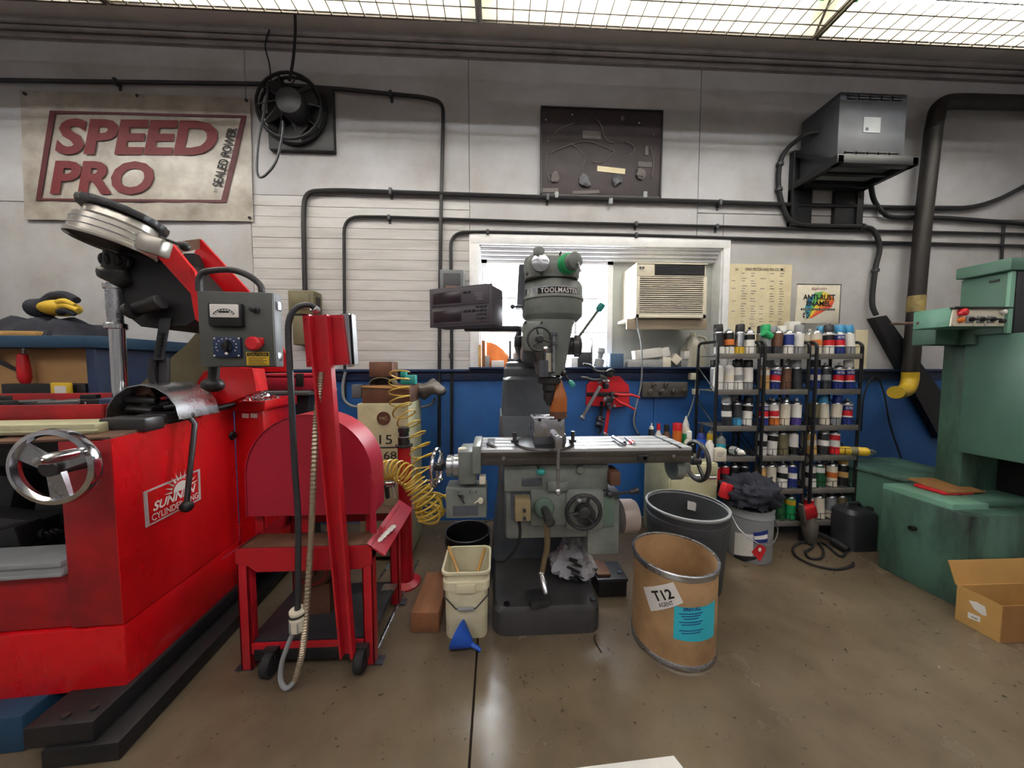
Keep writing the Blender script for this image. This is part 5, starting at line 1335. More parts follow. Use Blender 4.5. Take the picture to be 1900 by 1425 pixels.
# square white bucket
bk = V((hit(866, 1180, z=0).x, hit(866, 1183, z=0).y + .1, 0))
bx0, bx1, _, bzr = rect(820, 1064, 912, 1180, bk.y - .12); bzr = hit(866, 1062, y=bk.y - .12).z
wb_, wt = (hit(905, 1180, y=bk.y - .1).x - hit(829, 1180, y=bk.y - .1).x), bx1 - bx0
bu = thing('square_bucket', 'white square plastic bucket with two sticks and a wire handle', 'bucket', bk)
def sq(w, z, r=.035): return [tuple(bk + V(p)) for p in rr(-w / 2, -w / 2, w / 2, w / 2, r, z, 4)]
b = B(); rows = [sq(wb_, 0), sq(wb_ + .004, .01), sq(wt - .028, bzr - .1), sq(wt - .012, bzr - .098), sq(wt - .010, bzr - .055), sq(wt - .024, bzr - .05), sq(wt - .022, bzr - .012), sq(wt, bzr - .012), sq(wt, bzr), sq(wt - .02, bzr), sq(wt - .03, bzr - .06), sq(wb_ - .02, .02)]
rloft(b, rows); b.build('body', m_plastw, bu)
B().box((bk.x - .05, bk.y - wt / 2 - .006, bzr - .105), (bk.x + .05, bk.y - wt / 2 + .01, bzr - .06), .006).build('grip_tab', m_plastw, bu)
f_ = bk.y - wb_ / 2 - .022
P = [V((bk.x - wt / 2 + .01, bk.y - .03, bzr - .1)), V((bk.x - wt / 2 + .012, f_ + .02, bzr - .13)), V((bk.x - .05, f_, bzr - .185)), V((bk.x + .05, f_, bzr - .185)), V((bk.x + wt / 2 - .012, f_ + .02, bzr - .13)), V((bk.x + wt / 2 - .01, bk.y - .03, bzr - .1))]
hh_ = B().tube(P, .0035, 6).build('wire_handle', m_iron, bu)
B().cyl(V((bk.x - .04, f_ - .0, bzr - .186)), V((bk.x + .04, f_, bzr - .186)), .009, n=10).build('handle_grip', m_greypl, bu)
for (u0, v0, u1, v1, m, lab) in ((832, 1014, 849, 1058, m_woodlt, 'left'), (899, 1018, 888, 1056, m_card, 'right')):
    a = hit(u0, v0, y=bk.y + .08); c2 = hit(u1, v1, y=bk.y + .0); c2 = a + (c2 - a) * 2.0
    o = thing('wooden_stick', 'pale wooden stick standing in the white bucket, the ' + ('yellower one at its left side' if lab == 'left' else 'greyer one at its right side'), 'stick', c2)
    dirv = (a - c2).normalized(); B().cyl(c2, a, .009, n=6).build('stick', m, o)
# black pail behind
bp0 = V((hit(867, 985, y=2.12).x, 2.14, 0)); rz = hit(867, 967, y=2.28).z; rp = (hit(908, 985, y=2.14).x - hit(825, 985, y=2.14).x) / 2
pa = thing('black_pail', 'black round pail standing behind the white square bucket', 'pail', bp0)
B().lathe([(rp * .85, 0), (rp * .95, rz - .08), (rp * 1.0, rz - .078), (rp, rz - .05), (rp * .96, rz - .045), (rp * .97, rz - .01), (rp, rz - .008), (rp, rz), (rp * .95, rz), (rp * .92, rz - .08), (rp * .82, .01)], bp0, n=40).build('body', m_black, pa)
B().torus(bp0 + V((0, 0, rz)), (0, 0, 1), rp * .98, .006, 40, 6).build('rim', m_dkgrey, pa)
# funnel lying on the floor
fc = hit(856, 1217, z=0)
fu = thing('funnel', 'bright blue plastic funnel lying in front of the white bucket', 'funnel', fc)
a = V((fc.x - .03, fc.y + .055, .065)); d = V((.86, -.35, -.32)).normalized()
b = B(); b.lathe([(.066, 0), (.068, .004), (.02, .085), (.012, .09), (.009, .14), (.006, .14), (.009, .092), (.017, .082), (.062, .006)], a, d, 28, False, False); 
mz = min(v.co.z for v in b.bm.verts); bmesh.ops.translate(b.bm, vec=(0, 0, -mz), verts=b.bm.verts)
b.build('cone', m_bluepl, fu)
# thin wire scrap on the floor
P = [hit(u, v, z=.003) for u, v in ((1105, 1178), (1103, 1186), (1108, 1197), (1116, 1210))]
tag(B().tube(spline(P, 5), .003, 5).build('wire_scrap', m_black), 'thin black wire scrap on the floor in front of the mill', 'wire')
# white board lying nearest the camera
A_, B_w = hit(1075, 1424, z=.012), hit(1250, 1402, z=.012)
dd_ = (hit(1268, 1425, z=.012) - B_w).normalized() * .5; A_ = A_ + (A_ - B_w).normalized() * .12
q = [A_, B_w, B_w + dd_, A_ + dd_]
tag(B().prism(q, (0, 0, -.012)).build('white_board', m_white), 'corner of a white board lying on the floor nearest the camera', 'board')

# ---- beige number 15 cabinet and the clutter round it
y15 = 2.30
x0, x1, z0, z1 = rect(665, 749, 760, 990, y15)
c15 = thing('welder_cabinet', 'beige steel cabinet with a round badge and the number 15', 'cabinet', ((x0 + x1) / 2, y15 + .2, 0))
B().box((x0, y15, .03), (x1, y15 + .38, z1), .008).build('case', m_beige, c15)
B().box((x0 + .02, y15 + .02, 0), (x1 - .02, y15 + .36, .03)).build('plinth', m_black, c15)
p = hit(712, 776, y=y15); B().cyl(p, p + V((0, -.004, 0)), .047, n=28).build('badge', m_rust, c15)
B().torus(p + V((0, -.004, 0)), (0, 1, 0), .043, .002, 28, 5).build('badge_ring', m_dkred, c15)
text('MC', 'lettering', m_beige, c15, p + V((0, -.0045, 0)), (1, 0, 0), (0, 0, 1), .05, .02)
def ct15(s, u0, v0, u1, v1):
    a, c2 = hit(u0, v0, y=y15), hit(u1, v1, y=y15); text(s, 'lettering', m_ink, c15, (a + c2) / 2 + V((0, -.001, 0)), (1, 0, 0), (0, 0, 1), c2.x - a.x, a.z - c2.z)
ct15('15', 704, 807, 728, 824); ct15('68', 712, 838, 736, 852)
zt15 = z1
x0b, x1b, z0b, z1b = rect(671, 715, 760, 748, y15 + .02)
o = thing('wooden_crate', 'worn brown wooden crate on top of the beige cabinet', 'crate', ((x0b + x1b) / 2, y15 + .15, zt15))
B().box((x0b, y15 + .02, zt15), (x1b, y15 + .3, z1b), .006).build('box', m_rust, o)
B().hexa([(x0b, y15 + .015, z1b - .012), (x1b, y15 + .015, z1b - .03), (x1b, y15 + .015, z1b - .002), (x0b, y15 + .015, z1b - .004)], [(x0b, y15 + .02, z1b - .012), (x1b, y15 + .02, z1b - .03), (x1b, y15 + .02, z1b - .002), (x0b, y15 + .02, z1b - .004)]).build('split_edge', m_woodlt, o)
x0, x1, z0, z1 = rect(684, 671, 728, 700, y15 + .06)
o = thing('motor_shroud', 'rusty sheet metal shroud lying on the brown crate', 'shroud', ((x0 + x1) / 2, y15 + .1, z1b))
B().box((x0, y15 + .06, z0 - .0), (x1, y15 + .2, z1), .01).build('cover', m_rust, o)
g = [[V(((x0 + x1) / 2 + (x1 - x0) * .5 * math.cos(math.pi * k / 10), y15 + .06 + yy, z1b + .05 * math.sin(math.pi * k / 10))) for yy in (0, .12)] for k in range(11)]
B().sheet(g, (0, 0, .008)).build('arch', m_olive, o)
B().box((x0 + .03, y15 + .1, z1b), (x1 - .02, y15 + .17, z0 + .01), .004).build('core', m_dirt_shade, o)
p = hit(757, 705, y=y15 + .12)
o = thing('teal_tool', 'small teal plastic box at the right end of the brown crate', 'box', (p.x, p.y, z1b))
B().box((p.x - .05, y15 + .1, z1b), (p.x + .06, y15 + .16, z1b + .07), .008).box((p.x - .05, y15 + .1, z1b + .05), (p.x - .01, y15 + .15, z1b + .1), .006).build('box', m_teal, o)
x0, x1, z0, z1 = rect(652, 714, 670, 739, y15 + .1)
tag(B().box((x0, y15 + .1, z0), (x1, y15 + .16, z1), .004).box((x0 + .01, y15 + .16, z0 + .01), (x1, D - .01, z1 - .02)).build('outlet_box', m_grey), 'small grey outlet box left of the brown crate', 'outlet box')
# bundle and grey cable right
p = hit(795, 722, y=D - .2)
b = B(); b.sph(p, .14, (1.05, .6, .42), 18)
for v_ in b.bm.verts:
    d = v_.co - p; v_.co += V((.0, 0, .02 * math.sin(40 * d.x) + .012 * math.sin(55 * d.y + 20 * d.x))); v_.co.y = min(v_.co.y, D - .03)
tag(b.build('plastic_bundle', mat('grey_plastic_wrap', '6A6560', .35, 0, .6, 9), sharp=60), 'grey plastic wrapped bundle hanging on the blue wall right of the crate', 'bundle')
P = [hit(u, v, y=D - .1) for u, v in ((808, 738), (800, 750), (785, 755), (765, 757), (755, 760))]
tag(B().tube(spline(P, 5), .011, 8).build('grey_hose', m_greypl), 'short grey hose curving below the plastic bundle', 'hose')
P = [hit(u, v, y=D - .06) for u, v in ((641, 690), (636, 715), (638, 740), (650, 752), (668, 756))]
tag(B().tube(spline(P, 5), .012, 8).build('grey_hose', m_greypl), 'grey hose curving behind the beige cabinet from the red post', 'hose')
# red case on a grey machine behind the cart
x0, x1, z0, z1 = rect(480, 725, 570, 900, 2.36)
o = thing('tool_stand', 'blue grey tool stand behind the red cart', 'stand', ((x0 + x1) / 2, 2.5, 0))
zs_ = hit(530, 726, y=2.3).z
B().box((x0, 2.3, zs_ - .03), (x1 + .06, 2.7, zs_), .006).build('top_plate', m_grey, o); B().box((x1 - .1, 2.4, 0), (x1 + .0, 2.5, zs_ - .03), .006).build('column', m_dkgrey, o); B().box((x1 - .2, 2.3, 0), (x1 + .1, 2.6, .03)).build('foot', m_dkgrey, o)
x0, x1, z0, z1 = rect(482, 693, 590, 722, 2.34)
o = thing('tool_case', 'dull red closed tool case lying on the blue grey stand', 'tool case', ((x0 + x1) / 2, 2.45, zs_))
B().box((x0, 2.34, zs_), (x1, 2.6, z1 - .03), .012).build('case', m_hood, o); B().box((x0 + .006, 2.345, z1 - .028), (x1 - .006, 2.595, z1), .014).build('lid', m_hood, o); B().box(((x0 + x1) / 2 + .05, 2.33, zs_ + .03), ((x0 + x1) / 2 + .1, 2.345, z1), .003).build('latch', m_black, o)
# red bench grinder pedestal with chromed collar in front of cabinet
pb = V((hit(750, 840, y=2.05).x, 2.05, 0)); z_ = hit(750, 828, y=2.05).z
o = thing('jack_stand', 'red tubular jack with a steel screw top beside the beige cabinet', 'jack', pb)
B().lathe([(.09, 0), (.09, .012), (.045, .03), (.04, .2), (.04, z_)], pb, n=20).build('body', m_redcart, o)
B().lathe([(.055, z_), (.055, z_ + .01), (.036, z_ + .012), (.036, z_ + .06), (.03, z_ + .065), (.03, z_ + .09), (.035, z_ + .092), (.035, z_ + .12), (.02, z_ + .125)], pb, n=18).build('screw_top', m_iron, o)
B().obox(pb + V((-.1, -.05, z_ + .005)), (.12, .015, .008), None, .003).build('handle', m_black, o)
# yellow coiled air hose: loose spring down then tight bundle
ho = thing('coiled_air_hose', 'yellow coiled air hose hanging in springy loops left of the mill', 'air hose', hit(795, 960, y=1.95))
def coil(path, rad, turns, n, r, name):
    Pth = spline(path, 10); m_ = len(Pth); pts = []
    for i in range(n):
        t = i / (n - 1); f = t * (m_ - 1); k = min(m_ - 2, int(f)); c = Pth[k] + (Pth[k + 1] - Pth[k]) * (f - k)
        tg = (Pth[k + 1] - Pth[k]).normalized(); ux = tg.cross(V((0, 1, 0)));
        ux = ux.normalized() if ux.length > .05 else V((0, 0, 1)); uy = tg.cross(ux)
        a = 2 * math.pi * turns * t; rd = rad(t)
        pts.append(c + (ux * math.cos(a) + uy * math.sin(a)) * rd)
    B().tube(pts, r, 6).build(name, m_hosey, ho)
coil([hit(u, v, y=y_) for u, v, y_ in ((742, 690, 2.28), (740, 720, 2.25), (745, 755, 2.22), (762, 790, 2.15), (778, 830, 2.08), (790, 870, 2.02), (805, 925, 1.95), (800, 950, 1.9))], lambda t: .065 + .012 * t, 14, 420, .0055, 'coil')
coil([hit(u, v, y=y_) for u, v, y_ in ((714, 872, 1.85), (735, 872, 1.82), (760, 885, 1.78), (775, 905, 1.76), (790, 932, 1.75), (800, 958, 1.75))], lambda t: .05 + .018 * t, 17, 480, .0055, 'coil')
b = B(); c = hit(797, 950, y=1.72)
for k in range(7):
    b.torus(c + V((rnd.uniform(-.03, .01), .012 * k, rnd.uniform(-.01, .025))), (rnd.uniform(-.4, .4), 1, rnd.uniform(-.4, .4)), rnd.uniform(.058, .078), .0055, 28, 6)
b.build('tight_loops', m_hosey, ho)
# air gun at the hose end
p = hit(726, 905, y=1.88)
o = thing('air_gun', 'chrome air blow gun hanging at the end of the coiled hose', 'air gun', p)
B().cyl(p + V((-.03, 0, .02)), p + V((.02, 0, .02)), .018, n=12, bev=.003).build('body', m_chrome, o); B().cyl(p + V((.01, -.01, .02)), p + V((.03, -.03, -.05)), .006, .004, 8).build('nozzle', m_steel, o); B().cyl(p + V((-.03, 0, .02)), p + V((-.02, 0, -.06)), .013, n=10).build('grip', m_dkgrey, o)
# thin steel strip leaning along the cart side
p, q = hit(698, 1208, z=.006), hit(776, 1040, z=.006)
tag(B().obox((p + q) / 2, ((q - p).length, .012, .012), M.Rotation(math.atan2((q - p).y, (q - p).x), 3, 'Z'), .002).build('steel_strip', m_steel), 'long thin steel strip on the floor right of the red cart', 'strip')
# ---------------------------------------------------------------- window air conditioner
ay = 2.66
ax0, ax1, az0, az1 = rect(1180, 488, 1311, 590, ay)
ac = thing('air_conditioner', 'cream window air conditioner with slatted grille on a wooden shelf', 'air conditioner', ((ax0 + ax1) / 2, D, az0))
B().box((ax0, ay + .012, az0), (ax1, D + .12, az1), .006).build('case', m_cream, ac)
b = B(); zs_ = az0 + (az1 - az0) * .77
for (x0, x1, z0, z1) in ((ax0, ax1, az1 - .012, az1), (ax0, ax1, zs_ - .008, zs_), (ax0, ax1, az0, az0 + .03), (ax0, ax0 + .03, az0, zs_), (ax1 - .03, ax1, az0, zs_)): b.box((x0, ay - .006, z0), (x1, ay + .014, z1), .003)
b.build('front_frame', m_cream, ac)
B().box((ax0 + .02, ay + .006, az0 + .02), (ax1 - .02, ay + .013, zs_)).build('grille_back', m_black, ac)
n = 18
for k in range(n):
    z_ = az0 + .038 + (zs_ - az0 - .055) * k / (n - 1)
    B().box((ax0 + .028, ay - .004, z_ - .0045), (ax1 - .028, ay + .01, z_ + .0045), .0015, 1).build('slat', m_cream, ac)
xv = ax0 + (ax1 - ax0) * .27
B().box((xv, ay + .002, zs_ + .006), (ax1 - .02, ay + .012, az1 - .014)).build('outlet', m_black, ac)
for k in range(5): B().box((xv, ay - .002, zs_ + .012 + k * .015), (ax1 - .02, ay + .006, zs_ + .015 + k * .015)).build('louvre', m_dkgrey, ac)
B().box((ax0, ay - .002, zs_), (xv - .012, ay + .013, az1 - .012), .002).build('control_panel', m_cream, ac)
for dx in (.02, .045): B().cyl((ax0 + dx + .01, ay - .002, zs_ + .06), (ax0 + dx + .01, ay - .012, zs_ + .06), .008, n=12).build('dial', m_dkgrey, ac)
x0, x1, z0, z1 = rect(1163, 592, 1312, 611, ay + .03)
tag(B().box((x0, ay + .03, z0), (x1, ay + .05, z1), .002).box((x0, ay + .05, z1 - .02), (x1, D + .05, az0 - .002), .002).build('shelf_bracket', m_greywood), 'rough wooden shelf under the air conditioner', 'shelf')
P = [hit(u, v, y=y_) for u, v, y_ in ((1182, 589, ay + .01), (1184, 610, ay + .02), (1190, 640, ay + .05), (1191, 690, D - .09), (1188, 720, D - .06), (1179, 760, D - .05), (1176, 785, D - .05), (1184, 805, D - .05))]
B().tube(spline(P, 5), .007, 8).build('power_cord', m_greypl, ac)

# ---------------------------------------------------------------- things on the window sill
SZ = RAIL + .03
def sill_box(u0, v0, u1, v1, y, d, m, name, label, rot=0., lift=0., cat='box', sup=None):
    x0, x1, z0, z1 = rect(u0, v0, u1, v1, y)
    base = SZ + lift
    h = z1 - z0
    o = B(M.Translation(V(((x0 + x1) / 2, y + d / 2, base + h / 2))) @ M.Rotation(rot, 4, 'Y')).box((-(x1 - x0) / 2, -d / 2, -h / 2), ((x1 - x0) / 2, d / 2, h / 2), .003).build(name, m)
    return tag(o, label, cat)
SY = D - .075
m_boxgrey = mat('grey_carton', '9A9C9C', .7, 0, .4, 9)
m_boxblue = mat('dusty_blue_box', '3E5A78', .6, 0, .4, 9)
sill_box(1165, 676, 1230, 690, SY, .07, m_boxgrey, 'carton', 'long grey carton lying flat on the sill under the tilted pale one')
hb1 = hit(1165, 676, y=SY).z - hit(1165, 690, y=SY).z
sill_box(1178, 658, 1228, 675, SY, .07, m_paper, 'carton', 'pale long carton tilted on top of the grey carton on the sill', -.13, hb1 + .012)
sill_box(1230, 668, 1245, 686, SY, .06, m_cream, 'carton', 'small upright cream carton on the sill beside the long grey carton')
sill_box(1228, 650, 1243, 667, SY, .06, m_paper, 'carton', 'small pale carton tilted on top of the upright cream carton', -.25, .09)
sill_box(1248, 660, 1263, 676, SY, .06, m_cream, 'carton', 'small cream carton leaning on its corner below the plastic jug', .7, .03)
sill_box(1264, 668, 1290, 684, SY + .03, .08, m_boxgrey, 'carton', 'flat grey carton on the sill below the small pale box at the right end')
sill_box(1270, 655, 1287, 670, SY + .02, .06, m_paper, 'carton', 'small pale box on the flat grey carton at the right end of the sill', 0, .07)
sill_box(1133, 665, 1157, 690, SY, .08, m_boxblue, 'carton', 'dusty blue box on the sill right of the mill head')
sill_box(1060, 672, 1072, 689, SY + .06, .06, m_paper, 'carton', 'white carton on the sill just right of the mill quill')
sill_box(1073, 662, 1096, 690, SY + .05, .08, m_dkgrey, 'steel_block', 'dark steel block on the sill behind the clamp handles', cat='block')
sill_box(1145, 655, 1152, 667, SY + .08, .03, m_dkgrey, 'carton', 'tiny dark box at the window corner behind the blue box')
def sill_cyl(u, v0, v1, y, r, m, name, label, cat, prof=None, tilt=0.):
    p = hit(u, v1, y=y); h = hit(u, v0, y=y).z - SZ
    o = thing(name, label, cat, (p.x, y, SZ))
    d = V((math.sin(tilt), 0, math.cos(tilt)))
    B().lathe(prof(h) if prof else [(r * .8, 0), (r, .004), (r, h - .004), (r * .8, h)], (p.x, y, SZ), d, 14).build('body', m, o)
    return o
sill_cyl(1097, 627, 690, SY + .1, .014, m_chrome, 'drill_rod', 'tall chromed rod standing on the sill against the window', 'rod')
sill_cyl(1110, 645, 690, SY + .09, .03, m_greypl, 'hole_saw', 'grey spindle standing on the sill beside the chromed rod', 'tool', lambda h: [(.045, 0), (.045, h * .4), (.025, h * .45), (.03, h * .7), (.04, h * .75), (.034, h)], .15)
p = hit(1283, 690, y=D + .02); h = hit(1283, 617, y=D + .02).z - SZ; w = .085
m_jug = mat('cloudy_jug_plastic', 'A9A596', .35, 0, .4, 8)
o = thing('plastic_jug', 'cloudy plastic gallon jug standing on the sill beside the air conditioner', 'jug', (p.x, D + .02, SZ))
b = B(); rloft(b, [rr(p.x - w, D - .06, p.x + w, D + .1, .03, SZ), rr(p.x - w, D - .06, p.x + w, D + .1, .03, SZ + h * .5), rr(p.x - .04, D - .02, p.x + .04, D + .06, .03, SZ + h * .85), rr(p.x - .022, D + .0, p.x + .022, D + .042, .02, SZ + h * .9)])
b.build('body', m_jug, o); B().cyl((p.x, D + .02, SZ + h * .9), (p.x, D + .02, SZ + h), .024, n=14, bev=.004).build('cap', m_cream, o)
B().tube(spline([(p.x + .03, D - .02, SZ + h * .88), (p.x + .075, D - .05, SZ + h * .8), (p.x + .08, D - .055, SZ + h * .55)], 5), .012, 8).build('handle', m_jug, o)
# left of the mill: orange pad, upright strips, square
x0, x1, z0, z1 = rect(903, 634, 944, 676, D + .0)
g = [[V((x0 + (x1 - x0) * j / 8, D - .0 + .03 * i / 6 + .006 * math.sin(3 * j), SZ + (z1 - SZ) * (i / 6) * (1 - .55 * (j / 8) ** 2 * (i / 6)))) for j in range(9)] for i in range(7)]
tag(B().sheet(g, (0, .02, 0)).build('orange_cushion', m_orange, sharp=50), 'crumpled orange plastic pad leaning in the left window corner', 'pad')
for i, (u0, u1, v0, m, lab) in enumerate(((888, 893, 640, m_woodlt, 'thin pale wooden strip standing at the left window jamb'), (894, 900, 632, m_wood, 'dark wooden strip standing second from the left window jamb'), (900, 908, 660, m_greypl, 'short grey strip standing against the orange pad'))):
    x0, x1, z0, z1 = rect(u0, v0, u1, 690, SY + .04); o = B().box((x0, SY + .04, SZ), (x1, SY + .08, z1), .002).build('strip', m); tag(o, lab, 'strip')
sill_box(912, 676, 935, 688, SY, .07, m_paper, 'carton', 'low white carton on the sill in front of the orange pad')
o = thing('square', 'dark try square standing on the sill left of the mill head', 'square', hit(950, 690, y=SY + .02))
x0, x1, z0, z1 = rect(944, 632, 949, 690, SY + .02); B().box((x0, SY + .02, SZ), (x1, SY + .03, z1), .001).build('blade', m_iron, o)
x0, x1, z0, z1 = rect(942, 665, 968, 688, SY + .02); B().box((x0, SY + .0, SZ), (x1, SY + .05, z1), .004).build('stock', m_iron, o)

# ---------------------------------------------------------------- clamps on the blue wall
wy_ = D - .05
q = [hit(u, v, y=D - .03) for u, v in ((1089, 715), (1097, 706), (1135, 698), (1150, 698), (1167, 716), (1168, 752), (1143, 756), (1088, 752))]
pl = thing('red_tool_holder', 'bright red plastic tool holder plate on the blue wall behind the clamps', 'tool holder', hit(1128, 755, y=D - .03))
B().prism(q, (0, .03, 0)).build('plate', m_redpl, pl)
x0, x1, z0, z1 = rect(1089, 728, 1167, 735, D - .04); B().box((x0, D - .04, z0), (x1, D - .028, z1), .002).build('slot_strip', m_black, pl)
def clamp(name, label, ux, hm, heads, bar, bar_m, handles, y):
    o = thing(name, label, 'clamp', hit(*heads[0], y=y))
    for k, (u, v) in enumerate(heads):
        p = hit(u, v, y=y); B().obox(p, (.075 - .012 * k, .045, .055), M.Rotation(.4 - .3 * k, 3, 'Y'), .012).build('jaw_block', m_iron, o)
    (u0, v0), (u1, v1) = bar; p, q = hit(u0, v0, y=y + .01), hit(u1, v1, y=y + .01)
    d = (q - p); s = V((-d.z, 0, d.x)).normalized() * .014
    B().hexa([p + s, p - s, p - s + V((0, .008, 0)), p + s + V((0, .008, 0))], [q + s, q - s, q - s + V((0, .008, 0)), q + s + V((0, .008, 0))]).build('bar', bar_m, o)
    B().obox(q, (.05, .03, .03), M.Rotation(.5, 3, 'Y'), .008).build('foot', m_steel, o)
    for pts in handles:
        B().tube(spline([hit(u, v, y=y - .03) for u, v in pts], 5), .010, 8, rf=lambda t: .009 + .005 * math.sin(math.pi * min(1, t * 1.2))).build('handle', hm, o)
    b = B()
    for k in range(5):
        p = hit(heads[0][0] + rnd.uniform(-10, 12), heads[0][1] + rnd.uniform(-8, 16), y=y - .025); b.cyl(p, p + V((rnd.uniform(-.02, .02), -.02, .0)), rnd.uniform(.008, .014), n=8)
    b.build('rivets', m_steel, o)
    return o
clamp('locking_clamp', 'dark steel bar clamp with grey handles and a chrome bar hanging on the red holder', 1120, m_iron, [(1118, 702), (1130, 694), (1124, 716)], ((1114, 716), (1080, 775)), m_chrome, [((1122, 690), (1105, 688), (1095, 678), (1082, 675)), ((1115, 704), (1100, 705), (1086, 701), (1078, 700)), ((1125, 690), (1135, 686), (1140, 690))], D - .1)
clamp('locking_clamp', 'bar clamp with red handles and red bar hanging beside the chrome barred clamp', 1130, m_redpl, [(1130, 742), (1138, 733), (1128, 752)], ((1131, 752), (1123, 806)), m_redpl, [((1140, 731), (1155, 733), (1172, 733), (1187, 738)), ((1140, 738), (1150, 747), (1165, 753), (1178, 760))], D - .13)
o = clamp('locking_clamp', 'small dark locking plier hanging lowest behind the red bar clamp', 1115, m_black, [(1114, 778), (1112, 788)], ((1117, 745), (1114, 780)), m_black, [((1113, 788), (1115, 797), (1110, 806))], D - .06)
# plate with knobs
x0, x1, z0, z1 = rect(1192, 709, 1276, 737, D - .05)
kp2 = thing('knob_rack', 'dusty dark rack plate with six round knobs on the blue wall', 'rack', ((x0 + x1) / 2, D, z0))
m_dusty = mat('dusty_brown_metal', '55504A', .7, .1, .6, 8, .2)
B().box((x0, D - .05, z0), (x1, D - .01, z1), .006).build('plate', m_dusty, kp2)
for u, v in ((1204, 726), (1212, 713), (1225, 726), (1234, 713), (1248, 725), (1268, 724)):
    p = hit(u, v, y=D - .05)
    B().lathe([(.012, 0), (.012, .02), (.022, .024), (.022, .036), (.008, .04), (.007, .055)], p, (0, -1, .1), 14).build('knob', m_dusty, kp2)
x0, x1, z0, z1 = rect(1284, 692, 1294, 705, D - .08)
o = thing('plug_adapter', 'pale wall plug with a black cord right of the knob rack', 'plug', ((x0 + x1) / 2, D, z0))
B().box((x0, D - .08, z0), (x1, D - .012, z1), .006).build('plug', m_cream, o)
P = [hit(u, v, y=D - .06) for u, v in ((1291, 705), (1289, 730), (1283, 755), (1275, 775), (1268, 786))]
B().tube(spline(P, 5), .006, 6).build('cord', m_greypl, o)
x0, x1, z0, z1 = rect(1287, 722, 1298, 732, D - .08); B().box((x0, D - .08, z0), (x1, D - .05, z1), .004).build('cord_switch', m_cream, o)
P = [hit(u, v, y=D - .03) for u, v in ((1180, 762), (1177, 785), (1184, 805), (1195, 818))]
tag(B().tube(spline(P, 5), .009, 6).build('cable_loop', m_blackr), 'black cable hanging on the blue wall under the red clamp handle', 'cable')

# ---------------------------------------------------------------- beige side cabinet and its bottles
yb0, yb1 = 2.34, 2.74
x0, _, _, zt_c = rect(1240, 860, 1341, 930, yb0); x1 = hit(1331, 665, y=2.42).x - .02
zt_c = hit(1300, 860, y=yb0).z
bc_ = thing('side_cabinet', 'pale olive steel cabinet behind the mill table with bottles on top', 'cabinet', ((x0 + x1) / 2, (yb0 + yb1) / 2, 0))
B().box((x0, yb0, 0), (x1, yb1, zt_c), .008).build('case', m_beige, bc_)
B().box((x0 + .015, yb0 - .012, zt_c - .09), (x1 - .015, yb0, zt_c - .015), .004).build('drawer', m_beige, bc_)
dr = B().box((x0 + .015, yb0 - .012, .05), (x1 - .015, yb0, zt_c - .1), .004).build('door', m_beige, bc_)
p = hit(1317, 884, y=yb0); B().cyl(p + V((-.03, -.03, 0)), p + V((.03, -.03, 0)), .011, n=10, bev=.003).build('handle', m_steel, dr)
def bottle(u, v, y, h, r, kind, cols, name, label, cat='bottle'):
    p = hit(u, v, y=y); base = V((p.x, y, zt_c))
    h = max(.05, p.z - zt_c)
    o = thing(name, label, cat, base)
    if kind == 'squat': pr, cp = [(r * .95, 0), (r, .004), (r, h * .62), (r * .5, h * .74), (r * .5, h * .78)], [(r * .56, h * .78), (r * .56, h * .97), (r * .5, h)]
    elif kind == 'cone': pr, cp = [(r * .95, 0), (r, .004), (r, h * .6), (r * .6, h * .72)], [(r * .62, h * .72), (r * .62, h * .78), (r * .2, h * .95), (r * .12, h)]
    elif kind == 'jar': pr, cp = [(r * .95, 0), (r, .006), (r, h * .78)], [(r * 1.03, h * .78), (r * 1.03, h * .96), (r * .9, h)]
    elif kind == 'tall': pr, cp = [(r * .95, 0), (r, .006), (r, h * .82), (r * .7, h * .92)], [(r * .5, h * .92), (r * .5, h)]
    else: pr, cp = [(r * .95, 0), (r, .004), (r, h * .74), (r * .8, h * .8)], [(r * .75, h * .8), (r * .6, h * .88), (r * .25, h * .9), (r * .2, h)]
    B().lathe(pr, base, n=20).build('body', cols[0], o); B().lathe(cp, base, n=20).build('cap', cols[1], o)
    if len(cols) > 2: B().lathe([(r * 1.01, h * .15), (r * 1.01, h * .55)], base, n=20, cap0=False, cap1=False).build('label', cols[2], o)
    return o
bottle(1209, 785, 2.68, .1, .026, 'can', (m_dkgrey, m_paper, m_greypl), 'spray_bottle', 'dark bottle with a white cap, first of the row behind the mill table', 'bottle')
bottle(1222, 786, 2.66, .1, .026, 'squat', (m_paper, m_redpl, m_dkred), 'small_bottle', 'small white bottle with a red cap behind the mill table', 'bottle')
bottle(1237, 788, 2.64, .1, .036, 'squat', (m_rust, m_black, m_navy), 'small_bottle', 'brown bottle with black cap and blue label behind the mill table', 'bottle')
bottle(1257, 785, 2.58, .1, .036, 'jar', (m_orange, m_redpl), 'jar', 'orange jar with a red lid behind the mill table', 'jar')
bottle(1273, 772, 2.62, .1, .04, 'cone', (m_cream, m_paper, m_greenpl), 'spray_bottle', 'large cream bottle with white cone nozzle and green label', 'bottle')
bottle(1279, 800, 2.46, .1, .034, 'squat', (m_cream, m_paper, m_black), 'small_bottle', 'cream flask with black label in front of the cone nozzle bottle', 'bottle')
b1 = bottle(1302, 785, 2.50, .1, .034, 'cone', (m_navy, m_black, mat('bright_blue_label', '1D55C8', .4, 0, .1, 8)), 'spray_bottle', 'blue bottle with a black pointed cap at the middle of the cabinet', 'bottle')
bottle(1321, 793, 2.56, .1, .036, 'can', (m_yellow, m_greypl, m_paper), 'spray_can', 'yellow and white spray can with a domed grey top on the cabinet', 'can')
bottle(1338, 803, 2.52, .1, .034, 'can', (m_greypl, m_steel, m_cyan), 'spray_can', 'grey spray can with a pale blue band at the right end of the cabinet', 'can')
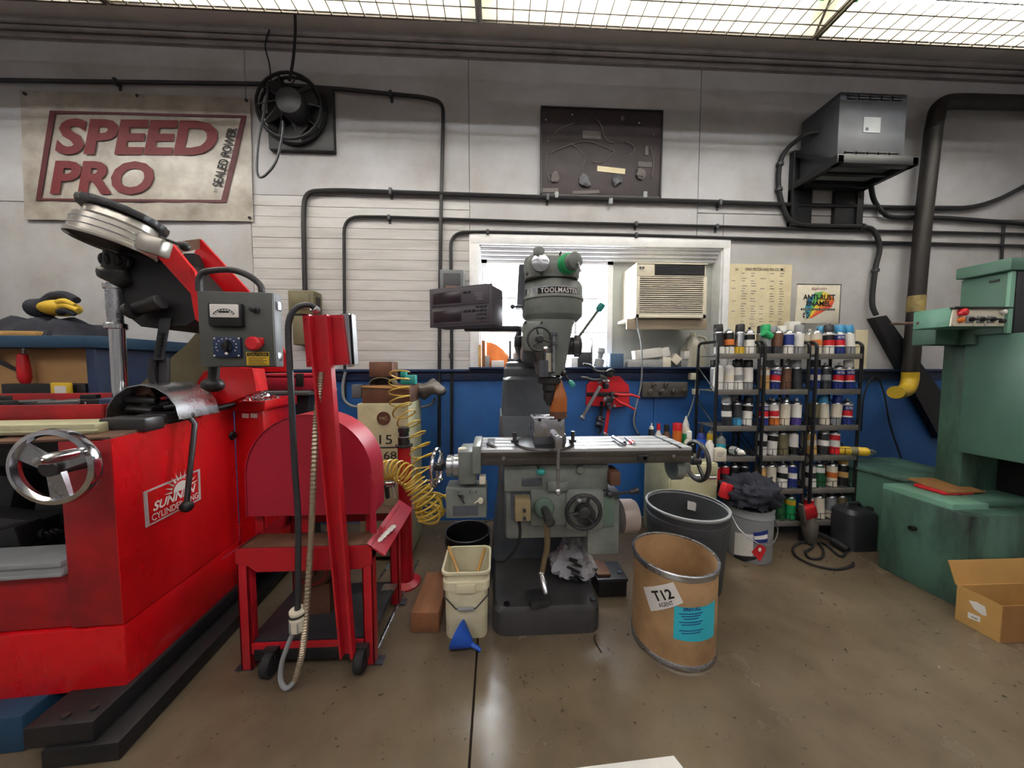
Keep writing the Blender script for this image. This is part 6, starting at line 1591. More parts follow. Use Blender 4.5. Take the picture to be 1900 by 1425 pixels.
bottle(1317, 817, 2.39, .1, .028, 'tall', (m_paper, m_cream), 'tall_bottle', 'slim plain white bottle at the front of the cabinet', 'bottle')
x0c, x1c, z0c, z1c = rect(1326, 833, 1349, 862, 2.37)
o = thing('cream_tin', 'square cream tin at the front right corner of the cabinet', 'tin', ((x0c + x1c) / 2, 2.4, zt_c))
B().box((x0c, 2.37, zt_c), (x1c, 2.44, z1c), .01).build('tin', m_cream, o)
b = B()
for k in range(3): b.box((x0c + .02, 2.3685, z1c - .03 - .014 * k), (x1c - .02 - .01 * k, 2.371, z1c - .026 - .014 * k))
b.build('printed_lines', m_trim, o, sharp=0, kind='stuff')

# ---------------------------------------------------------------- three racks of spray cans
ry0, ry1 = 2.42, 2.66
RX = [(hit(1331, 665, y=ry0).x, hit(1409, 665, y=ry0).x), (hit(1419, 665, y=ry0).x, hit(1501, 665, y=ry0).x), (hit(1515, 665, y=ry0).x, hit(1599, 665, y=ry0).x)]
SV = [664, 730, 797, 853, 914, 974]
SZs = [hit(1450, v - 5, y=ry0).z for v in SV]
ztop = hit(1420, 634, y=ry0).z
m_rackblk = mat('black_rack_tube', '1A1A1D', .35, .2, .3, 10)
m_shelf = mat('rack_shelf_grey', '75716C', .5, .3, .5, 9)
rack0 = None
for ri in range(3):
    xa, xb = RX[ri]; wd = xb - xa
    lab = ['black wire paint rack nearest the window, the window rack, full of spray cans', 'black wire paint rack in the middle of the three, full of spray cans', 'black wire paint rack under the enamel sign, the sign rack, full of spray cans'][ri]
    rk = thing('paint_rack', lab, 'rack', (xa, ry0, 0), group='spray paint racks')
    for xx in (0, wd):
        P = fillet([(xx, 0, .004), (xx, 0, ztop), (xx, ry1 - ry0, ztop), (xx, ry1 - ry0, .004)], .05, 6)
        fr_ = B().tube(P, .0115, 8).build('side_frame', m_rackblk, rk, True)
        for k in range(5):
            z_ = .12 + k * .27; B().cyl((xx, 0, z_), (xx, ry1 - ry0, z_ + .2), .005, n=6).build('brace', m_rackblk, fr_, True)
    for s, z_ in enumerate(SZs):
        sh = B().box((.008, -.012, z_ - .03), (wd - .008, -.006, z_ + .012), .001).box((.008, -.008, z_ - .008), (wd - .008, ry1 - ry0, z_), .001).build('shelf', m_shelf, rk, True)
        b = B(); b.cyl((.01, -.004, z_ + .065), (wd - .01, -.004, z_ + .065), .0022, n=5)
        for k in range(5): b.cyl((.01 + (wd - .02) * k / 4, -.004, z_), (.01 + (wd - .02) * k / 4, -.004, z_ + .065), .0022, n=5)
        b.build('wire_guard', m_rackblk, sh, True)
# can kit: shared meshes
def canmesh(prof, m, n=16, cap0=True, cap1=True):
    b = B().lathe(prof, n=n, cap0=cap0, cap1=cap1)
    bmesh.ops.recalc_face_normals(b.bm, faces=b.bm.faces)
    me = bpy.data.meshes.new('can'); b.bm.to_mesh(me); b.bm.free(); me.materials.append(m); me.shade_smooth(); me.set_sharp_from_angle(angle=R(40)); return me
CM = {}
def getmesh(kind, m):
    k = (kind, m.name)
    if k not in CM:
        if kind == 'body': pr = [(.029, 0), (.0315, .003), (.0315, .158), (.029, .166), (.02, .176), (.0125, .18), (.0125, .184)]
        elif kind == 'label': pr = [(.0318, .008), (.0318, .155)]
        elif kind == 'band_low': pr = [(.0321, .008), (.0321, .06)]
        elif kind == 'band_mid': pr = [(.0321, .07), (.0321, .11)]
        elif kind == 'band_high': pr = [(.0321, .108), (.0321, .145)]
        elif kind == 'cap': pr = [(.0295, .163), (.03, .165), (.0285, .215), (.026, .219)]
        elif kind == 'nozzle': pr = [(.008, .183), (.0085, .198), (.006, .2)]
        else: pr = [(.024, .165), (.02, .19), (.012, .2), (.009, .21)]
        CM[k] = canmesh(pr, m, 16, kind not in ('label', 'band_low', 'band_mid', 'band_high'), kind not in ('label', 'band_low', 'band_mid', 'band_high'))
    return CM[k]
colm = {'white': m_paper, 'black': m_black, 'grey': m_greypl, 'silver': m_steel, 'red': m_redpl, 'blue': m_navy, 'lblue': mat('light_blue_cap', '3C8FBE', .35, 0, .15, 8), 'green': m_greenpl, 'dgreen': mat('dark_green_label', '1E5A34', .45, 0, .2, 8), 'orange': m_orange, 'tan': m_woodlt, 'cream': m_cream, 'brown': m_amber, 'bronze': m_rust, 'yellow': m_yellow, 'navy': m_navy, 'olive': m_olive, 'dgrey': m_dkgrey, 'purple': mat('purple_label', '4A3A8A', .45, 0, .15, 8)}
nice = {'dgrey': 'dark grey', 'lblue': 'light blue', 'dgreen': 'dark green'}
def can(x, y, z, body, label, bands, cap, capc, lab, group, tilt=(0, 0), text_=None):
    o = bpy.data.objects.new('spray_can', None); COL.objects.link(o); o.empty_display_size = .03
    o.location = (x, y, z); o.scale = (1.1, 1.1, 1.1); o.rotation_euler = (tilt[0], tilt[1], rnd.uniform(-.3, .3) if not text_ else -.25)
    WM[o.name] = M.Translation(V((x, y, z))) @ o.rotation_euler.to_matrix().to_4x4()
    tag(o, lab, 'can', group)
    for nm, kd, m in [('body', 'body', colm[body]), ('label', 'label', colm[label])] + [('label_band', k, colm[c]) for k, c in bands] + [(('cap' if cap == 'cap' else 'nozzle'), cap, colm[capc])]:
        c = bpy.data.objects.new(nm, getmesh(kd, m)); COL.objects.link(c); c.parent = o
    if text_:
        text(text_[0], 'lettering', colm[text_[1]], o, V((0, -.0323, text_[2])), (1, 0, 0), (0, 0, 1), .05, text_[3], 0, .02, bend=((0, 0, 0), .0323), local=True)
    return o
HT = ('silver', 'white', (('band_low', 'blue'), ('band_mid', 'red'), ('band_high', 'blue')))
HTT = ('HI-TECH', 'white', .127, .018)
rows = {
 (0, 0): [('silver', 'black', (('band_low', 'white'),), 'cap', 'black', 'black and white'), ('silver', 'black', (('band_mid', 'orange'), ('band_low', 'white')), 'nozzle', 'white', 'black emblem'), ('silver', 'silver', (('band_low', 'yellow'),), 'cap', 'black', 'silver with yellow foot'), ('silver', 'white', (('band_high', 'black'),), 'nozzle', 'black', 'short white with a black band')],
 (0, 1): [('white', 'white', (), 'nozzle', 'white', 'plain white'), ('white', 'white', (('band_mid', 'cream'),), 'nozzle', 'white', 'white and cream'), ('white', 'white', (('band_mid', 'grey'),), 'cap', 'black', 'white grey banded black capped'), ('white', 'white', (('band_low', 'grey'),), 'cap', 'black', 'white grey footed black capped')],
 (0, 2): [None, ('silver', 'dgrey', (('band_mid', 'white'),), 'cap', 'grey', 'dark grey with grey cap'), ('silver', 'dgrey', (('band_low', 'lblue'),), 'nozzle', 'dgrey', 'dark grey with a blue foot'), ('silver', 'white', (('band_high', 'black'),), 'cap', 'black', 'white black topped')],
 (0, 4): [('silver', 'red', (), 'nozzle', 'silver', 'red'), ('silver', 'red', (('band_mid', 'dgrey'),), 'nozzle', 'white', 'red with a dark band'), ('silver', 'black', (), 'nozzle', 'black', 'plain black'), ('silver', 'black', (('band_mid', 'white'),), 'cap', 'black', 'black with a white band')],
 (1, 0): [('grey', 'grey', (('band_low', 'dgrey'),), 'cap', 'green', 'grey with a green cap'), ('silver', 'bronze', (('band_low', 'dgrey'),), 'nozzle', 'silver', 'brown and grey'), ('silver', 'white', (('band_high', 'navy'), ('band_mid', 'navy')), 'nozzle', 'cream', 'white with a navy label'), ('silver', 'white', (('band_low', 'grey'),), 'cap', 'grey', 'white with a grey cap')],
 (1, 1): [('silver', 'tan', (('band_high', 'white'),), 'nozzle', 'black', 'tan'), HT + ('nozzle', 'white', 'red white and blue'), ('silver', 'bronze', (), 'nozzle', 'silver', 'bronze'), ('silver', 'dgrey', (), 'cap', 'grey', 'dark grey with a grey cap')],
 (1, 2): [HT + ('nozzle', 'silver', 'red white and blue'), ('silver', 'white', (('band_low', 'orange'), ('band_mid', 'red')), 'nozzle', 'cream', 'white orange and red'), ('silver', 'cream', (), 'dome', 'silver', 'cream'), ('silver', 'white', (('band_low', 'purple'),), 'nozzle', 'white', 'white with a purple foot')],
 (1, 3): [('silver', 'white', (('band_mid', 'black'),), 'nozzle', 'white', 'white with a black band'), ('silver', 'white', (('band_high', 'black'),), 'cap', 'grey', 'black striped grey capped'), ('silver', 'olive', (), 'nozzle', 'silver', 'olive'), ('silver', 'white', (('band_low', 'black'),), 'nozzle', 'white', 'white with a black foot')],
 (1, 4): [('silver', 'tan', (), 'nozzle', 'cream', 'tan'), ('silver', 'cream', (), 'nozzle', 'tan', 'cream'), ('silver', 'white', (('band_mid', 'black'),), 'nozzle', 'white', 'white with a black band'), ('silver', 'blue', (('band_mid', 'white'),), 'nozzle', 'white', 'blue with a white band')],
 (1, 5): [None, ('silver', 'olive', (('band_high', 'cream'),), 'nozzle', 'white', 'olive with a cream top'), ('silver', 'dgreen', (), 'cap', 'grey', 'dark green with a grey cap'), ('silver', 'green', (('band_high', 'yellow'),), 'nozzle', 'red', 'green with a yellow band')],
 (2, 0): [('silver', 'cream', (('band_mid', 'orange'),), 'nozzle', 'silver', 'cream with an orange band'), ('silver', 'white', (('band_high', 'black'), ('band_mid', 'red')), 'cap', 'dgrey', 'white red and black'), HT + ('cap', 'lblue', 'tricolour with a light blue cap'), ('silver', 'white', (('band_low', 'grey'),), 'cap', 'lblue', 'white with a light blue cap')],
 (2, 1): [('silver', 'blue', (('band_mid', 'white'),), 'cap', 'black', 'blue with a black cap'), ('silver', 'dgrey', (('band_mid', 'grey'),), 'nozzle', 'silver', 'grey'), HT + ('nozzle', 'cream', 'tricolour with a bare nozzle'), HT + ('cap', 'white', 'tricolour with a white cap')],
 (2, 2): [('silver', 'olive', (('band_low', 'dgrey'),), 'nozzle', 'silver', 'olive and grey'), ('silver', 'cream', (), 'cap', 'lblue', 'cream with a light blue cap'), ('silver', 'cream', (('band_low', 'grey'),), 'cap', 'blue', 'cream with a navy cap'), HT + ('nozzle', 'silver', 'red white and blue')],
 (2, 3): [('silver', 'tan', (('band_mid', 'cream'),), 'nozzle', 'orange', 'tan with an orange nozzle'), ('silver', 'dgrey', (('band_mid', 'white'),), 'cap', 'grey', 'dark grey with a white band'), ('silver', 'white', (('band_low', 'red'), ('band_high', 'red')), 'nozzle', 'white', 'white with red bands'), None],
 (2, 4): [('silver', 'white', (('band_mid', 'dgrey'),), 'nozzle', 'cream', 'white with a grey band'), ('silver', 'dgreen', (('band_high', 'white'),), 'nozzle', 'silver', 'dark green'), ('silver', 'cream', (('band_mid', 'orange'),), 'nozzle', 'silver', 'cream with an orange band'), ('silver', 'black', (('band_mid', 'tan'),), 'cap', 'tan', 'black with a tan cap')],
 (2, 5): [('silver', 'white', (('band_high', 'red'), ('band_low', 'red')), 'nozzle', 'white', 'white and red'), ('silver', 'cream', (), 'nozzle', 'tan', 'cream'), ('silver', 'grey', (('band_low', 'cream'),), 'nozzle', 'grey', 'grey with a cream foot'), ('silver', 'olive', (('band_mid', 'yellow'),), 'nozzle', 'cream', 'olive with a yellow band')],
}
RN = ['window rack', 'middle rack', 'sign rack']
SN = ['top', 'second', 'third', 'fourth', 'fifth', 'bottom']; ON = ['first', 'second', 'third', 'last']
for (ri, s), cans in rows.items():
    xa, xb = RX[ri]; wd = xb - xa
    for j, cdef in enumerate(cans):
        if cdef is None: continue
        x = xa + .046 + (wd - .092) * j / 3 + rnd.uniform(-.004, .004)
        body, lb, bands, cap, capc, desc = cdef
        t = None
        if cdef[:3] == HT: t = HTT
        can(x, ry0 + .042 + rnd.uniform(0, .012), SZs[s] + .001, body, lb, bands, cap, capc, f'{desc} spray can, {ON[j]} on {SN[s]} shelf of the {RN[ri]}', 'spray cans in the racks', (rnd.uniform(-.1, -.03), rnd.uniform(-.02, .09)), t)
# second row glimpsed behind
back = [(0, 1, 0, 'grey', 'cap', 'black'), (0, 1, 2, 'white', 'nozzle', 'white'), (0, 2, 2, 'olive', 'cap', 'grey'), (1, 0, 0, 'olive', 'cap', 'black'), (1, 0, 1, 'grey', 'cap', 'grey'), (1, 0, 2, 'white', 'cap', 'white'), (1, 1, 1, 'white', 'cap', 'grey'), (1, 1, 3, 'silver', 'cap', 'cream'), (1, 2, 1, 'cream', 'nozzle', 'cream'), (1, 2, 2, 'white', 'nozzle', 'white'), (1, 3, 1, 'olive', 'nozzle', 'cream'), (1, 3, 2, 'white', 'cap', 'silver'), (1, 4, 1, 'grey', 'nozzle', 'grey'), (1, 4, 2, 'white', 'nozzle', 'cream'), (2, 0, 0, 'cream', 'nozzle', 'cream'), (2, 0, 1, 'white', 'cap', 'lblue'), (2, 0, 2, 'grey', 'cap', 'blue'), (2, 1, 1, 'grey', 'nozzle', 'silver'), (2, 2, 1, 'white', 'nozzle', 'white'), (2, 3, 0, 'cream', 'cap', 'grey'), (2, 4, 0, 'white', 'cap', 'cream'), (2, 4, 2, 'orange', 'nozzle', 'silver'), (2, 5, 1, 'cream', 'nozzle', 'tan'), (2, 5, 2, 'white', 'cap', 'grey')]
for ri, s, j, c, cap, capc in back:
    xa, xb = RX[ri]; x = xa + .085 + (xb - xa - .1) * j / 3
    can(x, ry0 + .135, SZs[s] + .001, 'silver', c, (), cap, capc, f'{nice.get(c, c)} spray can behind the {ON[j]} can, {SN[s]} shelf of the {RN[ri]}', 'spray cans in the racks', (-.04, rnd.uniform(-.05, .05)))
# two lying cans
o = can((RX[0][0] + RX[0][1]) / 2 + .01, ry0 + .19, SZs[3] + .036, 'silver', 'white', (('band_mid', 'black'),), 'dome', 'white', 'white spray can lying nozzle outwards, fourth shelf of the window rack', 'spray cans in the racks')
o.rotation_euler = (R(88), 0, R(10)); WM[o.name] = M.Identity(4)
o = can(RX[2][1] - .11, ry0 + .05, SZs[3] + .036, 'yellow', 'yellow', (('band_mid', 'olive'),), 'dome', 'silver', 'yellow spray can lying on its side pointing right, fourth shelf of the sign rack', 'spray cans in the racks')
o.rotation_euler = (R(8), R(88), R(-20))
o = thing('green_cap', 'bright green loose cap hooked on the post of the middle rack', 'cap', hit(1422, 625, y=ry0 - .02))
p = hit(1423, 622, y=ry0 + .03); B().cyl(p + V((-.03, .0, .02)), p + V((.03, 0, -.015)), .028, .03, 16, .003).build('cap', m_greenpl, o)
# enamel sign on the right rack
sx0_, sx1_, sz0_, sz1_ = rect(1479, 527, 1559, 600, ry1 - .02)
sy = ry1 - .02
sg = thing('enamel_sign', 'cream ANTI-RUST ENAMEL display sign standing on top of the right rack', 'sign', ((sx0_ + sx1_) / 2, sy, sz0_))
B().box((sx0_, sy, sz0_), (sx1_, sy + .012, sz1_), .003).build('panel', m_cream, sg)
b = B(); b.box((sx0_, sy - .002, sz1_ - .006), (sx1_, sy + .014, sz1_)).box((sx1_ - .005, sy - .002, sz0_), (sx1_, sy + .014, sz1_)); b.build('frame', m_dkgrey, sg)
for uu in (1493, 1541): p = hit(uu, 600, y=sy); B().cyl((p.x, sy + .006, ztop - .02), (p.x, sy + .006, sz0_ + .01), .004, n=6).build('stake', m_rackblk, sg)
def sp2(u, v): return hit(u, v, y=sy - .0005)
def stext(s, u0, v0, u1, v1, m, **k):
    a, c2 = sp2(u0, v0), sp2(u1, v1); text(s, 'lettering', m, sg, (a + c2) / 2 + V((0, -.0016, 0)), (1, 0, 0), (0, 0, 1), c2.x - a.x, a.z - c2.z, **k)
# colour fan
cols = [('2A8F88', 0), ('2E7FB0', 1), ('5FAE58', 2), ('E0C040', 3), ('E07A2E', 4), ('D8503A', 5)]
p0 = sp2(1500, 595)
fan_pts = [(1493, 572), (1499, 556), (1512, 543), (1528, 541), (1540, 546), (1549, 556), (1543, 570)]
for k, (hx, i) in enumerate(cols):
    a, c2 = sp2(*fan_pts[k]), sp2(*fan_pts[k + 1])
    B().prism([sp2(1496 + k * 1.2, 590), a, c2, sp2(1497.5 + k * 1.4, 591)], (0, .0006, 0)).build('colour_stripe', mat('print_colour_%s' % ['teal', 'blue', 'green', 'yellow', 'orange', 'red'][k], hx, .6, 0, .1, 6), sg, sharp=0)
stext('ANTI-RUST', 1490, 546, 1549, 557, m_ink, bold=.03); stext('ENAMEL', 1496, 558, 1541, 568, m_ink, bold=.03)
stext('dupli-color', 1506, 532, 1535, 540, m_inkred, shear=.2)
a, c2 = sp2(1486, 572), sp2(1549, 576); B().box((a.x, sy - .0012, c2.z), (c2.x, sy, a.z)).build('caption_bar', m_ink, sg, sharp=0)
text('SUPERIOR METAL PROTECTION', 'lettering', m_cream, sg, (a + c2) / 2 + V((0, -.0018, 0)), (1, 0, 0), (0, 0, 1), (c2.x - a.x) * .94, (a.z - c2.z) * .6)
b = B(); b.torus(sp2(1496, 585), (0, 1, 0), .03, .002, 20, 5)
for k in range(5): b.sph(sp2(1496 + 5 * math.cos(k * 1.26), 585 + 4 * math.sin(k * 1.26)), .009, (1, .2, 1), 8)
b.build('colour_emblem', m_dkgrey, sg)
x0, x1, z0, z1 = rect(1456, 598, 1476, 613, ry1)
tag(B().box((x0, ry1 - .05, ztop + .004), (x1, ry1 + .01, z1), .004).build('carton', m_paper), 'small white carton on top of the middle rack behind the sign', 'carton')

# ---------------------------------------------------------------- trash can, fibre drum, pail
tcz = .51
tc_ = hit(1273, 934, z=tcz); tc_.z = 0
rt = .245
tb_ = thing('trash_can', 'big dark grey rubber trash can with a worn pale rim', 'trash can', tc_)
B().lathe([(rt * .84, 0), (rt * .86, .01), (rt * .97, tcz - .1), (rt * .985, tcz - .098), (rt * .985, tcz - .06), (rt * .97, tcz - .058), (rt * .975, tcz - .02), (rt * .94, tcz - .02), (rt * .82, .02), (.01, .02)], tc_, n=48).build('body', mat('dark_rubber_bin', '3C3E41', .6, 0, .5, 6, .1), tb_)
B().lathe([(rt * .955, tcz - .02), (rt, tcz - .016), (rt * 1.012, tcz - .004), (rt * 1.0, tcz), (rt * .95, tcz)], tc_, n=48, cap0=False, cap1=False).build('rim', m_greypl, tb_)
p = tc_ + V((rt * .55, rt * .62, tcz - .07)); g = [[p + V((.05 * i - .03, .012 * math.sin(3 * i), .03 * j - .04 - .012 * i * i + .0)) for j in range(3)] for i in range(3)]
o = thing('paper_scrap', 'torn pale paper scrap stuck inside the grey trash can', 'paper', p); B().sheet(g, (0, .002, 0)).build('scrap', m_paper, o)
dz = .454; dc = hit(1251, 1023.5, z=dz); dc.z = 0; rd = .2
dm = thing('fibre_drum', 'brown fibre drum with steel rims and T12 and turquoise labels', 'drum', dc)
B().lathe([(rd * .97, .012), (rd * .97, dz - .01), (rd * .94, dz - .01), (rd * .93, .03), (.01, .03)], dc, n=56).build('body', m_drum, dm)
B().lathe([(rd * .97, 0), (rd, .004), (rd * 1.0, .018), (rd * .975, .026)], dc, n=56).build('bottom_rim', m_steel, dm)
b = B(); b.lathe([(rd * .975, dz - .035), (rd * .99, dz - .032), (rd * .985, dz - .016), (rd * 1.01, dz - .012), (rd * 1.015, dz - .004), (rd, dz), (rd * .95, dz - .002), (rd * .945, dz - .03)], dc, n=56, cap0=False, cap1=False); b.build('top_rim', m_steel, dm)
def cpoint(c, r, u, v):
    d = ray(u, v); o = CPOS; A = d.x ** 2 + d.y ** 2; ox, oy = o.x - c.x, o.y - c.y; Bq = 2 * (ox * d.x + oy * d.y); Cq = ox * ox + oy * oy - r * r
    t = (-Bq - math.sqrt(max(0, Bq * Bq - 4 * A * Cq))) / (2 * A); return o + d * t
def cpatch(c, r, corners, m, name, par, n=10, th=.0012):
    P = [cpoint(c, r, u, v) for u, v in corners]
    pa_ = [(math.atan2(p.y - c.y, p.x - c.x), p.z) for p in P]; g = []
    for i in range(5):
        row = []
        for j in range(n + 1):
            s, t = j / n, i / 4
            a = (pa_[0][0] * (1 - s) + pa_[1][0] * s) * (1 - t) + (pa_[3][0] * (1 - s) + pa_[2][0] * s) * t
            z = (pa_[0][1] * (1 - s) + pa_[1][1] * s) * (1 - t) + (pa_[3][1] * (1 - s) + pa_[2][1] * s) * t
            row.append(V((c.x + r * math.cos(a), c.y + r * math.sin(a), z)))
        g.append(row)
    ctr = g[2][n // 2]; nrm = V((ctr.x - c.x, ctr.y - c.y, 0)).normalized()
    return B().sheet(g, nrm * th).build(name, m, par, sharp=60), pa_
def ctext(s, c, r, corners, m, par, **k):
    P = [cpoint(c, r, u, v) for u, v in corners]; pa_ = [(math.atan2(p.y - c.y, p.x - c.x), p.z) for p in P]
    a = sum(q[0] for q in pa_) / 4; z = sum(q[1] for q in pa_) / 4; nrm = V((math.cos(a), math.sin(a), 0)); tg = V((0, 0, 1)).cross(nrm)
    w = r * ((pa_[1][0] - pa_[0][0]) + (pa_[2][0] - pa_[3][0])) / 2; h = ((pa_[0][1] - pa_[3][1]) + (pa_[1][1] - pa_[2][1])) / 2
    sl = math.atan2((pa_[1][1] - pa_[0][1]) + (pa_[2][1] - pa_[3][1]), 2 * w)
    xd = tg * math.cos(sl) + V((0, 0, 1)) * math.sin(sl); zd = V((0, 0, 1)) * math.cos(sl) - tg * math.sin(sl)
    return text(s, 'lettering', m, par, V((c.x, c.y, z)) + nrm * r, xd, zd, w, h, bend=(c, r, tg), lift=.0025, **k)
rl = rd * .972
pt, _ = cpatch(dc, rl, [(1194, 1089), (1249, 1080), (1268, 1118), (1208, 1134)], m_paper, 'paper_label', dm)
ctext('T12', dc, rl, [(1207, 1096), (1249, 1090), (1253, 1109), (1211, 1115)], m_ink, pt, bold=.03)
ctext('AGENT', dc, rl, [(1219, 1119), (1251, 1113), (1253, 1121), (1221, 1127)], m_ink, pt, bold=.01)
a_ = [cpoint(dc, rl, 1212, 1118), cpoint(dc, rl, 1252, 1112)]
lb, _ = cpatch(dc, rl, [(1251, 1124), (1326, 1114), (1324, 1178), (1249, 1184)], m_cyan, 'turquoise_label', dm)
ctext('SPRAY-ALL', dc, rl, [(1267, 1127), (1300, 1124), (1300, 1131), (1267, 1134)], m_navy, lb, bold=.03)
for k in range(8):
    vv = 1137 + k * 5.2; w0 = 4 * (k % 3)
    if k == 5: continue
    cpatch(dc, rl + .0012, [(1260 + w0, vv + 1), (1304 - w0, vv - 2), (1304 - w0, vv - .4), (1260 + w0, vv + 2.4)], m_navy, 'printed_line', lb, 6, .0006)
# metal pail with paint labels
pc_ = hit(1388, 1027, z=0); pr_ = .145; ph = .37
pm = thing('paint_pail', 'grey metal paint pail with printed labels and a wire handle', 'pail', pc_)
B().lathe([(pr_ * .95, 0), (pr_ * .97, .01), (pr_ * .985, ph - .06), (pr_ * 1.02, ph - .055), (pr_ * 1.02, ph - .045), (pr_, ph - .04), (pr_ * 1.0, ph - .01), (pr_ * 1.03, ph - .006), (pr_ * 1.03, ph), (pr_ * .9, ph), (pr_ * .88, ph - .02), (.01, ph - .02)], pc_, n=44).build('body', m_greypl, pm)
rl2 = pr_ * .992
def pp_(cs, m, nm, lift=0.): return cpatch(pc_, rl2 + lift, cs, m, nm, pm, 8, .001)[0]
pp_([(1364, 987), (1398, 992), (1397, 1032), (1362, 1028)], m_paper, 'paper_label')
pp_([(1398, 988), (1425, 983), (1424, 1006), (1398, 1007)], m_navy, 'blue_label'); pp_([(1399, 995), (1424, 991), (1424, 999), (1399, 1001)], m_paper, 'white_strip', .001)
pp_([(1362, 1029), (1397, 1033), (1421, 1029), (1361, 1043)], m_black, 'black_band')
dpt = [(1394, 1024), (1411, 1007), (1422, 1019), (1410, 1042)]
P = [cpoint(pc_, rl2 + .002, u, v) for u, v in dpt]; nrm = V((P[1].x - pc_.x, P[1].y - pc_.y, 0)).normalized()
B().prism([P[0], P[1], P[2], P[3]], nrm * .002).build('hazard_diamond', m_redpl, pm)
p = cpoint(pc_, rl2 + .004, 1410, 1020); B().sph(p, .012, (1, .3, 1.3), 8).build('flame_mark', m_paper, pm)
P = [pc_ + V(q) for q in ((-.15, -.02, ph - .07), (-.14, -.09, ph - .14), (-.06, -.165, ph - .2), (.04, -.165, ph - .2), (.13, -.1, ph - .13), (.155, -.0, ph - .07))]
B().tube(spline(P, 6), .004, 6).build('wire_handle', m_steel, pm)
# dark rags heaped on the pail
g_ = B(); g_.sph((0, 0, 0), .19, (1, .85, .55), 48)
cc_ = pc_ + V((-.01, -.0, ph + .1))
for v_ in g_.bm.verts:
    d = v_.co.copy(); d.z += .0
    v_.co *= 1 + .06 * abs(math.sin(40 * d.x + 30 * d.y + 8 * d.z)) - .05 * abs(math.sin(33 * d.y - 22 * d.x)) + .12 * math.sin(18 * d.x + 9 * d.z) * math.cos(14 * d.y - 7 * d.z) + .07 * math.sin(37 * d.x - 23 * d.z)
    if d.z < -.02: v_.co.z = max(v_.co.z, -.1 - (.13 if d.x < -.04 and d.y < -.02 else 0)); 
    v_.co += cc_
crumple(g_, cc_, .07, 8, 1.3)
for v_ in g_.bm.verts: v_.co.y = min(v_.co.y, ry0 - .02)
rg = g_.build('rag_heap', m_cloth, sharp=70); tag(rg, 'heap of dark rags piled on the grey paint pail', 'rags')
x0, x1, z0, z1 = rect(1343, 899, 1360, 928, 2.22)
tag(B().obox(((x0 + x1) / 2, 2.25, (z0 + z1) / 2), (x1 - x0, .05, z1 - z0), M.Rotation(.3, 3, 'Y'), .012).build('red_cloth', m_redpl, sharp=60), 'bright red cloth corner beside the rag heap', 'cloth')
# drill with cord on the floor
dl = thing('hand_grinder', 'dusty corded hand grinder with a red head lying in front of the racks', 'grinder', hit(1505, 1010, z=0))
p0 = hit(1503, 1006, z=.02); top = V((p0.x - .02, p0.y + .02, 0))
hz = hit(1495, 945, y=p0.y).z
B().lathe([(.02, .01), (.035, .04), (.05, .1), (.055, .16), (.04, .2), (.03, hz - .05)], (p0.x, p0.y, 0), (-.06, .02, 1), 14).build('gear_head', m_dusty, dl)
B().obox((p0.x - .03, p0.y, hz - .02), (.11, .06, .1), M.Rotation(-.25, 3, 'Y'), .015).build('red_head', m_reddk, dl)
B().obox((p0.x - .085, p0.y - .01, hz - .03), (.02, .04, .16), M.Rotation(-.2, 3, 'Y'), .006).build('trigger', m_dusty, dl)
a, c2 = hit(1504, 983, y=p0.y), hit(1545, 1003, z=.045)
B().cyl(a, c2, .018, n=12).build('tube', m_iron, dl)
c3 = hit(1574, 1021, z=.03); B().cyl(c2, c3, .03, .026, 14, .005).build('grip', m_black, dl)
P = [hit(u, v, z=.012) for u, v in ((1572, 1022), (1560, 1032), (1535, 1012), (1520, 1005), (1528, 1022), (1525, 1034), (1505, 1036), (1495, 1024), (1510, 1012), (1490, 1006), (1473, 1015), (1478, 1032), (1510, 1048), (1550, 1056), (1580, 1050), (1583, 1044))]
B().tube(spline(P, 6), .008, 6).build('cord', m_blackr, dl)
p, q = hit(1540, 985, z=.015), hit(1588, 1012, z=.015)
tag(B().obox((p + q) / 2 + V((0, 0, -.002)), ((q - p).length, .03, .02), M.Rotation(math.atan2((q - p).y, (q - p).x), 3, 'Z'), .004).build('flat_bar', m_dkgrey), 'flat dark bar on the floor in front of the right rack', 'bar')

# ---------------------------------------------------------------- green grinding machine, right
m_lid = mat('lid_green', '6C9985', .36, 0, .35, 5)
gm = thing('grinding_machine', 'large green surface grinding machine with cream switch panel at the right edge', 'grinding machine', (2.95, 2.0, 0))
gx = hit(1636, 1050, z=0).x; gy1 = hit(1636, 1050, z=0).y
gx = 2.67; gfy = hit(1799, 990, x=gx).y
gz = hit(1799, 958, y=gfy).z
XE = 4.0
B().box((gx, gfy, 0), (XE, gy1, gz), .008).build('base_cabinet', m_greendk, gm)
yl = 1.735; sx = hit(1768, 945, y=yl).x; sz1 = hit(1768, 936, y=yl).z; sz0 = hit(1768, 963, y=yl).z; syr = hit(1660, 896, z=sz1).y
sxr = hit(1838, 932, y=yl).x
B().box((sx + .03, yl + .03, sz0 - .02), (sxr - .01, syr - .02, sz0)).build('lid_gap_shade', m_dirt_shade, gm)  # near-black box paints the shade in the gap under the lid overhang
B().box((sx, yl, sz0), (sxr - .004, syr, sz1), .006).build('coolant_lid', m_lid, gm)
B().box((sxr, yl + .03, gz), (XE, syr, sz1 + .004), .006).build('table_cover', m_green, gm)
p = hit(1697, 980, x=gx); B().cyl(p, p + V((-.03, 0, 0)), .015, n=10).build('drain_plug', m_dirt_shade, gm)
ux_ = 2.95; uy0 = 1.35; uy1 = hit(1785, 700, x=ux_).y
uz0, uz1 = hit(1840, 850, x=ux_).z, hit(1800, 623, x=ux_).z
B().box((ux_, uy0, uz0), (XE, uy1, uz1), .01).build('wheel_housing', m_green, gm)
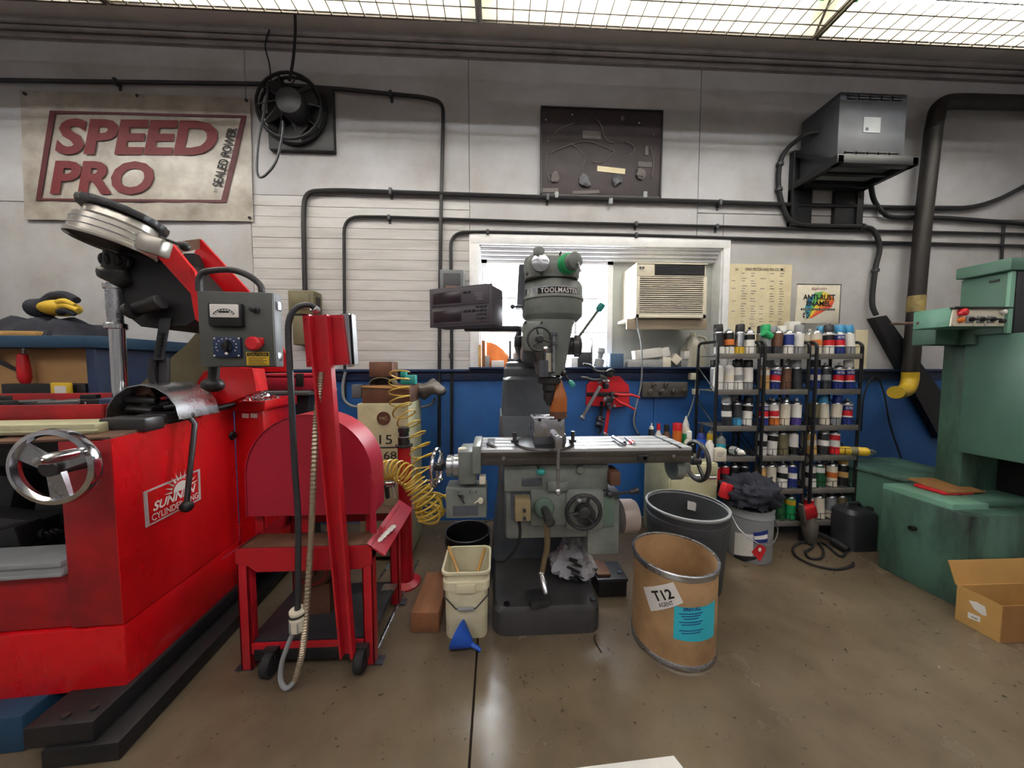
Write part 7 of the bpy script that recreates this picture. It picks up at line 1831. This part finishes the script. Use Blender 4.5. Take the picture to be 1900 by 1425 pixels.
B().box((3.0, uy1 + .004, .5), (3.6, hit(1742, 760, x=3.0).y, uz1 + .02), .008).build('column', m_greendk, gm)
B().box((ux_ + .3, uy0 + .3, sz1 + .004), (XE, uy1 + .1, uz0), .004).build('spindle_well', m_dirt_shade, gm)
kx = 2.9; cyf = hit(1877, 490, x=kx).y; cyr = hit(1773, 505, x=kx).y; cz1 = hit(1877, 477, x=kx).z; cz0 = hit(1877, 500, x=kx).z
B().box((kx, cyf, cz0), (3.8, cyr, cz1), .008).build('head_cap', m_green, gm)
B().box((kx + .035, cyf + .02, uz1), (3.75, cyr - .005, cz0 - .004), .006).build('head_column', m_green, gm)
B().box((kx + .03, cyf + .014, uz1), (kx + .06, cyf + .03, cz0 - .004), .003).build('edge_trim', m_greenlt, gm)
B().box((kx + .065, cyf + .01, uz1), (3.7, cyf + .022, cz0 - .006), .003).build('access_panel', m_dkgrey, gm)
p = hit(1846, 521, x=kx + .034); B().box(p + V((-.008, -.02, -.006)), p + V((0, .02, .006)), .002).build('slot', m_black, gm)
py = 1.75; px0, px1, pz0, pz1 = rect(1766, 571, 1872, 606, py); pyr = hit(1694, 590, x=px0).y
cp = B().box((px0, py + .004, pz0), (px1 + .01, pyr, pz1 + .004), .006).build('control_arm', mat('control_arm_green', '5E907C', .4, 0, .3, 5), gm)
q = [hit(u, v, y=py) for u, v in ((1769, 574), (1871, 573), (1871, 605), (1764, 605))]
B().prism(q, (0, .006, 0)).build('switch_panel', m_cream, cp)
B().box((px0 - .004, py - .015, pz1 - .006), (px1 + .015, py + .01, pz1 + .004), .002).build('visor', m_black, cp)
def gbtn(u, v, r, m, nm, ln=.03):
    p = hit(u, v, y=py); B().lathe([(r * .9, 0), (r * .9, ln * .3), (r, ln * .35), (r, ln * .8), (r * .6, ln)], p, (0, -1, 0), 16).build(nm, m, cp)
gbtn(1781, 580, .021, m_redpl, 'stop_button'); gbtn(1780, 594, .016, m_orange, 'start_button', .02)
gbtn(1858, 579, .014, m_paper, 'push_button', .02); gbtn(1856, 596, .012, m_black, 'push_button', .02)
for u in (1798, 1818, 1837):
    p = hit(u, 593, y=py); B().box(p + V((-.022, -.006, -.02)), p + V((.022, 0, .02)), .003).build('switch_plate', m_greypl, cp)
    B().cyl(p, p + V((0, -.02, 0)), .012, n=12).obox(p + V((.014, -.02, 0)), (.04, .012, .01), None, .003).build('rotary_switch', m_black, cp)
for u, v in ((1767, 603), (1805, 603), (1827, 603), (1867, 603)): p = hit(u, v, y=py); B().cyl(p, p + V((0, -.003, 0)), .004, n=8).build('screw', m_steel, cp)
a, c2 = hit(1655, 601, y=D - .15), V((px0 - .0, pyr - .03, hit(1692, 601, y=pyr).z))
B().cyl(a, c2, .010, n=8).build('feed_conduit', m_rust, gm)
x0, x1, z0, z1 = rect(1729, 607, 1790, 640, 1.95); B().box((x0, 1.93, z0), (x1 + .3, 2.05, z1), .006).build('arm_mount', m_green, gm)
b = B(); b.cyl(hit(1795, 640, y=1.9), hit(1800, 612, y=1.9), .04, n=14); b.build('swivel', m_greendk, gm)
lx = 2.88; ly0 = hit(1663, 900, x=lx).y; ly1 = hit(1581, 880, x=lx).y; lz = hit(1663, 891, x=lx).z
ct2 = thing('coolant_tank', 'dark green coolant tank against the blue wall behind the grinding machine', 'tank', (lx + .2, (ly0 + ly1) / 2, 0))
B().box((lx, gy1 + .01, 0), (3.5, ly1 + .2, lz), .006).build('tank', m_green, ct2); B().box((lx - .015, gy1 + .01, lz), (3.5, ly1 + .21, lz + .02), .004).build('lid', m_greendk, ct2)
p = hit(1692, 884, z=sz1 + .03); o = thing('cardboard_sheet', 'brown cardboard sheet lying over a red cloth at the back of the green lid', 'cardboard', p)
B().obox((p.x, syr - .13, sz1 + .03), (.26, .2, .008), M.Rotation(.1, 3, 'X')).build('sheet', m_carddk, o); B().obox((p.x - .04, syr - .15, sz1 + .013), (.2, .16, .024), None, .01).build('red_cloth', m_redpl, o)
# grey fuel can
p = hit(1606, 1024, z=0); w = .27; h = hit(1600, 945, y=p.y + .05).z
fc2 = thing('fuel_can', 'dark grey plastic fuel can on the floor between the racks and the green machine', 'can', (p.x, p.y + .1, 0))
b = B(); rloft(b, [rr(p.x - .12, p.y, p.x + .115, p.y + .18, .045, 0), rr(p.x - .122, p.y - .003, p.x + .118, p.y + .18, .05, h * .5), rr(p.x - .12, p.y, p.x + .115, p.y + .18, .05, h * .9), rr(p.x - .095, p.y + .02, p.x + .09, p.y + .16, .05, h)])
b.build('body', m_dkgrey, fc2); B().tube([(p.x - .06, p.y + .1, h - .005), (p.x - .05, p.y + .1, h + .03), (p.x + .04, p.y + .1, h + .03), (p.x + .06, p.y + .1, h - .005)], .012, 8).build('handle', m_dkgrey, fc2)
B().cyl((p.x + .09, p.y + .06, h - .03), (p.x + .09, p.y + .06, h + .012), .02, n=12).build('cap', m_black, fc2)
# open cardboard box
ca_, cb_ = hit(1854, 1193, z=0), hit(1771.5, 1147.5, z=0); bx = (ca_.x + cb_.x) / 2; bz1 = hit(1862, 1126, x=bx).z
y0, y1 = ca_.y, cb_.y; bx1 = bx + .48
cb2 = thing('cardboard_box', 'open brown cardboard box on the floor in front of the green machine', 'box', ((bx + bx1) / 2, (y0 + y1) / 2, 0))
t = .005
for (a, c2, nm) in (((bx, y0, 0), (bx + t, y1, bz1), 'side_wall'), ((bx1 - t, y0, 0), (bx1, y1, bz1), 'side_wall'), ((bx + t, y0, 0), (bx1 - t, y0 + t, bz1), 'front_wall'), ((bx + t, y1 - t, 0), (bx1 - t, y1, bz1), 'back_wall'), ((bx + t, y0 + t, .0), (bx1 - t, y1 - t, t), 'bottom')): B().box(a, c2).build(nm, m_card if nm != 'front_wall' else m_carddk, cb2)
B().hexa([(bx - .004, y1, bz1), (bx1, y1, bz1), (bx1, y1 + t, bz1), (bx - .004, y1 + t, bz1)], [(bx - .015, y1 + .03, bz1 + .12), (bx1, y1 + .03, bz1 + .12), (bx1, y1 + .03 + t, bz1 + .12), (bx - .015, y1 + .03 + t, bz1 + .12)]).build('flap', m_card, cb2)
B().hexa([(bx, y0 + .01, bz1), (bx, y1 - .01, bz1), (bx, y1 - .01, bz1 + t), (bx, y0 + .01, bz1 + t)], [(bx + .09, y0 + .02, bz1 - .05), (bx + .09, y1 - .02, bz1 - .05), (bx + .09, y1 - .02, bz1 - .05 + t), (bx + .09, y0 + .02, bz1 - .05 + t)]).build('flap', m_card, cb2)
def bxl(cs, m, nm):
    B().prism([hit(u, v, x=bx - .0008) for u, v in cs], (-.0012, 0, 0)).build(nm, m, cb2, sharp=0)
bxl([(1798, 1114), (1812, 1117), (1828, 1126), (1831, 1143), (1822, 1141), (1808, 1130)], m_paper, 'torn_label'); bxl([(1796, 1135), (1819, 1145), (1819, 1155), (1796, 1146)], m_paper, 'shipping_label')
bxl([(1802, 1143), (1814, 1148), (1814, 1150), (1802, 1145)], m_ink, 'printed_line')
